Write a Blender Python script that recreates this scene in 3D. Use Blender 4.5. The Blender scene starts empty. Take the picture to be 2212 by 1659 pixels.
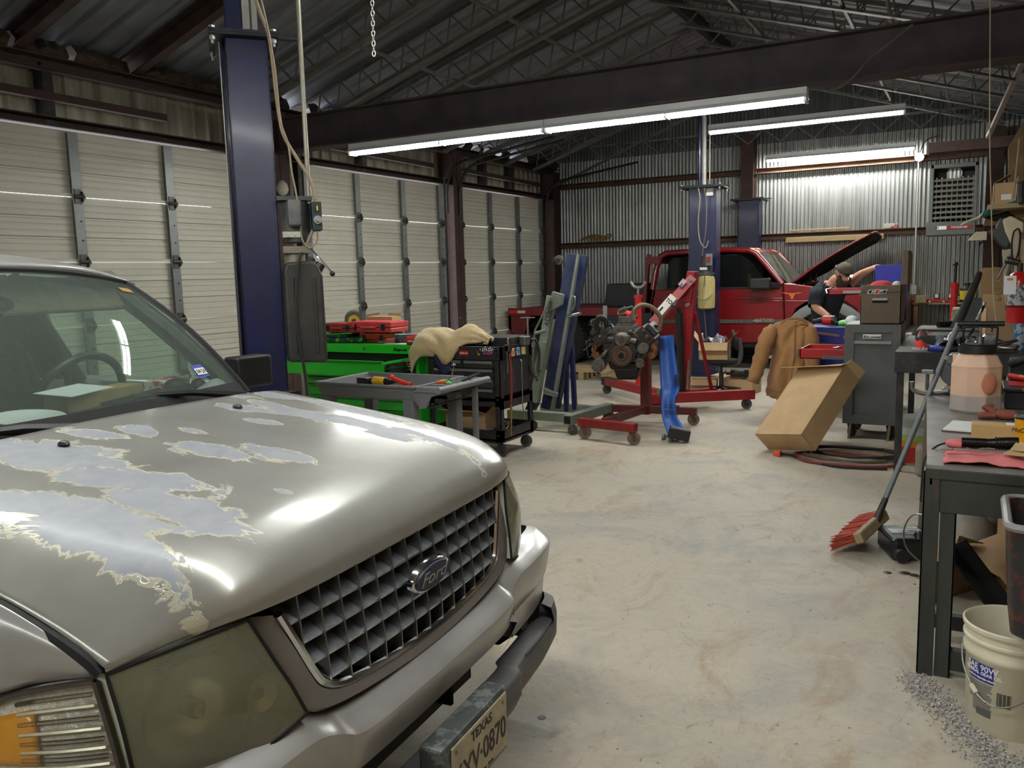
import bpy, bmesh, math, random
from mathutils import Vector, Matrix
random.seed(7)
S = bpy.context.scene
COL = S.collection
rad = math.radians

# ------------------------------------------------------------------ camera
F_PX, YAW, PITCH, ROLL, CAM_H = 1792.335, 0.506947722, 0.130796951, -0.0262621647, 1.6
FW = Vector((-math.sin(YAW)*math.cos(PITCH), math.cos(YAW)*math.cos(PITCH), -math.sin(PITCH)))
_r0 = Vector((math.cos(YAW), math.sin(YAW), 0)); _u0 = _r0.cross(FW)
RT = _r0*math.cos(ROLL) + _u0*math.sin(ROLL); UP = -_r0*math.sin(ROLL) + _u0*math.cos(ROLL)
cam = bpy.data.cameras.new('camera'); cam.sensor_width = 36; cam.lens = F_PX/2212*36; cam.clip_start = .05
camo = bpy.data.objects.new('camera', cam); COL.objects.link(camo)
camo.matrix_world = Matrix(((RT.x, UP.x, -FW.x, 0), (RT.y, UP.y, -FW.y, 0), (RT.z, UP.z, -FW.z, CAM_H), (0, 0, 0, 1)))
S.camera = camo
S.view_settings.view_transform = 'Standard'; S.view_settings.look = 'None'
S.view_settings.exposure = 0.32; S.view_settings.gamma = 1.0; S.view_settings.use_curve_mapping = False
S.cycles.use_denoising = True
S.cycles.max_bounces = 8; S.cycles.diffuse_bounces = 5; S.cycles.glossy_bounces = 4; S.cycles.transparent_max_bounces = 12
S.cycles.sample_clamp_indirect = 6.0
S.cycles.caustics_reflective = False; S.cycles.caustics_refractive = False

# ------------------------------------------------------------------ world: bright overcast daylight outside the shed
w = bpy.data.worlds.new('world'); S.world = w; w.use_nodes = True
bg = w.node_tree.nodes['Background']; bg.inputs['Color'].default_value = (.92, .95, 1, 1); bg.inputs['Strength'].default_value = 3.0
TUBE_POWER = 62.0       # emission strength of the fluorescent tubes

# ------------------------------------------------------------------ measuring helpers: from a photograph pixel to a place in the shed
CAM = Vector((0, 0, CAM_H))
def ray(px, py): return FW + RT*((px-1106)/F_PX) - UP*((py-829.5)/F_PX)
def fl(px, py, z=0.0):
    d = ray(px, py); return CAM + d*((z-CAM_H)/d.z)
def aY(px, py, Y):
    d = ray(px, py); return CAM + d*(Y/d.y)
def aX(px, py, X):
    d = ray(px, py); return CAM + d*(X/d.x)
def aP(px, py, p, n):               # on the plane through p with normal n
    d = ray(px, py); n = Vector(n); return CAM + d*((Vector(p)-CAM).dot(n)/d.dot(n))
def aW(px, py, w): return CAM + ray(px, py)*w
def ht(px, py, g):                  # height above floor point g
    d = ray(px, py); return CAM_H + d.z*math.hypot(g[0], g[1])/math.hypot(d.x, d.y)
def proj(P):
    v = Vector(P)-CAM; k = v.dot(FW); return (1106+F_PX*v.dot(RT)/k, 829.5-F_PX*v.dot(UP)/k)

# ------------------------------------------------------------------ object helpers
def tag(o, label=None, cat=None, group=None, kind=None):
    if label: o['label'] = label
    if cat: o['category'] = cat
    if group: o['group'] = group
    if kind: o['kind'] = kind
    return o
def thing(name, label, cat, loc=(0, 0, 0), rotz=0.0, group=None, kind=None, rot=None):
    o = bpy.data.objects.new(name, None); o.empty_display_size = .1; COL.objects.link(o)
    o.location = loc; o.rotation_euler = rot if rot else (0, 0, rotz)
    return tag(o, label, cat, group, kind)
def mat4(o):
    return Matrix.LocRotScale(o.location, o.rotation_euler, None) if o else Matrix.Identity(4)
def copy_tree(o, parent=None, loc=None, rotz=None):
    c = o.copy(); COL.objects.link(c)
    if parent: c.parent = parent
    if loc is not None: c.location = loc
    if rotz is not None: c.rotation_euler[2] = rotz
    for ch in list(o.children): copy_tree(ch, c)
    return c
def lerp(a, b, t): return a+(b-a)*t
def frame(d):
    d = Vector(d).normalized(); a = Vector((0, 0, 1)) if abs(d.z) < .95 else Vector((1, 0, 0))
    x = d.cross(a).normalized(); return x, d.cross(x).normalized(), d
def rotm(ax=0, ay=0, az=0): return Matrix.Rotation(az, 4, 'Z') @ Matrix.Rotation(ay, 4, 'Y') @ Matrix.Rotation(ax, 4, 'X')
def T(x, y, z): return Matrix.Translation((x, y, z))

class MB:
    """collects simple shapes into one mesh object"""
    def __init__(s, m=None): s.b = bmesh.new(); s.m = m or Matrix.Identity(4); s.uv = None
    def _v(s, p): return s.b.verts.new(s.m @ Vector(p))
    def face(s, pts):
        try: return s.b.faces.new([s._v(p) for p in pts])
        except Exception: return None
    def box(s, c, size, m=None):
        x, y, z = size[0]/2, size[1]/2, size[2]/2; mm = m or Matrix.Identity(4); c = Vector(c)
        v = [s._v(c + (mm @ Vector((sx*x, sy*y, sz*z)))) for sx in (-1, 1) for sy in (-1, 1) for sz in (-1, 1)]
        for f in ((0, 1, 3, 2), (4, 6, 7, 5), (0, 4, 5, 1), (2, 3, 7, 6), (0, 2, 6, 4), (1, 5, 7, 3)): s.b.faces.new([v[i] for i in f])
        return s
    def bb(s, a, b):
        return s.box([(a[i]+b[i])/2 for i in range(3)], [abs(b[i]-a[i]) for i in range(3)])
    def beam(s, p0, p1, wx, wy, upv=(0, 0, 1)):     # box bar from p0 to p1; wy measured along upv
        p0, p1 = Vector(p0), Vector(p1); d = (p1-p0).normalized(); u = Vector(upv)
        if abs(d.dot(u)) > .97: u = Vector((1, 0, 0))
        x = d.cross(u).normalized(); u = x.cross(d)
        v = [s._v(p + x*(sx*wx/2) + u*(sy*wy/2)) for p in (p0, p1) for sx, sy in ((-1, -1), (1, -1), (1, 1), (-1, 1))]
        for f in ((3, 2, 1, 0), (4, 5, 6, 7), (0, 1, 5, 4), (1, 2, 6, 5), (2, 3, 7, 6), (3, 0, 4, 7)): s.b.faces.new([v[i] for i in f])
        return s
    def tube(s, pts, r, n=8, cap=True):
        pts = [Vector(p) for p in pts]; R = r if isinstance(r, (list, tuple)) else [r]*len(pts); rings = []
        x = None
        for i, p in enumerate(pts):
            d = (pts[min(i+1, len(pts)-1)]-pts[max(i-1, 0)])
            if d.length < 1e-9: d = Vector((0, 0, 1))
            d.normalize()
            if x is None: x, y, _ = frame(d)
            else:
                x = (x - d*x.dot(d)); x = x.normalized() if x.length > 1e-6 else frame(d)[0]; y = d.cross(x)
            rings.append([s._v(p + (x*math.cos(2*math.pi*k/n) + y*math.sin(2*math.pi*k/n))*R[i]) for k in range(n)])
        for a, b in zip(rings, rings[1:]):
            for k in range(n): s.b.faces.new((a[k], a[(k+1) % n], b[(k+1) % n], b[k]))
        if cap:
            if R[0] > 1e-5: s.b.faces.new(rings[0][::-1])
            if R[-1] > 1e-5: s.b.faces.new(rings[-1])
        return s
    def cyl(s, p0, p1, r0, r1=None, n=16): return s.tube([p0, p1], [r0, r0 if r1 is None else r1], n)
    def lathe(s, prof, c=(0, 0, 0), ax=(0, 0, 1), n=20, cap=True):   # prof: list of (radius, height along ax)
        x, y, d = frame(ax); c = Vector(c); rings = []
        for r, h in prof: rings.append([s._v(c + d*h + (x*math.cos(2*math.pi*k/n) + y*math.sin(2*math.pi*k/n))*max(r, 1e-4)) for k in range(n)])
        for a, b in zip(rings, rings[1:]):
            for k in range(n): s.b.faces.new((a[k], a[(k+1) % n], b[(k+1) % n], b[k]))
        if cap: s.b.faces.new(rings[0][::-1]); s.b.faces.new(rings[-1])
        return s
    def ball(s, c, r, n=10, sq=(1, 1, 1), m=None):
        c = Vector(c); mm = m or Matrix.Identity(4); rings = []
        for i in range(1, n):
            a = math.pi*i/n; rings.append([s._v(c + mm @ Vector((sq[0]*r*math.sin(a)*math.cos(2*math.pi*k/(2*n)), sq[1]*r*math.sin(a)*math.sin(2*math.pi*k/(2*n)), sq[2]*r*math.cos(a)))) for k in range(2*n)])
        t = s._v(c + mm @ Vector((0, 0, sq[2]*r))); b = s._v(c - mm @ Vector((0, 0, sq[2]*r))); N = 2*n
        for k in range(N): s.b.faces.new((t, rings[0][k], rings[0][(k+1) % N])); s.b.faces.new((b, rings[-1][(k+1) % N], rings[-1][k]))
        for a, d in zip(rings, rings[1:]):
            for k in range(N): s.b.faces.new((a[k], d[k], d[(k+1) % N], a[(k+1) % N]))
        return s
    def prism(s, poly, d):          # poly: list of 3d points, d: extrusion vector
        d = Vector(d); a = [s._v(p) for p in poly]; b = [s._v(Vector(p)+d) for p in poly]; n = len(poly)
        s.b.faces.new(a[::-1]); s.b.faces.new(b)
        for i in range(n): s.b.faces.new((a[i], a[(i+1) % n], b[(i+1) % n], b[i]))
        return s
    def grid(s, rows, closed=False, thick=None):
        V = [[s._v(p) for p in r] for r in rows]; n = len(V[0])
        for a, b in zip(V, V[1:]):
            for k in range(n if closed else n-1):
                try: s.b.faces.new((a[k], a[(k+1) % n], b[(k+1) % n], b[k]))
                except Exception: pass
        return V
    def build(s, name, mat, parent=None, smooth=False, bevel=0.0, bseg=2, sub=0, solid=0.0, weld=0.0, world=False, origin=None, soff=-1, recalc=True, angle=40):
        """mesh coordinates are the parent's own; with world=True they were given in world space"""
        if weld: bmesh.ops.remove_doubles(s.b, verts=s.b.verts, dist=weld)
        if recalc: bmesh.ops.recalc_face_normals(s.b, faces=s.b.faces)
        off = Vector((0, 0, 0))
        if parent is not None and world: s.b.transform(mat4(root_of(parent)).inverted())
        if parent is None:
            if origin is None and s.b.verts:
                lo = [min(v.co[i] for v in s.b.verts) for i in range(3)]; hi = [max(v.co[i] for v in s.b.verts) for i in range(3)]
                origin = ((lo[0]+hi[0])/2, (lo[1]+hi[1])/2, lo[2])
            off = Vector(origin or (0, 0, 0)); s.b.transform(Matrix.Translation(-off))
        me = bpy.data.meshes.new(name); s.b.to_mesh(me); s.b.free()
        o = bpy.data.objects.new(name, me); COL.objects.link(o); o.location = off
        for mm in (mat if isinstance(mat, (list, tuple)) else [mat]): me.materials.append(mm)
        if parent is not None: o.parent = parent
        if smooth:
            for p in me.polygons: p.use_smooth = True
            if angle: 
                try: me.set_sharp_from_angle(angle=rad(angle))
                except Exception: pass
        if solid: md = o.modifiers.new('solid', 'SOLIDIFY'); md.thickness = solid; md.offset = soff
        if bevel: md = o.modifiers.new('bevel', 'BEVEL'); md.width = bevel; md.segments = bseg; md.limit_method = 'ANGLE'; md.angle_limit = rad(40)
        if sub: md = o.modifiers.new('sub', 'SUBSURF'); md.levels = md.render_levels = sub
        return o
def root_of(o):
    while o.parent: o = o.parent
    return o
def cr(p0, p1, p2, p3, t):
    return .5*((2*p1) + (p2-p0)*t + (2*p0-5*p1+4*p2-p3)*t*t + (3*p1-p0-3*p2+p3)*t*t*t)
def spline(pts, n):                 # Catmull-Rom through the points, n samples a span
    P = [Vector(p) for p in pts]; out = []
    for i in range(len(P)-1):
        a = P[i-1] if i else P[0]*2-P[1]; d = P[i+2] if i+2 < len(P) else P[-1]*2-P[-2]
        for k in range(n): out.append(cr(a, P[i], P[i+1], d, k/n))
    out.append(P[-1].copy()); return out
def patch(ctrl, nu, nv):            # smooth surface through a grid of points
    rows = [spline(r, nv) for r in ctrl]; cols = [spline([r[k] for r in rows], nu) for k in range(len(rows[0]))]
    return [[c[i] for c in cols] for i in range(len(cols[0]))]

def text_obj(body, size, m, mat, parent, name='lettering', depth=.001, sx=1.0, font_shear=0.0, align='CENTER', bold=0.0, space=1.0):
    """raised lettering; m places it in the parent's coordinates (text lies in local XY, facing local Z)"""
    cu = bpy.data.curves.new(name, 'FONT'); cu.body = body; cu.size = size; cu.extrude = depth; cu.align_x = align; cu.align_y = 'CENTER'
    cu.shear = font_shear; cu.offset = bold; cu.resolution_u = 3; cu.space_character = space
    o = bpy.data.objects.new(name, cu); COL.objects.link(o); cu.materials.append(mat)
    dg = bpy.context.evaluated_depsgraph_get(); me = bpy.data.meshes.new_from_object(o.evaluated_get(dg))
    bpy.data.objects.remove(o); bpy.data.curves.remove(cu)
    me.transform(Matrix.Diagonal((sx, 1, 1, 1))); me.transform(m)
    if not me.materials: me.materials.append(mat)
    o = bpy.data.objects.new(name, me); COL.objects.link(o)
    if parent: o.parent = parent
    return o
def basis(o, x, y):                 # matrix whose X axis is x, Y axis near y, at o
    x = Vector(x).normalized(); z = x.cross(Vector(y)).normalized(); y = z.cross(x)
    return Matrix(((x.x, y.x, z.x, o[0]), (x.y, y.y, z.y, o[1]), (x.z, y.z, z.z, o[2]), (0, 0, 0, 1)))

# ------------------------------------------------------------------ materials
def lin(c):
    if isinstance(c, str): c = [int(c[i:i+2], 16)/255 for i in (0, 2, 4)]
    else: c = [x/255 for x in c]
    return tuple((x/12.92 if x <= .04045 else ((x+.055)/1.055)**2.4) for x in c)+(1,)
MATS = {}
def nodes(m): return m.node_tree.nodes, m.node_tree.links
def M(name, col, rough=.5, metal=0.0, var=.12, scale=9.0, bump=0.0, bscale=60.0, col2=None, lo=.42, hi=.62, dirt=0.0, dcol=(70, 58, 45), coat=0.0, spec=.5, stretch=(1, 1, 1), emit=0.0, sheen=0.0, det=5):
    """principled material: base colour varied by noise, an optional second colour in patches, a dirt film and fine relief"""
    if name in MATS: return MATS[name]
    m = bpy.data.materials.new(name); m.use_nodes = True; N, Lk = nodes(m); p = N['Principled BSDF']; MATS[name] = m
    p.inputs['Roughness'].default_value = rough; p.inputs['Metallic'].default_value = metal; p.inputs['Specular IOR Level'].default_value = spec
    if coat: p.inputs['Coat Weight'].default_value = coat; p.inputs['Coat Roughness'].default_value = .12
    if sheen: p.inputs['Sheen Weight'].default_value = sheen
    if emit: p.inputs['Emission Color'].default_value = lin(col); p.inputs['Emission Strength'].default_value = emit
    tc = N.new('ShaderNodeTexCoord'); mp = N.new('ShaderNodeMapping'); mp.inputs['Scale'].default_value = stretch
    geo = N.new('ShaderNodeNewGeometry'); Lk.new(geo.outputs['Position'] if False else tc.outputs['Object'], mp.inputs['Vector'])
    c = lin(col)
    if var or col2 or dirt:
        nz = N.new('ShaderNodeTexNoise'); nz.inputs['Scale'].default_value = scale; nz.inputs['Detail'].default_value = det; nz.inputs['Roughness'].default_value = .6
        Lk.new(mp.outputs[0], nz.inputs['Vector'])
        rp = N.new('ShaderNodeValToRGB'); rp.color_ramp.elements[0].position = .3; rp.color_ramp.elements[1].position = .7
        rp.color_ramp.elements[0].color = tuple(x*(1-var) for x in c[:3])+(1,); rp.color_ramp.elements[1].color = tuple(min(1, x*(1+var)) for x in c[:3])+(1,)
        Lk.new(nz.outputs['Fac'], rp.inputs['Fac']); out = rp.outputs['Color']
        def mixin(out, cc, sc, lo, hi, amt):
            n2 = N.new('ShaderNodeTexNoise'); n2.inputs['Scale'].default_value = sc; n2.inputs['Detail'].default_value = 6; n2.inputs['Roughness'].default_value = .65
            Lk.new(mp.outputs[0], n2.inputs['Vector'])
            mr = N.new('ShaderNodeMapRange'); mr.inputs['From Min'].default_value = lo; mr.inputs['From Max'].default_value = hi; mr.inputs['To Max'].default_value = amt
            Lk.new(n2.outputs['Fac'], mr.inputs['Value'])
            mx = N.new('ShaderNodeMix'); mx.data_type = 'RGBA'; Lk.new(mr.outputs[0], mx.inputs['Factor']); Lk.new(out, mx.inputs['A']); mx.inputs['B'].default_value = lin(cc)
            return mx.outputs['Result']
        if col2: out = mixin(out, col2, scale*1.7, lo, hi, 1.0)
        if dirt: out = mixin(out, dcol, scale*.8, .4, .7, dirt)
        Lk.new(out, p.inputs['Base Color'])
    else: p.inputs['Base Color'].default_value = c
    if bump:
        nb = N.new('ShaderNodeTexNoise'); nb.inputs['Scale'].default_value = bscale; nb.inputs['Detail'].default_value = 3; Lk.new(mp.outputs[0], nb.inputs['Vector'])
        bp = N.new('ShaderNodeBump'); bp.inputs['Strength'].default_value = min(1, bump); bp.inputs['Distance'].default_value = .01; Lk.new(nb.outputs['Fac'], bp.inputs['Height']); Lk.new(bp.outputs[0], p.inputs['Normal'])
    return m
def glass(name, tint=(200, 225, 210), rough=.02, haze=0.0, hcol=(190, 200, 180), spec=1.0):
    """thin pane: tinted see-through, mirror reflection growing at grazing angles, optional pale diffuse haze"""
    if name in MATS: return MATS[name]
    m = bpy.data.materials.new(name); m.use_nodes = True; N, Lk = nodes(m); N.remove(N['Principled BSDF']); MATS[name] = m
    tr = N.new('ShaderNodeBsdfTransparent'); tr.inputs[0].default_value = lin(tint)
    gl = N.new('ShaderNodeBsdfGlossy'); gl.inputs['Roughness'].default_value = rough
    fr = N.new('ShaderNodeFresnel'); fr.inputs['IOR'].default_value = 1.5
    ml = N.new('ShaderNodeMath'); ml.operation = 'MULTIPLY'; ml.inputs[1].default_value = spec; Lk.new(fr.outputs[0], ml.inputs[0])
    mx = N.new('ShaderNodeMixShader'); Lk.new(ml.outputs[0], mx.inputs[0]); Lk.new(tr.outputs[0], mx.inputs[1]); Lk.new(gl.outputs[0], mx.inputs[2]); out = mx
    if haze:
        df = N.new('ShaderNodeBsdfDiffuse'); df.inputs[0].default_value = lin(hcol); m2 = N.new('ShaderNodeMixShader'); m2.inputs[0].default_value = haze
        Lk.new(tr.outputs[0], m2.inputs[1]); Lk.new(df.outputs[0], m2.inputs[2]); Lk.new(m2.outputs[0], mx.inputs[1])
    Lk.new(out.outputs[0], N['Material Output'].inputs['Surface']); return m
def emis(name, col, strength):
    if name in MATS: return MATS[name]
    m = bpy.data.materials.new(name); m.use_nodes = True; N, Lk = nodes(m); N.remove(N['Principled BSDF']); MATS[name] = m
    e = N.new('ShaderNodeEmission'); e.inputs[0].default_value = lin(col); e.inputs[1].default_value = strength
    Lk.new(e.outputs[0], N['Material Output'].inputs['Surface']); return m
black_plastic = M('black plastic', (24, 24, 25), .45, var=.25, scale=14, bump=.06)
rubber = M('rubber', (26, 26, 26), .8, var=.3, scale=20, bump=.2)
chrome = M('chrome', (205, 208, 212), .12, 1.0, var=.04)
steel = M('bare steel', (140, 140, 138), .38, .9, var=.2, scale=20)
dark_steel = M('dark steel', (62, 60, 58), .5, .7, var=.3, scale=16)
cardboard = M('cardboard', (186, 156, 116), .8, var=.1, scale=5, bump=.05)
paper = M('white paper', (228, 230, 232), .75, var=.03)
blue_lift = M('lift blue paint', (9, 17, 62), .36, var=.3, scale=7, dirt=.3, dcol=(44, 46, 56), coat=.15, bump=.03)
red_paint = M('red tool paint', (140, 22, 28), .4, var=.2, scale=8, dirt=.35, dcol=(96, 40, 34))
rust_steel = M('red oxide steel', (64, 42, 36), .7, var=.35, scale=6, dirt=.5, dcol=(40, 30, 28))
# ================================================================== the shed
XW, YB, XR, YF = -7.75, 15.7, 0.62, -5.0      # left, back, right, front walls
TAN = math.tan(rad(17.5)); XRIDGE = (XW+XR)/2
def roof_z(x, base=3.72): return base + TAN*((x-XW) if x < XRIDGE else (XR-x))

def concrete():
    m = bpy.data.materials.new('dusty concrete'); m.use_nodes = True; N, Lk = nodes(m); p = N['Principled BSDF']; p.inputs['Roughness'].default_value = .62
    tc = N.new('ShaderNodeTexCoord')
    def noise(sc, det=6, ro=.6, dist=0.0, st=(1, 1, 1)):
        mp = N.new('ShaderNodeMapping'); mp.inputs['Scale'].default_value = st; Lk.new(tc.outputs['Object'], mp.inputs[0])
        n = N.new('ShaderNodeTexNoise'); n.inputs['Scale'].default_value = sc; n.inputs['Detail'].default_value = det; n.inputs['Roughness'].default_value = ro; n.inputs['Distortion'].default_value = dist
        Lk.new(mp.outputs[0], n.inputs['Vector']); return n.outputs['Fac']
    def ramp(f, a, b, lo=0, hi=1):
        r = N.new('ShaderNodeMapRange'); r.inputs['From Min'].default_value = a; r.inputs['From Max'].default_value = b; r.inputs['To Min'].default_value = lo; r.inputs['To Max'].default_value = hi; Lk.new(f, r.inputs[0]); return r.outputs[0]
    def mix(a, b, f):
        x = N.new('ShaderNodeMix'); x.data_type = 'RGBA'
        for s, k in ((a, 'A'), (b, 'B')):
            if isinstance(s, tuple): x.inputs[k].default_value = lin(s)
            else: Lk.new(s, x.inputs[k])
        Lk.new(f, x.inputs['Factor']); return x.outputs['Result']
    c = mix((176, 168, 154), (186, 175, 156), ramp(noise(.9, 5), .4, .62))
    c = mix(c, (146, 144, 138), ramp(noise(1.3, 7, .65, .6), .5, .66, 0, .75))          # worn grey cement showing through the dust
    c = mix(c, (152, 126, 94), ramp(noise(2.2, 8, .7, 1.4, (1, .55, 1)), .52, .66, 0, .6))  # tan clay smears
    c = mix(c, (196, 188, 172), ramp(noise(9, 6, .7, 1.5, (1, 2.5, 1)), .56, .7, 0, .5))   # swept dust
    c = mix(c, (112, 102, 90), ramp(noise(5, 7, .75, 2.0, (1.6, .6, 1)), .58, .72, 0, .6)); c = mix(c, (78, 72, 66), ramp(noise(3.5, 4, .5), .69, .77, 0, .6))
    c = mix(c, (60, 52, 46), ramp(noise(34, 2, .5), .70, .76, 0, .7)); c = mix(c, (140, 132, 120), ramp(noise(18, 8, .8, 1.0), .5, .7, 0, .45))                    # grit
    c = mix(c, (112, 102, 92), ramp(noise(.45, 3), .6, .78, 0, .5))
    Lk.new(c, p.inputs['Base Color'])
    bp = N.new('ShaderNodeBump'); bp.inputs['Strength'].default_value = .12; bp.inputs['Distance'].default_value = .01; Lk.new(noise(40, 6), bp.inputs['Height']); Lk.new(bp.outputs[0], p.inputs['Normal'])
    return m
b = MB(); b.bb((XW-.3, YF-.3, -.15), (XR+.3, YB+.3, 0))
floor = tag(b.build('floor', concrete(), origin=(0, 0, 0)), kind='structure')

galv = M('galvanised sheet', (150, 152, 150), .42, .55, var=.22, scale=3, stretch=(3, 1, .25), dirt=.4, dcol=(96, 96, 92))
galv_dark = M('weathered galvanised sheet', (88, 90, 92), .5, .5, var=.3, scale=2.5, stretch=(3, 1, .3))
offwhite_sheet = M('stained off-white sheet', (150, 146, 130), .6, .1, var=.25, scale=3, stretch=(1, 3, .4), dirt=.7, dcol=(78, 68, 52))
roof_mat = M('roof sheet underside', (128, 130, 140), .6, .15, var=.3, scale=2, stretch=(.5, 3, 1), dirt=.4, dcol=(78, 76, 80))

def corrug(axis_pts, prof, hdir, name, mat):
    b = MB(); b.grid([axis_pts(0, prof), axis_pts(1, prof)]); return tag(b.build(name, mat, smooth=True, angle=60, origin=(0, 0, 0)), kind='structure')
# back wall: fine sinusoidal iron, a main lower lift and a darker gable sheet
PITCH_C = .0677
def wave_wall(name, mat, x0, x1, z0, z1, y, amp=.009, ph=0):
    n = int((x1-x0)/PITCH_C*8); xs = [x0+(x1-x0)*i/n for i in range(n+1)]; b = MB()
    def zt(x): return z1(x) if callable(z1) else z1
    b.grid([[(x, y+amp*math.sin(2*math.pi*x/PITCH_C+ph), z0) for x in xs], [(x, y+amp*math.sin(2*math.pi*x/PITCH_C+ph), zt(x)) for x in xs]])
    return tag(b.build(name, mat, smooth=True, angle=0, origin=(0, 0, 0)), kind='structure')
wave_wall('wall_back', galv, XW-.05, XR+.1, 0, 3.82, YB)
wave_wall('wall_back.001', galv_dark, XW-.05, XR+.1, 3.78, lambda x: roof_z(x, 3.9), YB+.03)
# front wall behind the camera, side wall to the right
b = MB(); b.bb((XW-.1, YF-.1, 0), (XR+.1, YF, 3.8)); b.prism([(XW-.1, YF-.1, 3.8), (XR+.1, YF-.1, 3.8), (XRIDGE, YF-.1, roof_z(XRIDGE, 3.9))], (0, .1, 0))
tag(b.build('wall_front', M('front wall sheet', (176, 172, 160), .6, .1, var=.15, scale=2)), kind='structure')
ply = M('old plywood wall', (122, 98, 70), .75, var=.25, scale=3, stretch=(1, .3, 2), dirt=.4, dcol=(66, 52, 40))
b = MB(); b.bb((XR, YF-.1, 0), (XR+.1, YB+.1, 3.9)); tag(b.build('wall_right', ply), kind='structure')

# roof: ribbed sheets running up the slope
def ribbed_roof(name, x0, x1, zf):
    ys = []; y = YF-.2
    while y < YB+.3: ys += [(y, 0), (y+.2, 0), (y+.225, .035), (y+.265, .035), (y+.29, 0)]; y += .305
    b = MB(); b.grid([[(x, yy, zf(x)+h) for yy, h in ys] for x in (x0, x1)])
    return tag(b.build(name, roof_mat, origin=(0, 0, 0)), kind='structure')
ROOF0 = 3.86
ribbed_roof('ceiling', XW-.35, XRIDGE+.02, lambda x: ROOF0+TAN*(x-XW))
ribbed_roof('ceiling.001', XR+.3, XRIDGE-.02, lambda x: ROOF0+TAN*(XR-x))

# left wall: sheets over the doors, columns, eave members
DOOR_H = 3.05
DOORS = [(2.85, 7.20), (8.14, 11.30), (11.80, 14.85)]
def rib_strip(y0, y1, z0, z1, nm, mat, x=XW):
    ys = []; y = y0
    while y < y1-.19: ys += [(y, 0), (y+.12, 0), (y+.135, .03), (y+.165, .03), (y+.18, 0)]; y += .19
    ys.append((y1, 0)); b = MB(); b.grid([[(x+h, yy, z0) for yy, h in ys], [(x+h, yy, z1) for yy, h in ys]])
    return tag(b.build(nm, mat, origin=(0, 0, 0)), kind='structure')
rib_strip(YF, YB, DOOR_H+.03, 3.68, 'wall_left', offwhite_sheet)
k = 1
for a, c in ((YF, 3.2), (6.9, 8.6), (11.74, 12.4), (14.5, YB)):
    rib_strip(a, c, 0, DOOR_H+.06, 'wall_left.%03d' % k, offwhite_sheet); k += 1
door_white = M('garage door white', (206, 203, 190), .5, 0, var=.06, scale=1.5, dirt=.16, dcol=(160, 140, 112))
stile_galv = M('galvanised door stile', (120, 122, 122), .45, .5, var=.12, scale=12)
def section_mesh(y0, y1, h):        # one horizontal door section with pressed grooves
    prof = [(0, 0), (0, .028), (.028, .028), (.034, 0)]; zz = [.034]
    for i in range(1, 9):
        z = .034+(h-.05)*i/9; d = .016 if i in (3, 6) else .007; wd = .016 if i in (3, 6) else .009
        prof += [(z-wd, 0), (z-wd*.4, -d), (z+wd*.4, -d), (z+wd, 0 if i not in (3, 6) else .004)]
    prof += [(h-.012, 0), (h-.01, -.02), (h, -.02)]
    b = MB(); b.grid([[(x, y0, z) for z, x in prof], [(x, y1, z) for z, x in prof]]); return b
for i, (y0, y1) in enumerate(DOORS):
    X = -7.5; H = DOOR_H/5
    d = tag(thing('door_%d' % (i+1), None, None, (X, y0, 0)), kind='structure')
    first = section_mesh(0, y1-y0, H).build('door_section', door_white, d); n = 4 if i == 0 else 3
    for s in range(1, 5):
        c = first.copy(); COL.objects.link(c); c.location = (0, 0, s*H)
    sp = (y1-y0)/n; st = None; hg = None
    ysts = [sp*j for j in range(1, n)] + [.05, y1-y0-.06]
    if i == 0: ysts = [5.05-y0, 6.11-y0, 4.0-y0, .05, y1-y0-.06]
    for yy in ysts:
        if st is None:
            b = MB(); b.bb((0.0, -.038, 0), (.045, .038, DOOR_H-.02)); b.bb((.045, -.05, 0), (.05, .05, DOOR_H-.02)); st = b.build('door_stile', stile_galv, d)
            st.location = (0, yy, 0)
            b = MB()
            for q in range(1, 5):
                for hz in (.2, .38): b.box((.0505, .012, q*H-H+hz), (.002, .016, .016))
            hh = b.build('bolt_hole', M('hole black', (12, 12, 12), .9, var=0), d); hh.location = (0, yy, 0); tag(hh, kind='stuff')
        else:
            for src in (st, hh): c = src.copy(); COL.objects.link(c); c.location = (0, yy, 0)
        for q in range(1, 5):
            if hg is None:
                b = MB(); b.bb((.05, -.035, -.07), (.057, .035, .07)); b.cyl((.07, -.045, .0), (.07, .045, .0), .018, n=8); b.prism([(.057, .035, -.05), (.057, .065, -.01), (.057, .035, .05)], (.02, 0, 0)); hg = b.build('hinge', M('door hinge steel', (84, 82, 78), .5, .6), d); hg.location = (0, yy, q*H)
            else: c = hg.copy(); COL.objects.link(c); c.location = (0, yy, q*H)
# headers, columns, eave purlin, torsion tubes
def member(name, p0, p1, wx, wy, mat, label=None, cat=None, kind='structure', group=None, upv=(0, 0, 1)):
    b = MB(); b.beam(p0, p1, wx, wy, upv); return tag(b.build(name, mat), label, cat, group, kind)
def channel(name, p0, p1, wd, ht_, mat, side=1, t=.012):
    """C-shaped steel member: web vertical, two flanges reaching to one side (along the horizontal normal)"""
    p0, p1 = Vector(p0), Vector(p1); d = (p1-p0).normalized(); x = d.cross(Vector((0, 0, 1))).normalized()*side; u = Vector((0, 0, 1)) if abs(d.z) < .6 else Vector((1, 0, 0))
    u = x.cross(d).normalized(); u = u if u.z >= 0 else -u; b = MB()
    b.beam(p0, p1, t, ht_, u); b.beam(p0+x*wd/2+u*(ht_/2-t/2), p1+x*wd/2+u*(ht_/2-t/2), wd, t, u); b.beam(p0+x*wd/2-u*(ht_/2-t/2), p1+x*wd/2-u*(ht_/2-t/2), wd, t, u)
    return tag(b.build(name, mat), kind='structure')
tn = [0]
def trim(): tn[0] += 1; return 'trim_%d' % tn[0]
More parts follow.
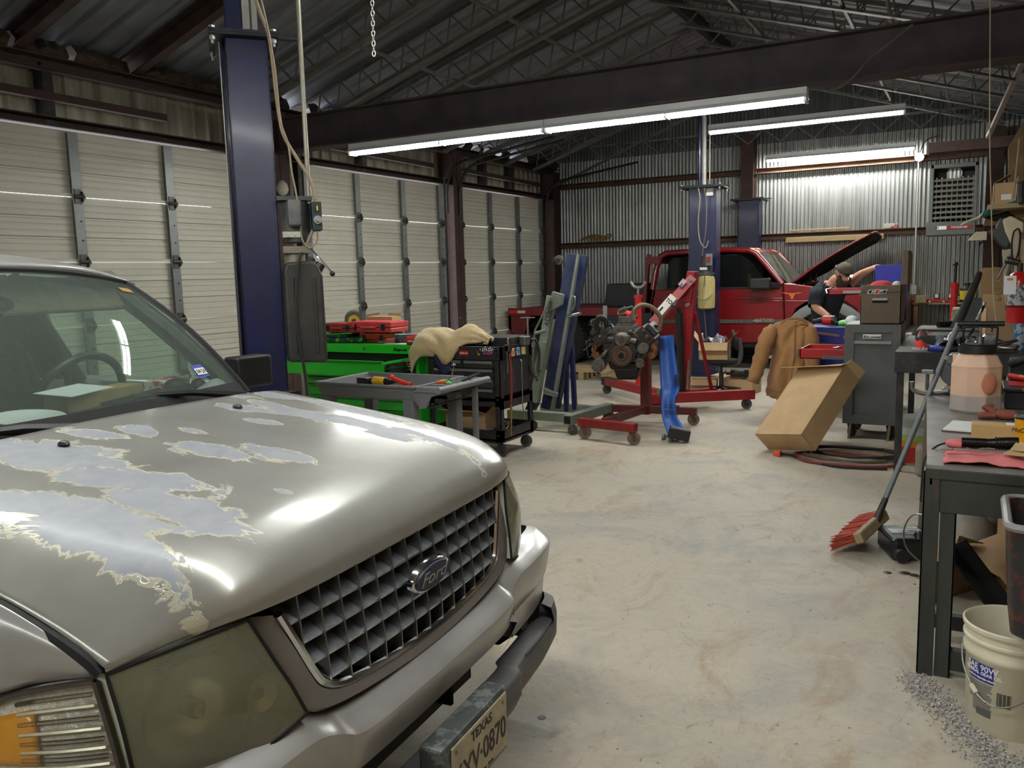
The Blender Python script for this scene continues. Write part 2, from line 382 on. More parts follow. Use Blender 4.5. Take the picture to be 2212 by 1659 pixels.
channel(trim(), (-7.6, YF, 3.11), (-7.6, YB, 3.11), .14, .09, rust_steel)
channel(trim(), (-7.62, YF, 3.64), (-7.62, YB, 3.64), .14, .12, rust_steel)
for y in (2.7, 7.72, 11.72, 15.42):
    b = MB(); b.bb((-7.72, y-.012 if y < 15 else y-.06, 0), (-7.42, y+.012 if y < 15 else y+.06, 3.62)); b.bb((-7.44, y-.13, 0), (-7.425, y+.13, 3.62)); b.bb((-7.72, y-.13, 0), (-7.705, y+.13, 3.62))
    tag(b.build(trim(), rust_steel), kind='structure')
for y in (7.26, 8.08, 11.375, 11.74, 14.92): member(trim(), (-7.5, y, 0), (-7.5, y, 3.2), .06, .09, dark_steel)
for y in (4.95, 9.55, 12.9, 13.9): member(trim(), (-7.66, y, 3.1), (-7.66, y, 3.66), .1, .14, dark_steel)
# debris and insulation stuffed under the eave, open only where daylight shows
straw = M('eave debris', (66, 54, 42), .95, var=.5, scale=12, bump=.6, bscale=30)
def eave_fill(y0, y1):
    rows = []; n = max(2, int((y1-y0)/.06))
    for i in range(n+1):
        y = lerp(y0, y1, i/n); r = random.uniform(-.02, .03); rows.append([(-7.9, y, 3.66), (-7.55+r, y, 3.69), (-7.5+r*2, y, 3.75+r), (-7.56+r, y, 3.845+r*.5), (-7.75, y, 3.84), (-7.95, y, 3.78)])
    b = MB(); b.grid(rows); return tag(b.build(trim(), straw, smooth=True), None, None, None, 'structure')
for a, c in ((YF, 4.55), (4.60, 5.14), (5.18, 5.80), (5.9, 8.05), (8.42, 8.62), (8.85, 11.55), (11.68, 11.75), (12.05, 12.3), (12.6, 12.72), (12.95, 13.15), (13.35, 13.6), (14.4, YB)): eave_fill(a, c)
# girts and column of the back wall
girt_mat = M('brown girt', (98, 72, 54), .7, .2, var=.3, scale=5, dirt=.4, dcol=(60, 44, 36))
for z, x1 in ((3.335, .3), (2.16, .3)): channel(trim(), (XW, YB-.02, z), (x1, YB-.02, z), .12, .10, girt_mat, side=1)
b = MB(); b.bb((-3.72, YB-.36, 0), (-3.5, YB-.33, 3.95)); b.bb((-3.72, YB-.09, 0), (-3.5, YB-.06, 3.95)); b.bb((-3.62, YB-.34, 0), (-3.60, YB-.06, 3.95)); tag(b.build(trim(), rust_steel), kind='structure')
b = MB(); b.bb((.12, YB-.5, 0), (.34, YB-.2, 3.7)); tag(b.build(trim(), rust_steel), kind='structure')
# the big cross beam and the rafters above it
b = MB(); Yb = 7.72; b.bb((XW, Yb-.008, 3.13), (XR, Yb+.008, 3.52)); b.bb((XW, Yb-.11, 3.13), (XR, Yb+.11, 3.148)); b.bb((XW, Yb-.11, 3.505), (XR, Yb+.11, 3.523))
tag(b.build(trim(), M('beam red oxide', (76, 66, 68), .75, .1, var=.3, scale=3, dirt=.4, dcol=(48, 42, 46))), kind='structure')
for Y in (4.7, 5.9, -1.5, 1.5):
    for sgn, xe in ((1, XW), (-1, XR)):
        z0 = ROOF0-.12; x2 = XRIDGE; z1 = z0+TAN*abs(x2-xe)
        channel(trim(), (xe, Y, z0), (x2, Y, z1), .1, .2, rust_steel, side=sgn)
member(trim(), (XRIDGE, YF, ROOF0+TAN*(XRIDGE-XW)-.1), (XRIDGE, YB, ROOF0+TAN*(XRIDGE-XW)-.1), .1, .16, dark_steel)
# open-web roof joists
joist_mat = M('grey joist paint', (108, 108, 102), .6, .2, var=.25, scale=8, dirt=.4, dcol=(60, 52, 48))
jproto = None
def make_joist():
    L = (XRIDGE-XW-.25)/math.cos(math.atan(TAN)); r = thing('roof_joist', 'grey open-web steel joist under the sloping roof', 'joist', group='open-web roof joists', kind='structure')
    D = .33
    b = MB(); b.bb((0, -.045, -.03), (L, .045, -.022)); b.bb((0, -.004, -.06), (L, .004, -.03)); b.build('top_chord', joist_mat, r)
    b = MB(); b.bb((.1, -.045, -D-.035), (L-.05, .045, -D-.028)); b.bb((.1, -.045, -D-.03), (L-.05, -.038, -D+.01)); b.build('bottom_chord', joist_mat, r)
    n = 11; s = (L-.3)/n; up = None; dn = None
    for i in range(n):
        x = .15+s*i
        if up is None:
            b = MB(); b.cyl((0, 0, -D-.02), (s/2, 0, -.04), .011, n=6); up = b.build('web_bar', joist_mat, r); up.location.x = x
            b = MB(); b.cyl((s/2, 0, -.04), (s, 0, -D-.02), .011, n=6); dn = b.build('web_bar', joist_mat, r); dn.location.x = x
        else:
            for q in (up, dn): c = q.copy(); COL.objects.link(c); c.location.x = x
    return r
ang = math.atan(TAN)
for Y in (7.32, 8.4, 9.4, 10.4, 11.4, 12.4, 13.4, 14.5):
    o = make_joist() if jproto is None else copy_tree(jproto); jproto = jproto or o
    o.location = (XW+.1, Y, ROOF0+TAN*.1-.02); o.rotation_euler = (0, -ang, 0)
for Y in (6.8, 7.9, 8.9, 9.85, 10.95, 12.05, 13.1, 14.3):
    o = copy_tree(jproto); o.location = (XR-.1, Y, ROOF0+TAN*.1-.02); o.rotation_euler = (0, -ang, math.pi)
# bridging angles that tie the joists together, parallel to the ridge
for x in (-5.9, -4.7, -2.4, -1.2):
    z = ROOF0+TAN*(x-XW if x < XRIDGE else XR-x)-.36; member(trim(), (x, 7.3, z), (x, 14.6, z), .03, .03, joist_mat)
# horizontal truss in front of the end wall gable
b = MB(); b.beam((-6.6, 15.2, 4.0), (.0, 15.2, 4.0), .05, .04)
for i in range(12):
    x = -6.6+.55*i; b.beam((x, 15.2, 4.0), (x+.27, 15.3, 3.78), .02, .02); b.beam((x+.27, 15.3, 3.78), (x+.55, 15.2, 4.0), .02, .02)
tag(b.build(trim(), joist_mat), kind='structure')
# sagging ceiling liner at the far end
# fluorescent fixtures
tube_mat = emis('lit fluorescent tube', (252, 254, 248), TUBE_POWER)
led = emis('lit brighter tube', (252, 254, 248), TUBE_POWER*2.0)
fix_mat = M('white enamelled fixture', (214, 216, 216), .4, 0, var=.05)
def strip_light(x0, x1, y, z, label, group, tmat=None, wires=True, n=1, yaw=0.0, zhang=3.5, wy=0.0):
    L = x1-x0; r = thing('strip_light', label, 'ceiling light', ((x0+x1)/2, y, z), yaw, group)
    b = MB(); b.bb((-L/2, -.05, .05), (L/2, .05, .10)); b.prism([(-L/2, -.05, .05), (-L/2, -.085, .015), (-L/2, -.08, .012), (-L/2, -.045, .045)], (L, 0, 0)); b.prism([(-L/2, .05, .05), (-L/2, .085, .015), (-L/2, .08, .012), (-L/2, .045, .045)], (L, 0, 0)); b.build('housing', fix_mat, r)
    s = L/n
    for i in range(n):
        for yy in (-.035, .035):
            xa = -L/2+s*i+.03; b = MB(); b.cyl((xa, yy, .0), (xa+s-.06, yy, .0), .0165, n=10); b.build('tube', tmat or tube_mat, r)
    b = MB()
    for i in range(n+1):
        xa = -L/2+s*i; xa = min(max(xa, -L/2+.012), L/2-.012); b.box((xa, 0, .012), (.022, .12, .07))
    e = b.build('lamp_holder', fix_mat, r)
    if wires:
        for xx in (-L/2+.15, L/2-.15):
            b = MB(); X_ = (x0+x1)/2+xx; b.cyl((xx, 0, .1), (xx, wy, (zhang or ROOF0+TAN*min(X_-XW, XR-X_))-z), .004, n=5); b.build('hanger_wire', dark_steel, r)
    return r
strip_light(-6.14, -3.715, 7.5, 2.985, 'twin-tube strip light under the big beam, left half of the long row', None, n=2, zhang=3.13, wy=.15)
strip_light(-3.705, -1.27, 7.5, 2.985, 'twin-tube strip light under the big beam, right half of the long row', None, n=2, zhang=3.13, wy=.15)
strip_light(-3.22, -.80, 11.5, 3.44, 'bright strip light hanging beyond the beam over the red truck', None, led, zhang=None)
strip_light(-3.28, -.90, 15.36, 3.47, 'strip light mounted close to the corrugated back wall', None, led, zhang=None)
# fixtures of the near bay, behind and above the photographer
for (x0, x1, y, z, lb) in ((-4.35, -1.95, 1.7, 3.05, 'over the hood of the silver SUV'), (-1.9, .5, 1.7, 3.05, 'above the viewer'), (-3.35, -1.95, 4.3, 3.6, 'high up in front of the big beam'), (-4.6, -2.2, -2.4, 3.05, 'left one behind the viewer'), (-2.1, .3, -2.4, 3.05, 'right one behind the viewer')):
    strip_light(x0, x1, y, z, 'twin-tube strip light over the near bay, %s' % lb, None, n=2, zhang=None)
# ================================================================== the silver SUV in the near bay (local axes: x forward, y to its left, z up)
CAR_O = Vector((-1.08, 1.70, 0)); CAR_A = rad(4.0)
suv = thing('suv', 'silver SUV with peeling clear coat on its hood, nearest to the viewer', 'car', CAR_O, CAR_A)
_cf = Vector((math.cos(CAR_A), math.sin(CAR_A), 0)); _cl = Vector((-math.sin(CAR_A), math.cos(CAR_A), 0))
def carw(x, y, z): return CAR_O + _cf*x + _cl*y + Vector((0, 0, z))

def silver(name, peel):
    m = bpy.data.materials.new(name); m.use_nodes = True; N, Lk = nodes(m); p = N['Principled BSDF']
    p.inputs['Metallic'].default_value = .35; p.inputs['Roughness'].default_value = .38; p.inputs['Coat Weight'].default_value = .6; p.inputs['Coat Roughness'].default_value = .16
    tc = N.new('ShaderNodeTexCoord')
    def noise(sc, det, dist=0.0, st=(1, 1, 1), ro=.6):
        mp = N.new('ShaderNodeMapping'); mp.inputs['Scale'].default_value = st; Lk.new(tc.outputs['Object'], mp.inputs[0])
        n = N.new('ShaderNodeTexNoise'); n.inputs['Scale'].default_value = sc; n.inputs['Detail'].default_value = det; n.inputs['Distortion'].default_value = dist; n.inputs['Roughness'].default_value = ro
        Lk.new(mp.outputs[0], n.inputs['Vector']); return n.outputs['Fac']
    def mr(f, a, b, lo=0., hi=1.):
        r = N.new('ShaderNodeMapRange'); Lk.new(f, r.inputs[0])
        for k, v in (('From Min', a), ('From Max', b), ('To Min', lo), ('To Max', hi)): r.inputs[k].default_value = v
        return r.outputs[0]
    def mix(a, b, f):
        x = N.new('ShaderNodeMix'); x.data_type = 'RGBA'
        for s, k in ((a, 'A'), (b, 'B')):
            if isinstance(s, tuple): x.inputs[k].default_value = lin(s)
            else: Lk.new(s, x.inputs[k])
        if isinstance(f, float): x.inputs['Factor'].default_value = f
        else: Lk.new(f, x.inputs['Factor'])
        return x.outputs['Result']
    def math_(op, a, b):
        x = N.new('ShaderNodeMath'); x.operation = op
        for i, s in enumerate((a, b)):
            if isinstance(s, (int, float)): x.inputs[i].default_value = s
            else: Lk.new(s, x.inputs[i])
        return x.outputs[0]
    base = mix((166, 165, 164), (152, 150, 147), mr(noise(3, 4), .35, .65))
    if not peel: Lk.new(base, p.inputs['Base Color']); return m
    at = N.new('ShaderNodeAttribute'); at.attribute_name = 'peel'
    big = noise(7, 8, 1.0, (.8, 1.25, 1), .66); f = math_('ADD', at.outputs['Fac'], mr(big, 0, 1, -.70, .70))
    inside = mr(f, .50, .515); edge = math_('SUBTRACT', mr(f, .44, .452), inside)
    coatc = mix((160, 159, 153), (148, 147, 141), mr(noise(4, 3), .35, .65))             # old clear coat, slightly brown
    bare = mix((150, 152, 157), (134, 137, 144), mr(noise(14, 5, .4), .35, .7))          # bluish base coat laid bare
    c = mix(coatc, bare, inside); c = mix(c, (196, 192, 172), mr(edge, .1, .6))           # lifted chalky rim of the clear coat
    Lk.new(c, p.inputs['Base Color'])
    Lk.new(mr(inside, 0, 1, .30, .52), p.inputs['Roughness']); Lk.new(mr(math_('MAXIMUM', inside, edge), 0, 1, .65, .05), p.inputs['Coat Weight'])
    bp = N.new('ShaderNodeBump'); bp.inputs['Strength'].default_value = .35; bp.inputs['Distance'].default_value = .002; Lk.new(math_('SUBTRACT', edge, inside), bp.inputs['Height']); Lk.new(bp.outputs[0], p.inputs['Normal'])
    return m
silver_paint = silver('silver car paint', False); hood_paint = silver('silver paint with peeling clear coat', True)
trim_grey = M('grey painted grille surround', (118, 115, 112), .42, .25, var=.06, scale=6, coat=.3)
valance_mat = M('dark grey textured bumper plastic', (76, 77, 80), .55, var=.2, scale=6, bump=.1, bscale=300, dirt=.35, dcol=(128, 122, 112))
gap_black = M('shadow gap black', (10, 10, 11), .8, var=0)
seat_mat = M('dark grey seat cloth', (50, 49, 48), .9, var=.2, scale=30, bump=.15, bscale=300)
dash_mat = M('dark dashboard vinyl', (44, 45, 46), .65, var=.12, scale=10, bump=.05)
wind_glass = glass('green tinted windshield', (232, 244, 237), .02, .13, (172, 188, 178))  # pale haze mixed into the pane stands in for light reflected off it
side_glass = glass('green tinted side glass', (196, 220, 206), .02)

# hood ------------------------------------------------------------
H_ST = [  # rear to lip: points at |y| knots 0, .4, centre-crest, seam
    [(-1.205, 0, 1.205), (-1.20, .40, 1.200), (-1.19, .62, 1.192), (-1.18, .72, 1.178), (-1.15, .85, 1.122)],
    [(-.90, 0, 1.172), (-.90, .40, 1.167), (-.89, .61, 1.158), (-.88, .71, 1.143), (-.86, .846, 1.084)],
    [(-.60, 0, 1.139), (-.60, .40, 1.133), (-.60, .60, 1.123), (-.595, .70, 1.106), (-.575, .842, 1.045)],
    [(-.41, 0, 1.110), (-.41, .40, 1.106), (-.41, .59, 1.096), (-.415, .69, 1.078), (-.42, .838, 1.002)],
    [(-.285, 0, 1.084), (-.285, .40, 1.081), (-.285, .575, 1.069), (-.30, .675, 1.046), (-.335, .828, .957)],
    [(-.200, 0, 1.043), (-.202, .40, 1.041), (-.206, .56, 1.029), (-.228, .66, 1.006), (-.303, .823, .936)],
    [(-.162, 0, .996), (-.165, .40, .995), (-.173, .56, .986), (-.203, .66, .971), (-.296, .82, .928)],
    [(-.152, 0, .948), (-.156, .40, .949), (-.168, .56, .953), (-.198, .65, .950), (-.298, .817, .918)]]
def sym(r): return [(x, -y, z) for x, y, z in r[::-1]] + r[1:]
HS = patch([sym(r) for r in H_ST], 12, 12)
b = MB(); b.grid(HS)
hood = b.build('hood', hood_paint, suv, smooth=True, angle=0, solid=.02)
# where the clear coat has gone: worn areas in hood coordinates (x, y, length, width, turn)
PEEL = [(-.98, -.40, .28, .13, .25), (-.70, -.42, .24, .095, .2), (-.50, -.47, .20, .07, .1), (-.36, -.50, .13, .05, .1), (-.60, -.62, .26, .10, .1), (-.43, -.66, .20, .07, 0), (-.80, -.66, .16, .05, 0),
        (-1.02, -.09, .09, .045, 0), (-.70, -.12, .20, .055, .15), (-.56, -.03, .13, .05, 0), (-.90, .0, .10, .03, 0), (-1.02, .33, .13, .05, .1), (-.85, .22, .10, .035, .1), (-.90, .42, .26, .05, -.2), (-.60, .42, .30, .045, -.15),
        (-.40, .45, .2, .03, -.1), (-.75, .60, .30, .05, -.1), (-1.12, -.42, .2, .08, .1), (-1.1, .6, .12, .05, 0), (-.36, -.25, .03, .02, 0), (-.48, .35, .1, .025, 0), (-1.08, -.20, .12, .05, .2)]
def peel_at(x, y):
    v = 0
    for cx_, cy_, a, c, t in PEEL:
        dx, dy = x-cx_, y-cy_; u = dx*math.cos(t)+dy*math.sin(t); q = -dx*math.sin(t)+dy*math.cos(t); d = math.sqrt((u/a)**2+(q/c)**2)
        v = max(v, .96-.56*d)
    return max(-1, v)
me = hood.data; at = me.attributes.new('peel', 'FLOAT', 'POINT'); at.data.foreach_set('value', [peel_at(v.co.x, v.co.y)*1.0 for v in me.vertices])
for s in (-1, 1):
    b = MB(); b.ball((0, 0, 0), .017, 6, (1.1, .8, .55)); o = b.build('washer_nozzle', black_plastic, suv, smooth=True); o.location = (-1.03, s*.32, 1.188)

# fenders ---------------------------------------------------------
for s in (-1, 1):
    F = [[(-.308, .830, .930), (-.312, .830, .922), (-.318, .826, .914), (-.325, .822, .907)],
         [(-.422, .852, 1.0), (-.423, .866, .982), (-.428, .870, .935), (-.432, .852, .890)],
         [(-.575, .856, 1.041), (-.572, .882, 1.015), (-.565, .905, .95), (-.555, .905, .86)],
         [(-.86, .856, 1.072), (-.86, .888, 1.045), (-.86, .92, .96), (-.86, .93, .80)],
         [(-1.15, .864, 1.110), (-1.15, .895, 1.08), (-1.15, .925, .98), (-1.15, .93, .80)],
         [(-1.50, .868, 1.07), (-1.50, .90, 1.04), (-1.50, .925, 1.0), (-1.50, .93, .80)]]
    b = MB(); b.grid([[(p.x, s*p.y, p.z) for p in r] for r in patch([[Vector(p) for p in r] for r in F], 6, 6)])
    b.build('fender', silver_paint, suv, smooth=True, angle=0, solid=.012)
    # dark wheel-well side and lower flare
    n = 14; R = .40; cxw, czw = -1.02, .37
    top = [(-.555, .85), (-.70, .83), (-.87, .80), (-1.05, .80), (-1.25, .80), (-1.5, .80)]
    arc = [(cxw-R*math.cos(math.pi*(1-i/n)), czw+R*math.sin(math.pi*i/n)) for i in range(n+1)]
    b = MB(); up = [(lerp(-.60, -1.5, i/n), lerp(.80, .80, i/n)) for i in range(n+1)]
    b.grid([[(x, s*.93, z) for x, z in up], [(x, s*.935, max(.2, min(z, .798))) for x, z in [(cxw+R*math.cos(math.pi*i/n), czw+R*math.sin(math.pi*i/n)) for i in range(n+1)]]])
    b.build('wheel_arch', silver_paint, suv, solid=.012)
    # panel gap along hood edge
    b = MB(); pts = [(-1.15, .854, 1.105), (-.86, .847, 1.066), (-.575, .849, 1.032), (-.422, .845, .990), (-.332, .833, .946), (-.305, .825, .918)]
    b.tube([(x, s*y, z) for x, y, z in spline(pts, 4)], .011, 6); b.build('panel_gap', gap_black, suv, smooth=True)

# lamps -----------------------------------------------------------
LAMP = [[(-.180, .585, .943), (-.198, .65, .942), (-.228, .72, .936), (-.298, .816, .914)],
        [(-.157, .548, .850), (-.163, .63, .850), (-.192, .72, .845), (-.272, .817, .833)],
        [(-.136, .522, .782), (-.148, .61, .778), (-.180, .71, .768), (-.257, .815, .752)],
        [(-.120, .500, .716), (-.140, .59, .692), (-.178, .69, .668), (-.242, .811, .644)]]
lens_mat = glass('hazed yellow lamp lens', (244, 246, 234), .05, .30, (186, 190, 164), 1.4)
reflector = M('lamp reflector', (214, 216, 200), .3, .75, var=.05)
lamp_grey = M('lamp bucket', (206, 208, 190), .3, .1, var=.08)
amber = M('amber lens', (255, 176, 16), .2, 0, var=.06, spec=.6, coat=.5)
ts_lens = glass('clear corner lamp lens', (252, 250, 244), .02, .04, (220, 214, 190), 1.2)
for s in (-1, 1):
    G = patch([[Vector((x, s*y, z)) for x, y, z in r] for r in LAMP], 6, 6)
    h = MB(); h.grid(G); lamp = h.build('headlight', lens_mat, suv, smooth=True, angle=0)
    back = [[p + Vector((-.10, -s*.01, 0)) for p in r] for r in G]
    b = MB(); b.grid(back)
    edge = G[0] + [r[-1] for r in G][1:] + G[-1][::-1][1:] + [r[0] for r in G][::-1][1:]
    eb = back[0] + [r[-1] for r in back][1:] + back[-1][::-1][1:] + [r[0] for r in back][::-1][1:]
    b.grid([edge, eb]); b.build('lamp_bucket', lamp_grey, lamp, smooth=True, angle=30)
    nrm = Vector((.93, s*.33, .16)).normalized()
    b = MB(); c = Vector((-.222, s*.69, .80)); b.lathe([(.012, -.05), (.05, -.045), (.08, -.025), (.098, .012), (.102, .014), (.104, .0)], c, nrm, 28, cap=False); b.build('reflector_bowl', reflector, lamp, smooth=True)
    b = MB(); b.lathe([(.0, .015), (.012, .012), (.018, -.0), (.018, -.05)], c, nrm, 12); b.build('bulb', M('bulb glass', (200, 204, 190), .1, .5, var=0), lamp, smooth=True)
    b = MB(); c = Vector((-.160, s*.565, .775)); b.lathe([(.012, -.04), (.035, -.03), (.048, 0.0), (.05, .004)], c, nrm, 20, cap=False); b.build('reflector_bowl', reflector, lamp, smooth=True)
    b = MB()
    for k in range(7):
        z = .895-.006*k; b.beam((-.205-.004*k, s*.61, z+.036), (-.25, s*.75, z+.03), .004, .003)
    b.build('lens_fluting', lens_mat, lamp); lamp.children[-1]['kind'] = 'stuff'
    b = MB(); rim = edge+[edge[0]]; b.tube(rim, .004, 5, cap=False); b.build('lamp_gasket', gap_black, lamp, smooth=True)
    TS = [[(-.318, .826, .902), (-.400, .850, .886), (-.492, .876, .862), (-.585, .900, .820)],
          [(-.287, .826, .80), (-.367, .868, .795), (-.457, .898, .785), (-.577, .920, .76)],
          [(-.270, .825, .725), (-.352, .874, .722), (-.446, .906, .72), (-.576, .925, .71)],
          [(-.256, .822, .645), (-.342, .877, .645), (-.440, .911, .648), (-.566, .928, .66)]]
    G = patch([[Vector((x, s*y, z)) for x, y, z in r] for r in TS], 5, 6)
    b = MB(); b.grid(G); tl = b.build('turn_signal', ts_lens, suv, smooth=True, angle=0)
    nv = Vector((.75, s*.66, 0)); inn = [[p - nv*.028 for p in r] for r in G]
    b = MB(); b.grid(inn); edge = G[0] + [r[-1] for r in G][1:] + G[-1][::-1][1:] + [r[0] for r in G][::-1][1:]; eb = [p - nv*.028 for p in edge]; b.grid([edge+[edge[0]], eb+[eb[0]]]); b.build('lamp_bucket', M('silvered corner lamp', (250, 246, 234), .3, .2, var=.3, scale=60, bump=.5, bscale=90), tl, smooth=True, angle=30)
    for k in range(1, 14):
        if k == 9: continue
        row = [lerp(G[int(k)][j], G[min(int(k)+1, 15)][j], .3) - nv*.016 for j in range(1, 12)]; b = MB(); b.tube(row, .0045, 6); b.build('lens_rib', ts_lens if k % 2 else reflector, tl, smooth=True)
    q = [[inn[i][j] + nv*.014 for j in range(9, 16)] for i in range(2, 9)]; b = MB(); b.grid(q); b.build('amber_reflector', amber, tl, smooth=True, solid=.008)
    q = [[inn[i][j] + nv*.012 for j in range(6, 18)] for i in range(12, 15)]; b = MB(); b.grid(q); b.build('amber_reflector', amber, tl, smooth=True, solid=.006)
    b = MB(); b.tube(edge+[edge[0]], .006, 5, cap=False); b.build('lamp_gasket', M('lamp edge rubber', (64, 58, 50), .6), tl, smooth=True)

# grille ----------------------------------------------------------
inner = [(-.510, .925), (-.47, .84), (-.438, .772), (-.415, .74), (-.37, .715), (-.30, .702), (-.15, .69), (0, .686)]
inner = inner + [(-y, z) for y, z in inner[:-1][::-1]]
outer = [(-.576, .938), (-.538, .835), (-.508, .752), (-.485, .712), (-.44, .688), (-.33, .670), (-.16, .657), (0, .652)]
outer = outer + [(-y, z) for y, z in outer[:-1][::-1]]
def gx(y, z): return -.128 - .22*max(0, z-.72)*.5 - .08*y*y
inn = [Vector((gx(y, z), y, z)) for y, z in inner]; out = [Vector((gx(y, z)+.012-max(0, z-.8)*.35, y, z)) for y, z in outer]
inn, out = spline(inn, 4), spline(out, 4)
b = MB(); b.grid([[p+Vector((-.04, 0, 0)) for p in out], out, [lerp(o, i, .15)+Vector((.008, 0, 0)) for o, i in zip(out, inn)], [lerp(o, i, .8)+Vector((.006, 0, 0)) for o, i in zip(out, inn)], [lerp(o, i, .93)-Vector((.01, 0, 0)) for o, i in zip(out, inn)]])
b.build('grille_surround', trim_grey, suv, smooth=True, angle=50)
grille = MB(); grille.tube(inn, .011, 8); grille = grille.build('grille', chrome, suv, smooth=True)
b = MB(); b.face([p+Vector((-.075, 0, 0)) for p in inn]); b.build('grille_backing', gap_black, grille)
def zlow(y):
    y = abs(y)
    for (a, za), (c, zc) in zip(inner[:8], inner[1:8]):
        if abs(c) <= y <= abs(a): return lerp(zc, za, (y-abs(c))/max(1e-6, abs(a)-abs(c)))
    return .945
def ywide(z):
    for (a, za), (c, zc) in zip(inner[:8], inner[1:8]):
        if zc <= z <= za: return lerp(abs(c), abs(a), (z-zc)/max(1e-6, za-zc))
    return .3
for i in range(1, 5):
    z = .948-.052*i; yw = ywide(z)-.006; pts = [(gx(yw*t, z), yw*t, z) for t in [-1+.1*k for k in range(21)]]
    b = MB(); b.grid([[(x-.05, y, zz+.030) for x, y, zz in pts], [(x+.004, y, zz+.003) for x, y, zz in pts], [(x+.004, y, zz-.003) for x, y, zz in pts], [(x-.05, y, zz+.004) for x, y, zz in pts]])
    b.build('grille_bar', M('satin chrome', (190, 196, 206), .28, .9, var=.3, scale=40), grille)
for k in range(-7, 8):
    y = .066*k
    if abs(y) > .48: continue
    zl = zlow(y)+.004; n = 6; pts = [(gx(y, lerp(zl, .95, t/n)), lerp(zl, .95, t/n)) for t in range(n+1)]
    b = MB(); b.grid([[(x-.05, y+.002, z) for x, z in pts], [(x+.008, y+.002, z) for x, z in pts], [(x+.008, y-.002, z) for x, z in pts], [(x-.05, y-.002, z) for x, z in pts]]); b.build('grille_blade', M('dull chrome', (150, 150, 150), .3, .9), grille)
bc = Vector((-.118, .002, .84)); bm_ = basis(bc, (0, 1, 0), (.17, 0, 1))
def oval(a, c, h0, h1, mat, name, parent):
    b = MB(bm_); n = 40; r = [[(a*k*math.cos(2*math.pi*i/n), c*k*math.sin(2*math.pi*i/n), h) for i in range(n)] for k, h in ((1, h0), (1, h1*.6), (.97, h1), (.0001, h1))]; b.grid(r, closed=True); return b.build(name, mat, parent, smooth=True, angle=50)
badge = oval(.092, .042, -.012, .005, chrome, 'badge', suv)
oval(.083, .035, .003, .012, M('dark blue enamel', (14, 20, 50), .5, 0, var=.1), 'badge_field', badge)
text_obj('Ford', .052, bm_ @ T(0, 0, .0125), M('worn badge script', (150, 152, 156), .35, .6, var=.05), badge, 'badge_script', .001, 1.25, .25)

# bumper ----------------------------------------------------------
BY = [0, .15, .30, .395, .425, .50, .60, .70, .78, .84, .88, .91, .925, .93]
BX = [-.062, -.063, -.066, -.070, -.090, -.094, -.101, -.110, -.122, -.135, -.155, -.205, -.32, -.56]
def bump_rows(prof, y0=0.0, y1=9, dip=0.0):
    st = [(y, x) for y, x in zip(BY, BX) if y0 <= y <= y1]; st = [(-y, x) for y, x in st[::-1] if y > 0] + st if y0 == 0 else st
    return [[Vector((x+dx*(1 if abs(y) < .9 else .25), y if abs(y) < .9 else math.copysign(abs(y)+dx*.6, y), z-dip*max(0, min(1, (.50-abs(y))/.13)))) for y, x in st] for dx, z in prof]
prof = [(-.085, .706), (-.060, .704), (-.050, .702), (-.006, .672), (.002, .664), (.003, .652), (-.004, .60), (-.014, .555), (-.026, .535), (-.060, .530)]
rows = bump_rows(prof[:6], dip=.048) + bump_rows(prof[6:], dip=.015)
b = MB(); b.grid([spline(r, 3) for r in rows]); bumper = b.build('bumper', silver_paint, suv, smooth=True, angle=28)
prof2 = [(-.022, .540), (-.026, .50), (-.030, .455), (-.07, .452)]
for s in (-1, 1):
    r2 = [[(p.x, s*p.y, p.z) for p in r] for r in bump_rows(prof2, .50, 9)]
    b = MB(); b.grid(r2); b.build('bumper_cheek', silver_paint, bumper, smooth=True, angle=60)
    b = MB(); b.grid([[(x, s*y, z) for x, y, z in row] for row in ([(-.10, .435, .538), (-.085, .455, .53), (-.14, .46, .42)], [(-.122, .50, .540), (-.126, .50, .50), (-.13, .50, .455)], [(-.23, .50, .54), (-.23, .50, .5), (-.23, .5, .455)])]); b.build('opening_side', silver_paint, bumper, smooth=True)
    # fog lamp pocket
    b = MB(); b.box((-.215, s*.68, .44), (.08, .26, .10), rotm(0, 0, -s*.16)); fp = b.build('fog_lamp_pocket', gap_black, bumper, bevel=.012)
    b = MB(); b.lathe([(.045, 0), (.048, .01), (.036, .012), (.02, .016)], (-.172, s*.69, .445), (.98, s*.2, 0), 18); b.build('fog_lamp', lens_mat, fp, smooth=True)
prof3 = [(-.06, .400), (.010, .405), (.024, .39), (.022, .33), (.0, .285), (-.06, .27)]
b = MB(); b.grid([spline(r, 3) for r in bump_rows(prof3)]); val = b.build('lower_valance', valance_mat, suv, smooth=True, angle=60)
for s in (-1, 1):
    prof4 = [(-.02, .458), (.016, .448), (.026, .41), (.024, .385)]
    b = MB(); b.grid([[(p.x, s*p.y, p.z) for p in r] for r in bump_rows(prof4, .78, 9)]); b.build('valance_end', valance_mat, val, smooth=True)
    b = MB(); b.grid([[(p.x, s*p.y, p.z) for p in r] for r in bump_rows([(-.05, .40), (.02, .405)], .50, .80)]); b.build('valance_end', valance_mat, val)
b = MB(); b.bb((-.30, -.52, .28), (-.29, .52, .56)); b.bb((-.30, .14, .40), (-.15, .155, .535)); b.bb((-.30, -.56, .60), (-.22, .56, .63)); b.build('radiator_panel', gap_black, suv)
b = MB(); b.bb((-.055, -.19, .30), (.012, .165, .485)); br = b.build('plate_bracket', M('worn plate bracket', (62, 66, 68), .5, var=.3, scale=14, col2=(110, 116, 112), lo=.52, hi=.6), val, bevel=.008)
pl_m = M('licence plate', (178, 170, 140), .45, 0, var=.12, scale=20, dirt=.5, dcol=(96, 88, 66))
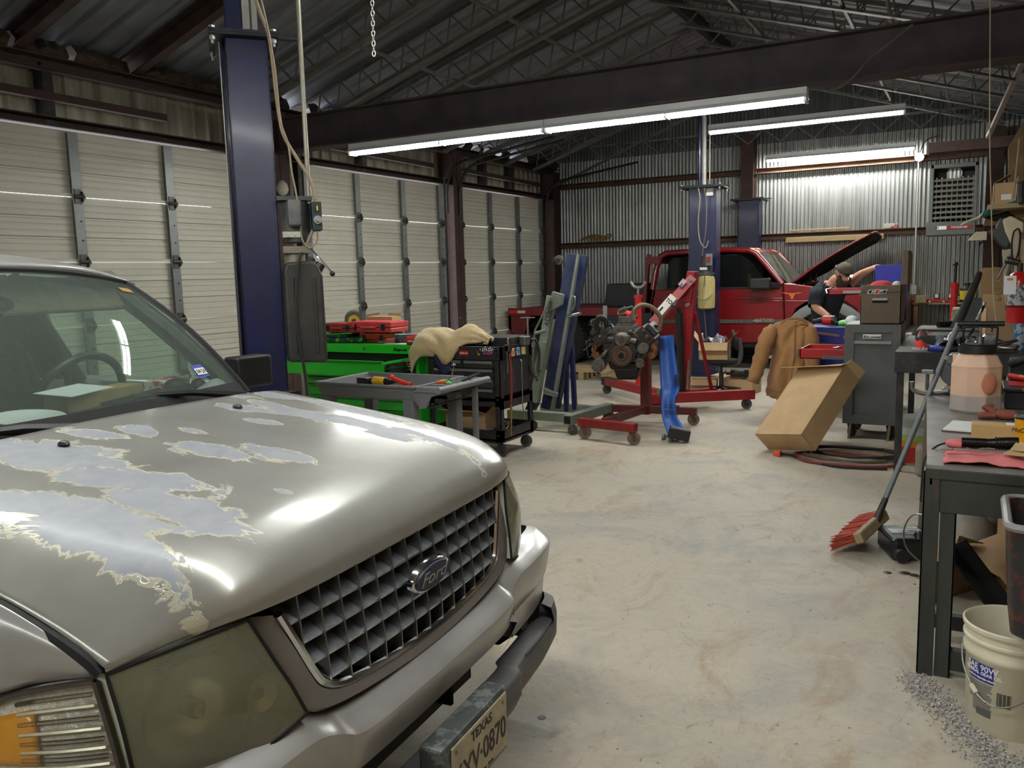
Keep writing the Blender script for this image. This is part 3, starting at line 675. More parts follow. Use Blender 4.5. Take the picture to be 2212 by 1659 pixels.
b = MB(); b.bb((.012, -.152, .315), (.017, .155, .470)); plate = b.build('licence_plate', pl_m, br, bevel=.006) if False else None
b = MB(); b.bb((.012, -.152, .315), (.017, .155, .470)); plate = b.build('licence_plate', pl_m, suv, bevel=.003)
ink = M('plate ink', (44, 40, 34), .6, var=.1); pm = basis((.0175, .0, .39), (0, 1, 0), (0, 0, 1))
text_obj('TEXAS', .036, pm @ T(.005, .055, 0), ink, plate, 'plate_lettering', .0005, 1.1, bold=.0008); text_obj('KXV\u00b70870', .084, pm @ T(.0, -.012, 0), ink, plate, 'plate_number', .0008, .82, bold=.0008)
text_obj('The Lone Star State', .016, pm @ T(.0, -.064, 0), ink, plate, 'plate_lettering', .0005)
for y in (-.13, .13):
    b = MB(); b.ball((.019, y, .452), .006, 5, (.5, 1, 1)); b.build('plate_screw', steel, plate)

# cowl, wipers, windshield, cabin ----------------------------------
b = MB(); b.grid([[(lerp(-1.195, -1.16, abs(t)**2), .80*t, 1.172) for t in [-1+.1*k for k in range(21)]], [(lerp(-1.29, -1.40, abs(t)**2), .78*t, 1.158) for t in [-1+.1*k for k in range(21)]]]); cowl = b.build('cowl', M('cowl plastic', (20, 20, 21), .32, var=.15), suv, solid=.02)
b = MB()
for k in range(36):
    y = -.7+.04*k; x = -1.225+.03*(y/.8)**2; b.box((x, y, 1.176), (.035, .014, .006))
tag(b.build('cowl_vent', gap_black, cowl), kind='stuff')
def ws(t, u):      # windshield surface: t across (-1..1), u from base to header
    a = abs(t); lo = Vector((-1.275-.10*a*a, t*.745, 1.165)); hi = Vector((-1.765-.075*a*a, t*.605, 1.662-.055*a*a)); p = lerp(lo, hi, u); bul = .035*math.sin(math.pi*u); return p + Vector((bul*.66, 0, bul*.75))
b = MB(); b.grid([[ws(-1+.1*k, j/8) for k in range(21)] for j in range(9)]); wshield = b.build('windshield', wind_glass, suv, smooth=True, angle=0)
b = MB(); ed = [ws(-1, j/8) for j in range(9)] + [ws(-1+.1*k, 1) for k in range(1, 21)] + [ws(1, 1-j/8) for j in range(1, 9)]; b.tube(ed, .012, 6); b.build('windshield_seal', gap_black, wshield, smooth=True)
b = MB(); b.grid([[ws(-1+.1*k, u)+Vector((.002, 0, .003)) for k in range(21)] for u in (0, .04, .085)]); b.build('windshield_frit', gap_black, wshield)
b = MB(); b.grid([[ws(lerp(.70, .79, k/3), lerp(.15, .235, j/3))+Vector((.003, 0, .004)) for k in range(4)] for j in range(4)]); stk = b.build('registration_sticker', M('blue sticker', (28, 50, 150), .4, var=.05), wshield)
sm = basis(ws(.745, .193)+Vector((.0045, 0, .0055)), ws(.79, .193)-ws(.70, .193), ws(.745, .24)-ws(.745, .15))
b = MB(sm); b.box((0, -.003, 0), (.058, .030, .001)); b.build('sticker_panel', paper, stk); text_obj('04\u00b724', .026, sm @ T(0, -.004, .001), ink, stk, 'sticker_date', .0003, .85, bold=.0006)
b = MB(); b.grid([[ws(lerp(.80, .90, k/3), lerp(.86, .90, j/2)+.0*k)+Vector((.003, 0, .004)) for k in range(4)] for j in range(3)]); b.build('toll_tag', M('toll tag', (150, 118, 60), .6, var=.1), wshield)
def wiper(base, tip0, tip1, mid):
    b = MB(); b.tube([base, lerp(Vector(base), Vector(mid), .5)+Vector((0, 0, .012)), mid], [.016, .013, .010], 6); b.ball(base, .02, 6, (1, 1, .6)); wp = b.build('wiper', black_plastic, suv, smooth=True)
    q = [lerp(Vector(tip0), Vector(tip1), t/8)+Vector((0, 0, .008*math.sin(math.pi*t/8))) for t in range(9)]; b = MB(); b.tube(q, .011, 5); b.beam(lerp(Vector(tip0), Vector(tip1), .28)+Vector((.0, 0, .018)), lerp(Vector(tip0), Vector(tip1), .72)+Vector((0, 0, .018)), .014, .008); b.build('wiper_blade', rubber, wp, smooth=True)
wiper((-1.255, .60, 1.178), (-1.315, -.12, 1.20), (-1.395, .48, 1.226), (-1.36, .18, 1.23))
wiper((-1.235, -.08, 1.178), (-1.345, -.70, 1.19), (-1.335, -.12, 1.196), (-1.35, -.42, 1.206))
b = MB()
def rz(x): return 1.678 + .09*min(1, max(0, (-1.78-x)/.75))**.6 if x > -4.3 else 1.757-.10*((-4.3-x)/.35)**2
xs = [-1.775, -1.80, -1.86, -1.95, -2.1, -2.4, -2.9, -3.5, -4.1, -4.4, -4.62]
b.grid([[(x-.075*t*t*(1 if x > -2 else .3), .66*t, rz(x)-.075*abs(t)**3) for t in [-1+.1*k for k in range(21)]] for x in xs]); roof = b.build('roof', silver_paint, suv, smooth=True, angle=0, solid=.02)
for s in (-1, 1):
    b = MB(); b.tube([(-1.42, s*.79, 1.12), (-1.50, s*.75, 1.20), (-1.72, s*.665, 1.42), (-1.93, s*.60, 1.585), (-2.1, s*.61, 1.62)], [.03, .032, .03, .032, .03], 8); b.build('windshield_pillar', silver_paint, suv, smooth=True)
    b = MB(); b.tube([(-1.41, s*.75, 1.16), (-1.66, s*.672, 1.40), (-1.88, s*.60, 1.585)], [.03, .034, .03], 8); b.build('pillar_trim', M('grey interior trim', (96, 98, 92), .8, var=.1), suv, smooth=True)
    # side body below the belt line
    SB = [[(x, .93, .32), (x, .945, .60), (x, .94, .85), (x, .92, 1.05), (x, .875, 1.165)] for x in (-1.64, -2.4, -3.3, -3.36, -4.3, -4.7)]
    b = MB(); b.grid([[(x, s*y, z) for x, y, z in r] for r in SB]); b.build('door_panel', silver_paint, suv, smooth=True, solid=.05, soff=-1 if s < 0 else 1)
    for xa, xb_ in ((-2.52, -2.60), (-3.45, -3.53), (-4.5, -4.62)):
        b = MB(); b.tube([(xa, s*.872, 1.15), (lerp(xa, xb_, 1), s*.64, 1.65)], .045, 8); b.build('roof_pillar', M('dark pillar trim', (40, 41, 42), .7, var=.1), suv, smooth=True)
    for xa, xb_, xt in ((-1.62, -2.50, -1.98), (-2.62, -3.46, -2.65), (-3.56, -4.52, -3.58)):
        b = MB(); b.face([(xa, s*.868, 1.165), (xb_, s*.868, 1.165), (xb_-.05, s*.662, 1.66), (xt, s*.662, 1.66)]); b.build('side_window', side_glass, suv)
    b = MB(); b.tube([(-1.62, s*.868, 1.165), (-2.02, s*.655, 1.60), (-2.55, s*.645, 1.64)], .018, 6); b.build('window_frame', gap_black, suv, smooth=True)
    # mirror
    b = MB(); b.box((-1.60, s*1.0, 1.215), (.10, .18, .135), rotm(0, 0, -s*.2)); b.tube([(-1.62, s*.88, 1.17), (-1.60, s*.96, 1.19)], .035, 8); b.build('side_mirror', black_plastic, suv, smooth=True, angle=60, bevel=.045, bseg=4)
    # wheels
    for wx in (-1.02, -3.76):
        b = MB(); b.lathe([(.20, -.10), (.33, -.11), (.365, -.085), (.37, 0), (.365, .085), (.33, .11), (.20, .10)], (wx, s*.80, .37), (0, 1, 0), 32); wl = b.build('wheel', rubber, suv, smooth=True, angle=30)
        b = MB(); b.lathe([(.21, .08), (.20, .115), (.16, .09), (.06, .105), (.0, .105)], (wx, s*.80, .37), (0, s, 0), 24); b.build('wheel_rim', M('alloy rim', (120, 120, 120), .35, .8), wl, smooth=True, angle=30)
b = MB(); b.face([(-4.7, -.9, .4), (-4.7, .9, .4), (-4.72, .88, 1.15), (-4.72, -.88, 1.15)]); b.build('tailgate', silver_paint, suv, solid=.05)
b = MB(); b.face([(-4.71, -.86, 1.16), (-4.71, .86, 1.16), (-4.6, .62, 1.66), (-4.6, -.62, 1.66)]); b.build('rear_window', side_glass, suv)
b = MB(); b.bb((-4.65, -.9, .40), (-1.35, .9, .46)); b.build('floor_pan', gap_black, suv)
b = MB(); b.bb((-1.25, -.42, .62), (-.45, .42, .98)); b.build('engine_bay', gap_black, suv)
b = MB(); b.bb((-2.2, -.60, 1.585), (-4.5, .60, 1.60)); b.bb((-1.90, -.58, 1.585), (-2.2, .58, 1.61)); b.build('headliner', M('brown grey headliner', (92, 84, 72), .9, var=.1), suv)
for y in (-.31, .31):
    b = MB(); b.box((-1.845, y, 1.57), (.022, .50, .16), rotm(0, rad(-38), 0)); b.build('sun_visor', M('sun visor cloth', (104, 92, 74), .9, var=.1, scale=20), suv, bevel=.02)
b = MB(); b.grid([[(x, y, z-.02*abs(y)) for y in (-.74, -.5, -.2, 0, .2, .5, .74)] for x, z in ((-1.30, 1.10), (-1.42, 1.135), (-1.65, 1.15), (-1.82, 1.14), (-1.90, 1.08), (-1.88, .85), (-1.80, .62))]); dash = b.build('dashboard', dash_mat, suv, smooth=True, solid=.02)
b = MB(); b.grid([[(-1.70, .20, 1.15), (-1.70, .38, 1.15), (-1.70, .56, 1.15)], [(-1.78, .20, 1.20), (-1.76, .38, 1.22), (-1.78, .56, 1.20)], [(-1.92, .20, 1.19), (-1.92, .38, 1.21), (-1.92, .56, 1.19)], [(-1.92, .20, 1.05), (-1.92, .38, 1.05), (-1.92, .56, 1.05)]]); b.build('instrument_hood', dash_mat, dash, smooth=True)
sw = basis((-1.88, .38, 1.165), (0, 1, 0), (.40, 0, .9))
b = MB(sw); b.tube([(.19*math.cos(2*math.pi*i/32), .19*math.sin(2*math.pi*i/32), 0) for i in range(33)], .016, 8, cap=False); st = b.build('steering_wheel', black_plastic, suv, smooth=True)
b = MB(sw); b.lathe([(.0, .03), (.06, .025), (.075, 0), (.06, -.03)], (0, 0, 0), (0, 0, 1), 16); b.box((0, -.02, 0), (.37, .05, .018)); b.box((0, -.11, 0), (.05, .16, .018)); b.build('wheel_hub', black_plastic, st, smooth=True, angle=30)
b = MB(); b.cyl((-1.85, .38, 1.13), (-1.72, .38, 1.05), .04); b.build('steering_column', black_plastic, suv)
for y in (-.38, .38):
    b = MB(); b.grid(patch([[Vector((x+dx*.5, y+yy, z)) for yy, dx in ((-.24, .04), (-.17, .0), (0, -.03), (.17, .0), (.24, .04))] for x, z in ((-2.30, .60), (-2.38, .85), (-2.46, 1.05), (-2.53, 1.22), (-2.60, 1.26))], 3, 3)); seat = b.build('seat', seat_mat, suv, smooth=True, solid=.12, soff=1)
    b = MB(); b.box((-2.10, y, .62), (.50, .48, .14)); b.build('seat_cushion', seat_mat, seat, bevel=.05)
    b = MB(); b.box((-2.60, y, 1.38), (.10, .26, .18), rotm(0, rad(12), 0)); b.cyl((-2.57, y-.06, 1.2), (-2.6, y-.06, 1.34), .007); b.cyl((-2.57, y+.06, 1.2), (-2.6, y+.06, 1.34), .007); b.build('headrest', seat_mat, seat, bevel=.045, bseg=3)
b = MB(); b.grid([[(-2.56, .78, 1.50), (-2.58, .78, 1.50)], [(-2.45, .80, 1.1), (-2.50, .80, 1.1)], [(-2.35, .72, .75), (-2.40, .72, .75)]]); b.build('seat_belt', M('grey seat belt', (96, 100, 102), .8), suv, solid=.003)
b = MB(); b.box((-3.35, 0, .95), (.16, 1.25, .60), rotm(0, rad(12), 0)); b.build('rear_seat', seat_mat, suv, bevel=.06)
b = MB(); b.ball((-1.80, 0, 1.545), .05, 8, (.4, 2.2, .7)); b.build('rear_view_mirror', black_plastic, suv, smooth=True)

# litter on the dashboard (each a thing of its own) -----------------
def on_car(o): o.matrix_world = o.matrix_world; return o
def cm(x, y, z, az=0.0, ay=0.0, ax=0.0): return Matrix.LocRotScale(carw(x, y, z), None, None) @ rotm(ax, ay, az+CAR_A)
def loose(name, mb_, mat, label, cat, group=None, **k): return tag(mb_.build(name, mat, **k), label, cat, group)
DZ = 1.163
b = MB(cm(-1.72, .33, DZ+.03, .12)); b.box((0, 0, 0), (.11, .36, .058)); loose('cardboard_box', b, M('dash box board', (150, 128, 84), .8, var=.08), 'long flat cardboard box on the SUV dashboard in front of the steering wheel', 'box', bevel=.003)
b = MB(cm(-1.71, .24, DZ+.068, .35, .10)); b.box((0, 0, 0), (.14, .26, .002)); loose('paper_sheet', b, paper, 'white sheet of paper lying on the long box on the SUV dashboard', 'paper')
b = MB(cm(-1.56, -.05, DZ+.004)); b.lathe([(.0, .006), (.075, .006), (.085, .012), (.11, .02), (.112, .018), (.08, .0), (0, 0)], (0, 0, .004), (.1, 0, 1), 28); loose('paper_plate', b, paper, 'round white paper plate on the SUV dashboard', 'plate', smooth=True)
papers = [(-1.50, -.32, .25, .22, .30, .05, 'crumpled pale sheet leaning on the SUV dashboard left of the paper plate'), (-1.46, .02, -.15, .16, .30, .01, 'printed form on the SUV dashboard under the paper plate'), (-1.48, .42, .1, .12, .26, .008, 'white envelope on the SUV dashboard behind the middle of the wiper'), (-1.47, -.60, -.1, .2, .2, .03, 'white paper at the near end of the SUV dashboard')]
for x, y, a, dx, dy, lift, lb in papers:
    b = MB(cm(x, y, DZ-.002 - (.02 if x > -1.45 else 0), a)); b.grid([[(-dx/2+dx*i/6, -dy/2+dy*j/6, .006+lift*(1-i/6)**1.5+.006*math.sin(3*i+2*j)*(lift > .02)) for j in range(7)] for i in range(7)]); loose('paper_sheet', b, paper, lb, 'paper', solid=.0015)
b = MB(cm(-1.50, .60, DZ+.02, .3)); b.grid(patch([[Vector((.05*i, .05*j, .02*random.random()+(.03 if i == 1 and j in (1, 2) else 0))) for j in range(4)] for i in range(3)], 3, 3)); loose('crumpled_napkin', b, paper, 'crumpled white napkin on the SUV dashboard near the far pillar', 'napkin', smooth=True, solid=.003)
b = MB(cm(-1.60, .60, DZ+.02)); b.ball((0, 0, .02), .045, 8, (1, 1.2, .7)); b.ball((.02, .09, .015), .03, 7, (1, 1, .8)); loose('sunglasses_pouch', b, black_plastic, 'small black pouch on the SUV dashboard behind the wiper arm', 'pouch', smooth=True)
b = MB(cm(-1.74, .68, DZ+.03, .3)); b.box((0, 0, 0), (.09, .20, .05)); loose('red_carton', b, M('red white carton', (176, 70, 62), .7, col2=(214, 210, 204), lo=.5, hi=.52, scale=14), 'small red and white carton on the SUV dashboard', 'carton', bevel=.003)
# ================================================================== near two-post lift column (turned, asymmetric), power unit, pipes
zc = 3.05; Rp = fl(577, 86, zc); Lp = fl(485, 80, zc); uu = Vector((Rp.x-Lp.x, Rp.y-Lp.y, 0)); PW = uu.length; ANG = math.atan2(uu.y, uu.x)
def lift_column(name, label, base, ang, H, W, D, flip=1, top_ext=True, plate=.07):
    """open-backed folded column; local x along its wide face, y away from that face"""
    r = thing(name, label, 'car lift', base, ang, None)
    t = .012; b = MB(); b.bb((0, 0, 0), (W, t, H)); b.bb((0, 0, 0), (t, D*.45, H)); b.bb((W-t, 0, 0), (W, D, H)); b.bb((0, D-t, 0), (W, D, H)); b.bb((-.022, D*.55, 0), (t, D, H)); b.bb((-.022, D*.42, 0), (-.012, D*.58, H)); b.build('column', blue_lift, r, bevel=.004)
    b = MB(); b.bb((.0, D*.47, .5), (.05, D*.53, H-.02)); b.build('column_slot', gap_black, r)
    b = MB(); b.cyl((-.03, D*.40, .02), (-.03, D*.40, H), .006, n=6); b.build('lock_cable', steel, r)
    b = MB(); b.bb((-plate-.02, -plate, H), (W+plate, D+plate+.02, H+.016)); b.bb((W+plate-.02, -plate*.2, H+.005), (W+plate+.11, plate*.4, H+.02)); b.bb((-plate-.02, -plate, H+.016), (W+plate, -plate+.012, H+.035)); b.bb((-plate-.02, -plate, H+.016), (-plate, D+plate, H+.035)); b.build('top_plate', M('dark plate steel', (44, 46, 52), .5, .4, var=.3), r, bevel=.002)
    for i, (x, y) in enumerate(((-plate, -plate+.03), (W+plate-.035, -plate+.03), (-plate, D+plate-.02), (W+plate-.03, D+plate-.02))):
        b = MB(); b.cyl((x, y, H-.05), (x, y, H+.05), .009, n=8); b.cyl((x, y, H-.028), (x, y, H-.004), .018, n=6); b.cyl((x, y, H+.036), (x, y, H+.05), .02, n=6); b.build('bolt', steel, r)
    b = MB(); b.bb((-.10, -.10, 0), (W+.10, D+.12, .02)); b.build('base_plate', blue_lift, r)
    for x, y in ((-.07, -.07), (W+.07, -.07), (-.07, D+.08), (W+.07, D+.08)):
        b = MB(); b.cyl((x, y, .02), (x, y, .05), .015, n=6); b.build('anchor_bolt', steel, r)
    b = MB(); b.bb((.02, .04, .35), (W-.02, D-.04, .75)); b.build('carriage', dark_steel, r)
    if top_ext:
        b = MB(); b.bb((.012, .03, H+.016), (W*.42, D-.06, H+1.0)); b.bb((W*.42, .05, H+.016), (W*.44, D-.1, H+1.0)); ex = b.build('extension', blue_lift, r)
        b = MB(); b.bb((W*.45, .03, H+.016), (W*.62, .06, H+1.0)); b.bb((W*.67, .03, H+.016), (W*.80, .06, H+1.0)); b.bb((W*.45, .06, H+.016), (W*.8, .07, H+1.0)); b.build('extension_channel', M('grey primer channel', (150, 146, 142), .6, .1, var=.15), r)
    return r
near_lift = lift_column('lift_column', 'dark blue lift column standing beside the silver SUV, topped by a bolted plate', (Lp.x, Lp.y, 0), ANG, zc, PW, .31)
W_ = PW
# power unit hangs on the side away from the car (local +x side), seen past the wide face
pu = near_lift; X0 = W_; motor_grey = M('dusty dark grey motor', (58, 60, 64), .5, .25, var=.35, scale=12, dirt=.5, dcol=(112, 108, 98))
b = MB(); b.lathe([(.055, 0), (.088, .004), (.09, .03), (.09, .26), (.084, .28), (.05, .285)], (X0+.10, -.05, 1.83), (0, 0, 1), 28); b.bb((X0-.01, -.14, 2.085), (X0+.20, .04, 2.11)); mo = b.build('motor', motor_grey, pu, smooth=True, angle=40)
b = MB(); b.bb((X0+.045, -.20, 1.925), (X0+.125, -.12, 2.085)); b.build('capacitor_box', M('dusty black box', (74, 78, 82), .5, var=.25, dirt=.5, dcol=(140, 132, 116)), mo, bevel=.014)
b = MB(); b.bb((X0+.01, -.147, 1.862), (X0+.115, -.136, 1.897)); b.build('rating_plate', M('rating label', (186, 182, 168), .5, .2, var=.1, col2=(120, 116, 110), lo=.55, hi=.6, scale=60), mo)
b = MB(); b.bb((X0+.01, -.13, 1.765), (X0+.17, -.02, 1.81)); b.cyl((X0+.08, -.05, 1.70), (X0+.08, -.05, 1.77), .065, n=20); b.build('pump_block', M('pump block', (128, 122, 108), .5, .4, var=.2), pu, bevel=.004)
b = MB()
prof = [(.0, 1.10), (.232, 1.085), (.238, 1.13), (.235, 1.625), (.205, 1.70), (.165, 1.72), (.02, 1.71), (.0, 1.66)]
b.prism([(X0+x, -.17, z) for x, z in prof], (0, .17, 0)); tk = b.build('oil_tank', M('black tank plastic', (36, 36, 35), .5, var=.35, scale=5, dirt=.5, dcol=(70, 66, 58)), pu, bevel=.018, bseg=3)
for x in (.04, .17):
    b = MB(); b.bb((X0+x, -.18, 1.15), (X0+x+.018, -.168, 1.62)); b.build('tank_rib', MATS['black tank plastic'], tk, bevel=.005)
b = MB(); b.cyl((X0+.205, -.10, 1.655), (X0+.235, -.10, 1.70), .032, .030, 16); b.build('filler_cap', black_plastic, tk)
b = MB(); b.tube(spline([(X0+.18, -.09, 1.79), (X0+.20, -.13, 1.76), (X0+.245, -.16, 1.70), (X0+.29, -.18, 1.64)], 4), .006, 6); lv = b.build('release_lever', chrome, pu, smooth=True)
b = MB(); b.ball((X0+.292, -.181, 1.636), .017, 8); b.build('lever_knob', black_plastic, lv, smooth=True)
b = MB(); b.bb((X0+.19, -.16, 1.90), (X0+.25, -.06, 2.075)); sw_ = b.build('switch_box', M('teal switch box', (20, 48, 50), .5, var=.2), pu, bevel=.006)
b = MB(); b.cyl((X0+.222, -.16, 2.035), (X0+.222, -.172, 2.035), .022, n=16); b.build('switch_dial', black_plastic, sw_)
b = MB(); b.box((X0+.222, -.175, 2.035), (.008, .004, .03)); b.build('dial_mark', M('yellow mark', (214, 200, 70), .5, var=0), sw_)
b = MB(); b.lathe([(.026, 0), (.026, .02), (.014, .02), (.014, .045)], (X0+.222, -.16, 1.965), (0, -1, 0), 12); b.build('push_button', steel, sw_)
hose_mat = M('dusty tan cable', (150, 134, 112), .7, var=.2, scale=10); hose_grey = M('grey dusty hose', (94, 90, 84), .7, var=.2)
u3 = Vector((math.cos(ANG), math.sin(ANG), 0)); v3 = Vector((-u3.y, u3.x, 0)); LP0 = Vector((Lp.x, Lp.y, 0))
def on_lift(px, py, off=.13): return aP(px, py, LP0 - v3*off, v3)
def pxtube(name, pts, r, mat, label, cat, off=.13, n=6, lift=None):
    P = [on_lift(x, y, off) for x, y in pts]; b = MB(); b.tube(spline(P, 4), r, n); return tag(b.build(name, mat, smooth=True), label, cat)
pxtube('hydraulic_hose', [(549, -10), (565, 35), (580, 75), (588, 130), (600, 230), (612, 290), (640, 340), (672, 392), (683, 440), (682, 480), (670, 510), (662, 530)], .011, hose_mat, 'thick tan hydraulic hose sagging from the top of the near lift column to its pump', 'hose', .12)
pxtube('electric_cable', [(562, -10), (578, 60), (594, 150), (606, 260), (622, 310), (630, 370), (640, 420), (648, 480), (652, 515), (668, 535), (685, 520), (684, 490)], .006, hose_mat, 'thin tan cable hanging beside the near lift column and looping at the motor', 'cable', .14)
pxtube('black_hose', [(652, 545), (645, 570), (640, 640), (644, 720), (656, 790), (662, 835), (668, 900), (676, 960)], .010, M('black rubber hose', (34, 34, 33), .7, var=.2), 'black hose hanging down in front of the oil tank of the near lift', 'hose', .19)
P0, P1 = on_lift(643, -10, .10), on_lift(668, 440, .10); b = MB(); top = P0 + (P0-P1)*.35; b.cyl(P1, top, .014, n=10); cp = tag(b.build('conduit_pipe', M('galvanised conduit', (150, 146, 132), .5, .4, var=.1), smooth=True), 'pale metal conduit dropping from the roof to the near lift switch box', 'pipe')
b = MB(); m_ = lerp(P0, P1, .43); b.cyl(m_-Vector((0, 0, .03)), m_+Vector((0, 0, .03)), .019, n=10); b.box(m_+Vector((.02, .02, .012)), (.02, .02, .014)); b.box(m_+Vector((.02, .02, -.012)), (.02, .02, .014)); b.build('coupling', steel, cp, world=False) if False else None
# hanging chain of separate links
ch = thing('chain', 'thin bright chain hanging from the roof above the big beam', 'chain', aY(808, 122, 3.5)); ch0 = ch.location; lk = None
for i in range(36):
    if lk is None:
        b = MB(); b.tube([(.008*math.cos(2*math.pi*k/12), 0, .014*math.sin(2*math.pi*k/12)) for k in range(13)], .0028, 5, cap=False); lk = b.build('chain_link', M('bright chain', (200, 198, 190), .4, .5, var=.1), ch, smooth=True); o = lk
    else: o = lk.copy(); COL.objects.link(o)
    o.location = (.0004*i, 0, .014+.024*i); o.rotation_euler = (0, .0, (i % 2)*math.pi/2+.4)

# ================================================================== bright green tool chest
green = M('bright green enamel', (38, 186, 44), .3, 0, var=.06, scale=4, coat=.4)
gx0, gx1, gy0, gy1, gz = -5.80, -4.42, 6.20, 6.86, .985
gc = thing('tool_chest', 'bright green roller tool chest with its top drawer pulled open', 'tool chest', ((gx0+gx1)/2, (gy0+gy1)/2, 0))
def gl(x, y, z): return (x-gc.location.x, y-gc.location.y, z)
b = MB(); b.bb(gl(gx0, gy0+.02, .13), gl(gx0+.03, gy1, gz)); b.bb(gl(gx1-.03, gy0+.02, .13), gl(gx1, gy1, gz)); b.bb(gl(gx0, gy1-.02, .13), gl(gx1, gy1, gz)); b.bb(gl(gx0, gy0, .13), gl(gx1, gy1, .15)); b.bb(gl(gx0, gy0+.02, gz-.02), gl(gx1, gy1, gz)); b.bb(gl(gx0, gy0, gz-.085), gl(gx1, gy0+.02, gz)); b.bb(gl(gx0, gy0, .13), gl(gx0+.035, gy0+.02, gz)); b.bb(gl(gx1-.035, gy0, .13), gl(gx1, gy0+.02, gz)); b.build('cabinet', green, gc, bevel=.004)
b = MB(); b.bb(gl(gx0+.03, gy0+.03, .15), gl(gx1-.03, gy1-.03, gz-.03)); b.build('cabinet_interior', gap_black, gc)
text_obj('Snap-on', .042, basis(gl(gx1-.20, gy0-.002, gz-.045), (1, 0, 0), (0, 0, 1)), M('black script', (22, 40, 24), .4, var=0), gc, 'chest_lettering', .003, 1.15, .3, bold=.0012)
b = MB(); b.bb(gl(gx1-.10, gy0-.003, gz-.04), gl(gx1-.05, gy0, gz-.02)); b.build('maker_badge', chrome, gc)
b = MB(); b.cyl(gl(gx1-.62, gy0, gz-.045), gl(gx1-.62, gy0-.008, gz-.045), .014, n=14); b.build('lock', steel, gc)
def drawer(x0, x1, z0, z1, pull, parent):
    d = MB(); d.bb(gl(x0, gy0-.016-pull, z0), gl(x1, gy0-pull, z1)); d.bb(gl(x0, gy0-.03-pull, z1-.008), gl(x1, gy0-pull, z1))
    if pull:
        d.bb(gl(x0+.015, gy0-pull, z0+.01), gl(x0+.022, gy0, z1-.012)); d.bb(gl(x1-.022, gy0-pull, z0+.01), gl(x1-.015, gy0, z1-.012)); d.bb(gl(x0+.015, gy0-pull, z0+.01), gl(x1-.015, gy0, z0+.016))
    o = d.build('drawer', green, parent, bevel=.002); h = MB(); h.bb(gl(x0+.02, gy0-.026-pull, z1-.024), gl(x1-.02, gy0-.016-pull, z1-.010)); h.build('drawer_pull', M('dark green pull', (24, 120, 30), .4, var=.05), o)
    return o
od = drawer(gx0+.04, gx1-.04, .745, .885, .46, gc)
for k, zz in enumerate((.835, .785)):
    b = MB(); b.bb(gl(gx1-.052, gy0-.44, zz-.017), gl(gx1-.035, gy0-.02, zz+.017)); b.build('drawer_slide', chrome, od)
    b = MB(); b.bb(gl(gx1-.035, gy0-.40, zz-.007), gl(gx1-.032, gy0-.05, zz+.007)); b.build('slide_groove', gap_black, od)
b = MB()
for k in range(22): b.lathe([(.016, 0), (.016, .05), (.011, .05)], gl(gx0+.12+.055*k, gy0-.30+.03*(k % 2), .765), (0, 0, 1), 10)
tag(b.build('socket_rows', M('dark sockets', (40, 46, 48), .3, .7, var=.2), od, smooth=True, angle=30), kind='stuff')
zz = .735
for hh in (.075, .075, .11, .11, .14): drawer(gx0+.04, gx1-.04, zz-hh, zz-.006, 0, gc); zz -= hh
for x in (gx0+.1, gx1-.1):
    for y in (gy0+.1, gy1-.1):
        b = MB(); b.cyl(gl(x-.025, y, .065), gl(x+.025, y, .065), .065, n=18); b.bb(gl(x-.035, y-.03, .08), gl(x+.035, y+.03, .13)); b.build('caster', dark_steel, gc, smooth=True, angle=30)
# things lying on the chest
ZT = gz+.002
def case(name, label, c, size, az, mat, tilt=0.0, handle=True):
    m = T(*c) @ rotm(tilt, 0, az); r = thing(name, label, 'tool case', c, az, None); x, y, z = size
    b = MB(); b.bb((-x/2, -y/2, 0), (x/2, y/2, z*.48)); b.build('case_base', mat, r, bevel=.012)
    b = MB(); b.bb((-x/2, -y/2, z*.52), (x/2, y/2, z)); b.bb((-x/2+.03, -y/2+.03, z-.002), (x/2-.03, y/2-.03, z+.006)); b.build('case_lid', mat, r, bevel=.012)
    b = MB(); b.tube([(-x*.16, -y/2, z*.5), (-x*.14, -y/2-.03, z*.5), (x*.14, -y/2-.03, z*.5), (x*.16, -y/2, z*.5)], .010, 8); b.build('case_handle', mat, r, smooth=True)
    for s in (-1, 1):
        b = MB(); b.bb((s*x*.32-.022, -y/2-.006, z*.22), (s*x*.32+.022, -y/2+.002, z*.82)); b.build('latch', black_plastic, r, bevel=.003)
    return r
red_case = M('red case plastic', (158, 46, 48), .5, var=.08, scale=6); pink_case = M('bright red case plastic', (206, 62, 70), .45, var=.06, scale=6); orange_case = M('dull orange red plastic', (160, 58, 34), .5, var=.1)
b = MB(T(-5.42, 6.42, ZT) @ rotm(0, 0, .1)); b.bb((-.27, -.16, 0), (.27, .16, .05)); b.bb((-.20, -.165, .05), (.10, .12, .075)); tag(b.build('green_tray', M('dark green tray', (20, 60, 52), .5, col2=(96, 170, 40), lo=.55, hi=.6, scale=12), bevel=.012), 'flat dark green organiser under the folder on the green chest', 'organiser')
b = MB(T(-5.50, 6.42, ZT+.078) @ rotm(rad(2), rad(-3), .05)); b.bb((-.22, -.13, 0), (.22, .13, .012)); tag(b.build('green_folder', M('light green folder', (80, 200, 60), .5, var=.05), bevel=.003), 'light green clip folder lying under the darker red case', 'folder')
case('red_case', 'darker red plastic tool case, left one on the green chest', (-5.45, 6.43, ZT+.095), (.38, .26, .085), .06, red_case)
case('orange_case', 'dull orange-red case lying under the bright red case', (-5.06, 6.50, ZT), (.34, .26, .085), -.05, orange_case)
case('pink_case', 'bright red plastic drill case, right one on the green chest', (-5.10, 6.50, ZT+.094), (.52, .30, .10), .04, pink_case)
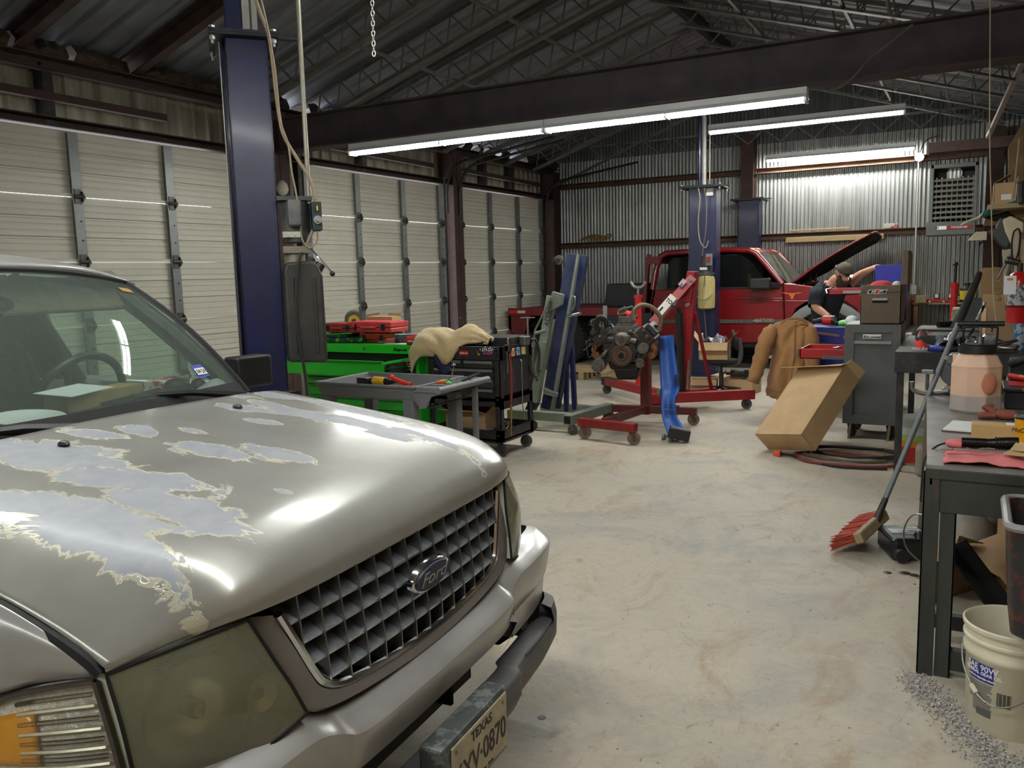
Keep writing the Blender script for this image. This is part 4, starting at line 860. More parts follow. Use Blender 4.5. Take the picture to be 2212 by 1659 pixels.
b = MB(T(-5.22, 6.75, ZT)); b.bb((-.16, -.07, 0), (.16, .07, .23)); b.prism([(-.16, -.07, .23), (.0, -.07, .25), (.0, -.066, .25), (-.16, -.066, .23)], (0, .01, .02)); b.prism([(.0, .07, .23), (.16, .07, .23), (.17, .08, .255), (.01, .08, .26)], (0, .003, 0)); tag(b.build('cardboard_box', cardboard), 'open brown cardboard box behind the red cases on the green chest', 'box')
can = thing('spray_tube', 'black and red printed cylinder lying on the green chest', 'canister', (-4.62, 6.40, ZT+.045), 0.5)
b = MB(); b.cyl((-.16, 0, 0), (-.12, 0, 0), .045, n=20); b.cyl((.12, 0, 0), (.2, 0, 0), .043, n=20); b.build('end_cap', black_plastic, can, smooth=True, angle=30)
b = MB(); b.cyl((-.12, 0, 0), (.12, 0, 0), .0445, n=24); b.build('canister_body', M('printed canister', (52, 56, 64), .35, var=.1, scale=5, col2=(190, 40, 34), lo=.5, hi=.53), can, smooth=True, angle=30)
b = MB(T(-4.86, 6.33, ZT) @ rotm(0, 0, .3)); b.bb((-.09, -.03, 0), (.09, .03, .018)); tag(b.build('box_cutter', M('grey red cutter', (120, 116, 112), .4, .4, col2=(170, 40, 34), lo=.5, hi=.52), bevel=.006), 'small grey and red hand tool beside the canister on the green chest', 'hand tool')
b = MB(T(-4.72, 6.30, ZT) @ rotm(0, 0, -.2)); b.bb((-.13, -.05, 0), (.13, .05, .003)); tag(b.build('paper_sheet', paper), 'white slip of paper in front of the canister on the green chest', 'paper')
b = MB(T(-4.50, 6.27, ZT) @ rotm(0, 0, .4)); b.bb((-.07, -.05, 0), (.07, .05, .03)); tag(b.build('leather_pouch', M('red leather', (120, 44, 36), .6), bevel=.01), 'small red leather pouch at the right end of the green chest', 'pouch')
# bench grinder on its pedestal behind the chest
gp = Vector((-6.02, 7.25, 0)); gr = thing('bench_grinder', 'green bench grinder with a yellow-centred wheel, behind the green chest', 'grinder', gp, rad(-50))
b = MB(); b.cyl((0, 0, 0), (0, 0, 1.02), .06, n=14); b.bb((-.18, -.18, 0), (.18, .18, .02)); b.bb((-.14, -.12, 1.02), (.14, .12, 1.05)); b.build('pedestal', dark_steel, gr)
b = MB(); b.cyl((-.17, 0, 1.15), (.17, 0, 1.15), .095, n=24); b.bb((-.12, -.08, 1.05), (.12, .08, 1.10)); b.build('grinder_motor', M('grinder green', (44, 92, 78), .45, var=.15), gr, smooth=True, angle=30)
for s in (-1, 1):
    b = MB(); b.cyl((s*.19, 0, 1.15), (s*.225, 0, 1.15), .10, n=28); wq = b.build('grinding_wheel', M('grinding wheel', (92, 84, 76), .9, var=.2), gr, smooth=True, angle=30)
    b = MB(); b.cyl((s*.225, 0, 1.15), (s*.229, 0, 1.15), .062, n=24); b.build('wheel_label', M('yellow wheel label', (206, 168, 50), .6), wq, smooth=True, angle=30); b = MB(); b.cyl((s*.229, 0, 1.15), (s*.25, 0, 1.15), .022, n=12); b.build('wheel_nut', dark_steel, wq, smooth=True, angle=30)

# ================================================================== black service cart
black_paint = M('black cart paint', (24, 24, 28), .45, var=.3, scale=8, dirt=.55, dcol=(78, 76, 74), bump=.03)
bx0, bx1, by0, by1, bz = -4.31, -3.56, 6.20, 6.80, .985
bc_ = thing('service_cart', 'black drawer service cart with stickers on its front', 'tool cart', ((bx0+bx1)/2, (by0+by1)/2, 0))
def bl(x, y, z): return (x-bc_.location.x, y-bc_.location.y, z)
for x in (bx0, bx1):
    for y in (by0, by1):
        b = MB(); sx = 1 if x == bx0 else -1; sy = 1 if y == by0 else -1; b.bb(bl(x, y, .14), bl(x+sx*.055, y+sy*.006, bz)); b.bb(bl(x, y, .14), bl(x+sx*.006, y+sy*.055, bz)); b.build('post', black_paint, bc_)
        b = MB()
        for zz in (.20, .45, .52, .90, .95): b.cyl(bl(x+sx*.03, y-sy*.004, zz), bl(x+sx*.03, y, zz), .008, n=6)
        b.build('bolt', steel, bc_); tag(bc_.children[-1], kind='stuff')
b = MB(); b.bb(bl(bx0, by0, .50), bl(bx1, by1, .53)); b.bb(bl(bx0, by0, .455), bl(bx1, by0+.01, .55)); b.bb(bl(bx1-.01, by0, .43), bl(bx1, by1, .53)); b.bb(bl(bx0, by0, .43), bl(bx0+.01, by1, .53)); b.build('middle_shelf', black_paint, bc_)
b = MB(); b.bb(bl(bx0+.03, by0+.012, .53), bl(bx1-.03, by1-.01, .90)); b.build('drawer_case', gap_black, bc_)
b = MB(); b.bb(bl(bx0+.02, by1-.012, .53), bl(bx1-.02, by1, .99)); b.bb(bl(bx1-.012, by0+.02, .55), bl(bx1-.004, by1-.02, .97)); b.bb(bl(bx0+.004, by0+.02, .55), bl(bx0+.012, by1-.02, .97)); b.build('side_panel', M('scuffed black panel', (34, 34, 36), .5, var=.3, scale=5, stretch=(1, 3, .6), col2=(112, 108, 102), lo=.60, hi=.72), bc_)
b = MB(); b.bb(bl(bx0, by0-.004, .865), bl(bx1, by0+.012, bz)); b.bb(bl(bx0, by0, .90), bl(bx1, by1, .91)); b.bb(bl(bx0, by1-.01, .9), bl(bx1, by1, bz)); b.bb(bl(bx0, by0, .9), bl(bx0+.01, by1, bz)); b.bb(bl(bx1-.01, by0, .86), bl(bx1, by1, bz)); b.bb(bl(bx0+.04, by0+.25, .91), bl(bx1-.02, by1+.015, 1.045)); b.build('top_tray', black_paint, bc_, bevel=.003)
alu = M('brushed drawer pull', (150, 150, 150), .35, .7, var=.1)
for (xa, xb_, za, zb) in ((bx0+.06, (bx0+bx1)/2-.005, .795, .862), ((bx0+bx1)/2+.005, bx1-.06, .795, .862), (bx0+.06, bx1-.06, .705, .79), (bx0+.06, bx1-.06, .62, .70), (bx0+.06, bx1-.06, .545, .615)):
    b = MB(); b.bb(bl(xa, by0-.012, za), bl(xb_, by0+.01, zb)); dd = b.build('drawer', black_paint, bc_, bevel=.002)
    b = MB(); b.bb(bl(xa+.012, by0-.022, zb-.028), bl(xb_-.012, by0-.012, zb-.004)); b.build('drawer_pull', alu, dd, bevel=.002)
b = MB(); b.bb(bl(bx0, by0, .15), bl(bx1, by1, .165)); b.bb(bl(bx0, by0, .13), bl(bx1, by0+.008, .245)); b.bb(bl(bx0, by1-.008, .13), bl(bx1, by1, .245)); b.bb(bl(bx0, by0, .13), bl(bx0+.008, by1, .245)); b.bb(bl(bx1-.008, by0, .13), bl(bx1, by1, .245)); b.build('bottom_tray', black_paint, bc_)
def caster(parent, c, r=.055, w=.035, mat=None, top=.14, fork=dark_steel, rot=0.0, spokes=False, sub=False):
    """swivel caster: c is the floor point under it, in the parent's coordinates"""
    x, y, z = c; m = T(x, y, z) @ rotm(0, 0, rot)
    b = MB(m); b.bb((-.03, -.022, top-.012), (.03, .022, top)); b.prism([(-.022, -w*.75, top-.012), (.022, -w*.75, top-.012), (.03, -w*.75, r*.75), (.012, -w*.75, r*.75)], (0, .004, 0)); b.prism([(-.022, w*.75, top-.012), (.022, w*.75, top-.012), (.03, w*.75, r*.75), (.012, w*.75, r*.75)], (0, .004, 0)); k = b.build('caster', fork, parent)
    b = MB(m); b.lathe([(r*.45, -w/2), (r*.95, -w/2), (r, -w*.3), (r, w*.3), (r*.95, w/2), (r*.45, w/2), (r*.42, w*.2), (r*.15, w*.25), (.006, w*.45)], (.018, 0, r), (0, 1, 0), 20, cap=False); b.lathe([(r*.45, -w/2), (r*.42, -w*.2), (r*.15, -w*.25), (.006, -w*.45)], (.018, 0, r), (0, 1, 0), 20, cap=False); wl = b.build('caster_wheel', mat or M('caster rubber', (70, 66, 62), .6, var=.2), k, smooth=True, angle=40) 
    return k
for x in (bx0+.06, bx1-.06):
    for y in (by0+.07, by1-.07): caster(bc_, bl(x, y, 0), .056, .034, top=.13, rot=.5)
# stickers on the front
def sticker(parent, c, w_, h_, col, name, txt=None, ts=.02, tcol=(240, 240, 240), shear=0.0):
    bs = basis(c, (1, 0, 0), (0, 0, 1)); b = MB(bs); b.box((0, 0, .001), (w_, h_, .002)); s_ = b.build(name, M('sticker '+str(col), col, .4, var=.03), parent, bevel=.0)
    if txt: text_obj(txt, ts, bs @ T(0, 0, .002), M('print '+str(tcol), tcol, .5, var=0), s_, 'sticker_print', .0005, 1, shear, bold=.0004)
    return s_
fy = by0-.006
sticker(bc_, bl(-3.92, fy, .925), .095, .044, (176, 24, 34), 'sticker', 'Edelbrock', .020, shear=.2)
sh = MB(); sh.prism([bl(-3.765+x, fy, .945+z) for x, z in ((-.026, .03), (.026, .03), (.026, -.015), (0, -.042), (-.026, -.015))], (0, -.002, 0)); s1 = sh.build('sticker', M('black gold sticker', (32, 32, 34), .4, col2=(190, 176, 60), lo=.55, hi=.58, scale=30), bc_)
fl_ = MB()
for s in (-1, 1): fl_.box(Vector(bl(-3.675+s*.028, fy-.002, .955)), (.05, .002, .05), rotm(0, s*.5, 0))
s2 = fl_.build('sticker', paper, bc_); ck = MB()
for s in (-1, 1):
    for i in range(4):
        for j in range(4):
            if (i+j) % 2: mm = rotm(0, s*.5, 0); ck.box(Vector(bl(-3.675+s*.028, fy-.0035, .955)) + mm @ Vector((-.019+.0125*i, 0, -.019+.0125*j)), (.0125, .001, .0125), mm)
ck.build('flag_checks', black_plastic, s2); tag(s2.children[0], kind='stuff')
b = MB(); b.box(bl(-3.675, fy-.005, .932), (.085, .002, .03)); b.build('flag_banner', M('banner blue', (60, 70, 140), .5, col2=(190, 60, 60), lo=.5, hi=.52, scale=40), s2)
text_obj('BILSTEIN', .034, basis(bl(-4.07, by0-.0135, .822), (1, 0, 0), (0, 0, 1)), M('white print', (206, 206, 206), .5, var=.05), bc_, 'cart_lettering', .001, 1.0, bold=.001)
b = MB(); b.prism([bl(-3.88+x, by0-.0135, .59+z) for x, z in ((-.02, -.02), (0, .02), (.02, -.02), (.012, -.02), (0, .004), (-.012, -.02))], (0, -.001, 0)); b.build('cart_emblem', MATS['white print'], bc_)
# fleece-lined jacket thrown over the cart corner
jk = thing('fleece_jacket', 'cream fleece-lined plaid jacket bundled over the black cart corner', 'jacket', (-4.20, 6.32, .985))
plaid = M('navy plaid cloth', (34, 44, 74), .9, var=.3, scale=14, stretch=(1, .2, 3), col2=(120, 124, 134), lo=.62, hi=.66)
fleece = M('cream fleece', (206, 182, 138), .95, var=.08, scale=30, bump=.5, bscale=120, sheen=.3)
def cloth(ctrl, name, mat, parent, th=.02, nu=6, nv=6, wr=.0, seed=0, sub=0):
    rnd = random.Random(seed); G = patch([[Vector(p) for p in r] for r in ctrl], nu, nv)
    for i, r in enumerate(G):
        for j, p in enumerate(r): p += Vector((math.sin(i*1.3+seed)*math.cos(j*.9), math.cos(i*.8+j*1.1+seed), math.sin(j*1.4+i*.5)))*wr
    b = MB(); b.grid(G); return b.build(name, mat, parent, smooth=True, angle=0, solid=th, soff=0, sub=sub)
cloth([[(-.26, -.17, -.26), (-.26, -.19, -.08), (-.22, -.14, .05), (-.22, .0, .12), (-.2, .12, .06)], [(-.16, -.18, -.10), (-.14, -.20, .0), (-.12, -.12, .09), (-.12, .02, .14), (-.1, .14, .07)], [(.0, -.15, -.09), (.0, -.18, -.02), (.0, -.10, .08), (.02, .02, .13), (.02, .14, .09)], [(.12, -.16, -.16), (.13, -.18, -.06), (.12, -.10, .07), (.12, .0, .11), (.13, .12, .10)], [(.26, -.08, .01), (.25, -.08, .03), (.24, -.04, .10), (.24, .04, .17), (.24, .12, .12)], [(.36, -.02, .02), (.36, 0, .05), (.36, .02, .09), (.36, .08, .10), (.36, .14, .06)], [(.44, .02, .01), (.44, .04, .03), (.44, .06, .05), (.44, .09, .05), (.44, .14, .03)]], 'fleece_lining', fleece, jk, .035, 5, 5, .006, 2)
cloth([[(-.02, -.15, -.16), (.0, -.17, -.06), (.03, -.1, .03)], [(.06, -.14, -.26), (.07, -.16, -.10), (.09, -.08, .04)], [(.13, -.14, -.22), (.15, -.14, -.08), (.18, -.06, .05)], [(.22, -.05, -.005), (.25, -.05, .01), (.28, .0, .04)], [(.40, .0, .005), (.41, .03, .01), (.43, .06, .02)]], 'plaid_shell', plaid, jk, .02, 4, 4, .006, 5)
cloth([[(-.24, -.16, -.24), (-.20, -.18, -.28), (-.15, -.16, -.24)], [(-.23, -.17, -.32), (-.19, -.19, -.36), (-.14, -.17, -.31)], [(-.24, -.16, -.38), (-.20, -.18, -.41), (-.16, -.16, -.36)]], 'jacket_cuff', plaid, jk, .03, 4, 4, .004, 7)
b = MB(T(-4.16, 6.62, 1.02) @ rotm(.25, -.1, 0)); b.cyl((0, 0, 0), (0, 0, .16), .022, .018, 12); b.cyl((0, 0, .16), (0, 0, .20), .012, n=10); tag(b.build('screwdriver_handle', M('black red grip', (40, 38, 38), .4, col2=(150, 40, 30), lo=.55, hi=.58, scale=14), smooth=True, angle=40), 'black tool grip standing up behind the cream jacket', 'hand tool')
# air tools hung on the cart's right side
hk = thing('air_gun', 'air blow gun with a red hose, hung on the right side of the black cart', 'air tool', (bx1+.015, 6.30, 0))
b = MB(); b.bb((-.01, -.02, .94), (.03, .05, 1.0)); b.cyl((.01, .02, 1.0), (.01, .02, 1.05), .012, n=8); b.cyl((.01, -.01, .75), (.01, -.01, .95), .008, n=8); b.build('gun_body', chrome, hk, bevel=.004)
b = MB(); b.tube(spline([(.012, .03, .92), (.016, .04, .8), (.014, .05, .6), (.012, .04, .52), (.012, .035, .46)], 4), [.012]*17, 8); b.build('air_hose', M('red rubber hose', (122, 44, 34), .6, var=.15), hk, smooth=True)
b = MB(); b.cyl((.012, .035, .46), (.012, .03, .30), .011, .008, 8); b.cyl((.012, .03, .30), (.012, .02, .22), .006, n=6); b.box((.012, .015, .21), (.006, .025, .05)); b.build('gun_tip', M('brass', (160, 124, 60), .35, .8, var=.15), hk)
cl_ = thing('clamp', 'steel C-clamp hanging at the rear right corner of the black cart', 'clamp', (bx1+.03, 6.70, .7))
b = MB(); b.tube(spline([(0, .04, .30), (.01, .10, .30), (.02, .15, .2), (.02, .14, .05), (.02, .08, -.04), (.02, .0, .0), (.01, -.02, .1)], 5), .014, 8); b.build('clamp_frame', dark_steel, cl_, smooth=True)
b = MB(); b.cyl((0, -.02, .26), (0, -.02, .52), .010, n=8); b.cyl((-.06, -.05, .51), (.06, .01, .51), .006, n=6); b.build('clamp_screw', steel, cl_)
for i, (y, col, lb) in enumerate(((6.40, (196, 110, 30), 'orange tag magnet on the right side of the black cart'), (6.50, (40, 110, 190), 'blue tag magnet on the right side of the black cart'), (6.60, (204, 184, 50), 'yellow tag magnet on the right side of the black cart'))):
    b = MB(T(bx1+.014, y, .92)); b.bb((0, -.03, -.035), (.015, .03, .035)); tag(b.build('magnet_tag', M('tag %d' % i, col, .5, col2=(190, 190, 186), lo=.52, hi=.56, scale=30), bevel=.004), lb, 'magnet')
b = MB(T(bx1+.02, 6.63, .985)); b.bb((-.03, -.05, -.02), (.03, .05, .06)); tag(b.build('chrome_bracket', steel, bevel=.006), 'small bare metal box clamped to the top right edge of the black cart', 'bracket')
b = MB(); b.tube([(bx1+.016, 6.57, .82), (bx1+.018, 6.57, .4), (bx1+.03, 6.58, .30)], .005, 6); b.tube([(bx1+.018, 6.57, .82), (bx1+.005, 6.57, .84)], .005, 6); tag(b.build('steel_rod', steel, smooth=True), 'thin steel rod hanging on the right side of the black cart', 'rod')
# open carton and wires on the bottom tray
def open_carton(name, label, c, size, az, flaps, mat=cardboard, tilt=None):
    r = thing(name, label, 'box', c, az); 
    if tilt: r.rotation_euler = (tilt[0], tilt[1], az)
    x, y, z = size; t = .005; b = MB(); b.bb((-x/2, -y/2, 0), (x/2, y/2, t)); b.bb((-x/2, -y/2, 0), (x/2, -y/2+t, z)); b.bb((-x/2, y/2-t, 0), (x/2, y/2, z)); b.bb((-x/2, -y/2, 0), (-x/2+t, y/2, z)); b.bb((x/2-t, -y/2, 0), (x/2, y/2, z)); b.build('carton', mat, r)
    for side, ang, ln in flaps:
        b = MB()
        if side in '+y-y': s = 1 if side == '+y' else -1; b.prism([(-x/2, s*y/2, z), (x/2, s*y/2, z), (x/2-.004, s*(y/2+math.cos(ang)*ln), z+math.sin(ang)*ln), (-x/2+.004, s*(y/2+math.cos(ang)*ln), z+math.sin(ang)*ln)], (0, 0, .004))
        else: s = 1 if side == '+x' else -1; b.prism([(s*x/2, -y/2, z), (s*x/2, y/2, z), (s*(x/2+math.cos(ang)*ln), y/2-.004, z+math.sin(ang)*ln), (s*(x/2+math.cos(ang)*ln), -y/2+.004, z+math.sin(ang)*ln)], (0, 0, .004))
        b.build('box_flap', mat, r)
    return r
open_carton('cardboard_box', 'open cardboard carton on the bottom tray of the black cart', (-4.0, 6.48, .168), (.42, .36, .20), .05, (('+x', .8, .16), ('-y', .3, .14), ('+y', 1.2, .14), ('-x', .9, .15)))
wb = thing('cable_bundle', 'tangle of grey wires on the bottom tray of the black cart', 'cables', (-3.68, 6.42, .17))
for k in range(7):
    P = [Vector((random.uniform(-.09, .09), random.uniform(-.17, .15), .01+.02*k*random.random()+.02)) for _ in range(7)]; b = MB(); b.tube(spline(P, 4), .005, 5); b.build('wire', [hose_grey, rubber, M('pale wire', (160, 156, 148), .6)][k % 3], wb, smooth=True)
# ================================================================== grey plastic utility cart with tools
ug = M('grey structural plastic', (112, 114, 116), .5, var=.08, scale=6, bump=.05, bscale=200)
uz = .85; ux0, ux1, uy0, uy1 = -4.27, -3.36, 4.66, 5.29
uc = thing('utility_cart', 'grey plastic utility cart with a tray of tools and a ribbed handle', 'cart', ((ux0+ux1)/2, (uy0+uy1)/2, 0))
def ul(x, y, z): return (x-uc.location.x, y-uc.location.y, z)
def tray(z0, z1, nm):
    b = MB(); o = [(ux0, uy0), (ux1, uy0), (ux1, uy1), (ux0, uy1)]; k = .025
    def ring(d, z): return [ul(x+(d if x == ux0 else -d), y+(d if y == uy0 else -d), z) for x, y in o]
    b.grid([ring(.045, z0), ring(.03, z0+.01), ring(.006, z1-.02), ring(-.006, z1-.02), ring(-.006, z1), ring(.008, z1), ring(.012, z1-.01), ring(.035, z0+.028), ring(.20, z0+.026), ring(.2, z0)], closed=True); b.face([ul(ux0+.2, uy0+.2, z0+.026), ul(ux1-.2, uy0+.2, z0+.026), ul(ux1-.2, uy1-.2, z0+.026), ul(ux0+.2, uy1-.2, z0+.026)]); return b.build(nm, ug, uc, bevel=.006)
tray(uz-.115, uz, 'tray'); tray(.24, .36, 'lower_tray')
for x, y in ((ux0+.07, uy0+.07), (ux1-.09, uy0+.07), (ux0+.07, uy1-.07), (ux1+.13, uy1-.05), (ux1-.02, uy1-.1)):
    if x > ux1: b = MB(); b.bb(ul(x-.02, y-.02, .0), ul(x+.02, y+.02, uz-.07))
    else: b = MB(); b.prism([ul(x-.045, y-.04, .10), ul(x+.045, y-.04, .10), ul(x+.045, y+.04, .10), ul(x-.045, y+.04, .10)], (0, 0, uz-.2))
    b.build('leg', ug, uc, bevel=.01)
b = MB(); b.tube([ul(ux1+.20, uy0-.01, uz-.022), ul(ux1+.20, uy1+.03, uz-.022)], .024, 14); 
for k in range(6): b.beam(ul(ux1-.02, uy0+.1+.09*k, uz-.02), ul(ux1+.19, uy0+.1+.09*k, uz-.018), .022, .02)
b.bb(ul(ux1-.01, uy0, uz-.04), ul(ux1+.2, uy1, uz-.03)); b.build('handle', ug, uc, smooth=True, angle=40)
b = MB()
for y in (uy0+.01, uy1-.02): b.prism([ul(ux1-.02, y, uz-.005), ul(ux1+.2, y, uz-.005), ul(ux1+.2, y, uz-.045), ul(ux1+.12, y, uz-.07), ul(ux1+.08, y, uz-.15), ul(ux1+.03, y, uz-.16), ul(ux1-.02, y, uz-.10)], (0, .02, 0))
tag(b.build('handle_bracket', ug, uc, bevel=.004), kind='stuff')
b = MB(); b.tube([ul(ux1+.08, uy0+.03, uz-.15), ul(ux1+.10, uy1+.02, uz-.14)], .007, 6); b.build('tie_rod', dark_steel, uc)
for x in (ux0+.1, ux1-.1):
    for y in (uy0+.09, uy1-.09): caster(uc, ul(x, y, 0), .05, .03, top=.11)
ZB = uz-.089
dr = thing('cordless_drill', 'yellow and black cordless drill in the grey cart tray', 'drill', (-3.85, 4.86, ZB), -.15)
b = MB(); b.cyl((-.02, 0, .085), (.10, 0, .085), .032, n=16); b.build('drill_body', M('drill yellow', (222, 178, 30), .45, var=.05), dr, smooth=True, angle=40)
b = MB(); b.cyl((.10, 0, .085), (.17, 0, .085), .028, .016, 14); b.cyl((.17, 0, .085), (.20, 0, .085), .008, n=8); b.build('chuck', black_plastic, dr, smooth=True, angle=40)
b = MB(); b.beam((-.01, 0, .07), (-.09, 0, .06), .035, .04); b.bb((-.17, -.045, .02), (-.07, .045, .105)); b.build('battery_grip', black_plastic, dr, bevel=.008)
def pliers(name, label, c, az, hcol, L=.2):
    r = thing(name, label, 'pliers', c, az)
    for s in (-1, 1):
        b = MB(); b.tube(spline([(0, 0, .012), (-.05, s*.018, .012), (-L*.6, s*.03, .014), (-L, s*.022, .012)], 4), .009, 6); b.build('handle', M('grip '+str(hcol), hcol, .5), r, smooth=True)
    b = MB(); b.prism([(0, -.014, .004), (.05, -.008, .004), (.06, 0, .004), (.05, .008, .004), (0, .014, .004)], (0, 0, .014)); b.cyl((0, 0, .0), (0, 0, .022), .016, n=10); b.build('jaw', dark_steel, r); return r
pliers('pliers', 'red-handled pliers beside the drill in the grey cart tray', (-3.60, 4.92, ZB+.03), .3, (176, 28, 34)); pliers('pliers', 'dark red-handled pliers under the other pliers in the grey cart tray', (-3.66, 4.84, ZB+.005), .05, (120, 22, 30)); 
b = MB(T(-3.72, 5.0, ZB)); b.tube([(-.09, 0, .09), (.0, .0, .06), (.10, -.02, .05)], [.018, .02, .014], 8); b.ball((-.1, 0, .095), .024, 7); tag(b.build('red_ratchet_grip', M('bright red grip', (206, 44, 30), .4), smooth=True), 'bright red tool grip sticking up in the grey cart tray', 'hand tool')
glv = MB(T(-3.52, 4.88, ZB)); glv.ball((0, 0, .03), .06, 8, (1.4, .9, .5)); 
for k in range(4): glv.tube([(-.05, -.03+.02*k, .03), (-.11, -.04+.028*k, .02+.006*k), (-.15, -.04+.03*k, .012)], [.018, .016, .012], 6)
tag(glv.build('work_glove', M('rust brown glove', (140, 78, 62), .9, var=.2, scale=20), smooth=True), 'rust-brown work glove in the grey cart tray', 'glove')
b = MB(T(-3.45, 4.90, ZB+.05) @ rotm(.05, -.12, .35)); b.bb((-.15, -.012, 0), (.10, .012, .008)); b.prism([(.10, -.03, -.003), (.16, -.034, -.003), (.19, 0, -.003), (.16, .034, -.003), (.10, .03, -.003)], (0, 0, .014)); tag(b.build('spanner', steel, bevel=.003), 'grey steel spanner lying over the brown glove', 'spanner')
b = MB(T(-3.32, 4.97, ZB+.06)); b.ball((0, 0, .02), .035, 7, (1.5, .8, .6)); b.bb((-.06, -.02, 0), (.06, .02, .02)); tag(b.build('green_clip', M('neon green plastic', (60, 220, 60), .4), smooth=True, angle=40), 'neon green plastic clip at the handle end of the grey cart', 'clip')
pk = thing('pick_tool', 'orange-handled pick with a hooked shaft on the grey cart handle', 'pick', (-3.25, 4.85, uz-.004), .9); b = MB(); b.cyl((-.05, 0, .014), (.02, 0, .018), .013, n=8); b.build('pick_handle', M('orange grip', (220, 100, 40), .4), pk, smooth=True, angle=40); b = MB(); b.tube(spline([(.02, 0, .018), (.06, 0, .05), (.09, .02, .12), (.08, .05, .16)], 4), .0035, 5); b.build('pick_shaft', chrome, pk, smooth=True)
b = MB(T(-3.16, 5.10, uz+.004) @ rotm(0, -.35, .7)); b.cyl((-.08, 0, .02), (.05, 0, .02), .011, n=8); b.cyl((.05, 0, .02), (.07, 0, .02), .006, n=6); b.box((0, .012, .03), (.05, .004, .006)); tag(b.build('pen_light', dark_steel, smooth=True, angle=40), 'small black pen light resting on the ribbed grey cart handle', 'torch')
b = MB(T(-3.98, 4.92, ZB) @ rotm(0, 0, .5)); b.cyl((-.1, 0, .012), (.05, 0, .012), .011, n=8); tag(b.build('tan_screwdriver', M('tan wood handle', (170, 120, 60), .5)), 'tan-handled screwdriver at the left of the grey cart tray', 'screwdriver')
# ================================================================== folded engine hoist (grey base and boom, blue legs folded upright)
grey_green = M('grey green hoist paint', (128, 136, 126), .5, .1, var=.15, scale=6, dirt=.35, dcol=(88, 84, 76)); blue_leg = M('worn blue tube', (12, 28, 66), .42, .1, var=.25, scale=5, dirt=.3, dcol=(110, 110, 112))
def px7(x, y): return (1060+x/3.607, 520+y/3.607)
def a7(x, y, Y): return aY(*px7(x, y), Y)
fh = thing('folding_hoist', 'folded engine hoist with grey base and boom and blue legs standing up', 'engine hoist', (-3.75, 7.75, 0)); O = fh.location.copy()
def rel(p): return Vector(p)-O
def bar(name, p0, p1, w_, h_, mat, par, upv=(0, 0, 1), bev=.004): b = MB(); b.beam(p0, p1, w_, h_, upv); return b.build(name, mat, par, bevel=bev)
zb_ = .155
def sq_tube(name, p0, p1, w_, mat, par):      # open-ended square tube
    bar(name, p0, p1, w_, w_, mat, par); d = (Vector(p0)-Vector(p1)).normalized(); b = MB(); b.beam(Vector(p0)+d*.001, Vector(p0)+d*.002, w_*.78, w_*.78); b.build('tube_mouth', gap_black, par)
sq_tube('base_bar', rel((-3.47, 7.36, zb_)), rel((-3.38, 8.25, zb_)), .095, grey_green, fh)
bar('base_bar', rel((-4.22, 7.52, zb_)), rel((-3.48, 7.50, zb_)), .09, .09, grey_green, fh); bar('base_bar', rel((-4.1, 8.05, zb_)), rel((-3.42, 8.0, zb_)), .09, .09, grey_green, fh)
for p in ((-3.46, 7.42), (-3.40, 8.18), (-3.95, 7.50), (-3.9, 8.03)): caster(fh, rel((p[0], p[1], 0)), .05, .03, top=.11, fork=M('caster grey', (92, 90, 84), .5, .4), rot=.4)
lo, hi = a7(440, 1310, 7.75), a7(640, 108, 7.95); bar('folded_leg', rel(lo), rel(hi), .11, .09, blue_leg, fh, (0, 1, 0)); sh_ = Vector((.075, .02, 0)); 
b = MB(); b.beam(rel(lo)+Vector((.07, -.01, 0)), rel(hi)+Vector((.065, 0, 0)), .03, .06, (0, 1, 0)); b.build('leg_web', grey_green, fh)
lo2, hi2 = a7(500, 1300, 7.85), a7(725, 112, 8.0); bar('folded_leg', rel(lo2), rel(hi2), .10, .08, blue_leg, fh, (0, 1, 0))
bar('leg_strap', rel(a7(415, 1165, 7.70)), rel(a7(520, 1195, 7.78)), .05, .12, grey_green, fh, (0, 1, 0))
for a, c, w_ in (((590, 620), (590, 1330), .05), ((622, 640), (655, 1315), .05)): bar('support_strut', rel(a7(*a, 7.98)), rel(a7(*c, 7.98)), w_, .04, M('dark blue strut', (22, 30, 78), .45, var=.2), fh, (0, 1, 0))
k = caster(fh, (0, 0, 0), .05, .03, top=.11); k.location = rel(a7(560, 175, 7.95)); k.rotation_euler = (0, rad(-70), 0)
bm0, bm1 = a7(345, 1260, 7.62), a7(475, 430, 7.75); bar('boom', rel(bm0), rel(bm1), .085, .085, grey_green, fh, (0, 1, 0)); t1 = a7(550, 440, 7.78)
b = MB(); b.prism([rel(a7(*p, 7.66)) for p in ((478, 395), (562, 420), (548, 500), (455, 560), (430, 560))], (0, .05, 0)); b.build('boom_head', grey_green, fh, bevel=.004)
bar('boom_foot', rel(a7(300, 1340, 7.62)), rel(a7(345, 1250, 7.62)), .09, .09, blue_leg, fh, (0, 1, 0))
b = MB()
for t in (.22, .38, .52, .68): q = rel(lerp(bm0, bm1, t)); b.cyl(q+Vector((0, -.044, 0)), q+Vector((0, -.040, 0)), .012, n=10)
tag(b.build('pin_hole', gap_black, fh), kind='stuff')
d_ = (bm1-bm0).normalized(); text_obj('ACDelco', .075, basis(rel(a7(458, 572, 7.60)+Vector((0, -.02, 0))), d_, Vector((0, -1, 0)).cross(d_)), gap_black, fh, 'boom_lettering', .001, .9, .2, bold=.001)
for pts, r_ in ((((470, 440), (345, 700), (320, 1050)), .010), (((430, 700), (350, 720)), .018), (((415, 790), (380, 1000)), .03)):
    b = MB(); b.tube([rel(a7(*p, 7.6)) for p in pts], r_, 8); b.build('link_bar', grey_green, fh, smooth=True, angle=50)
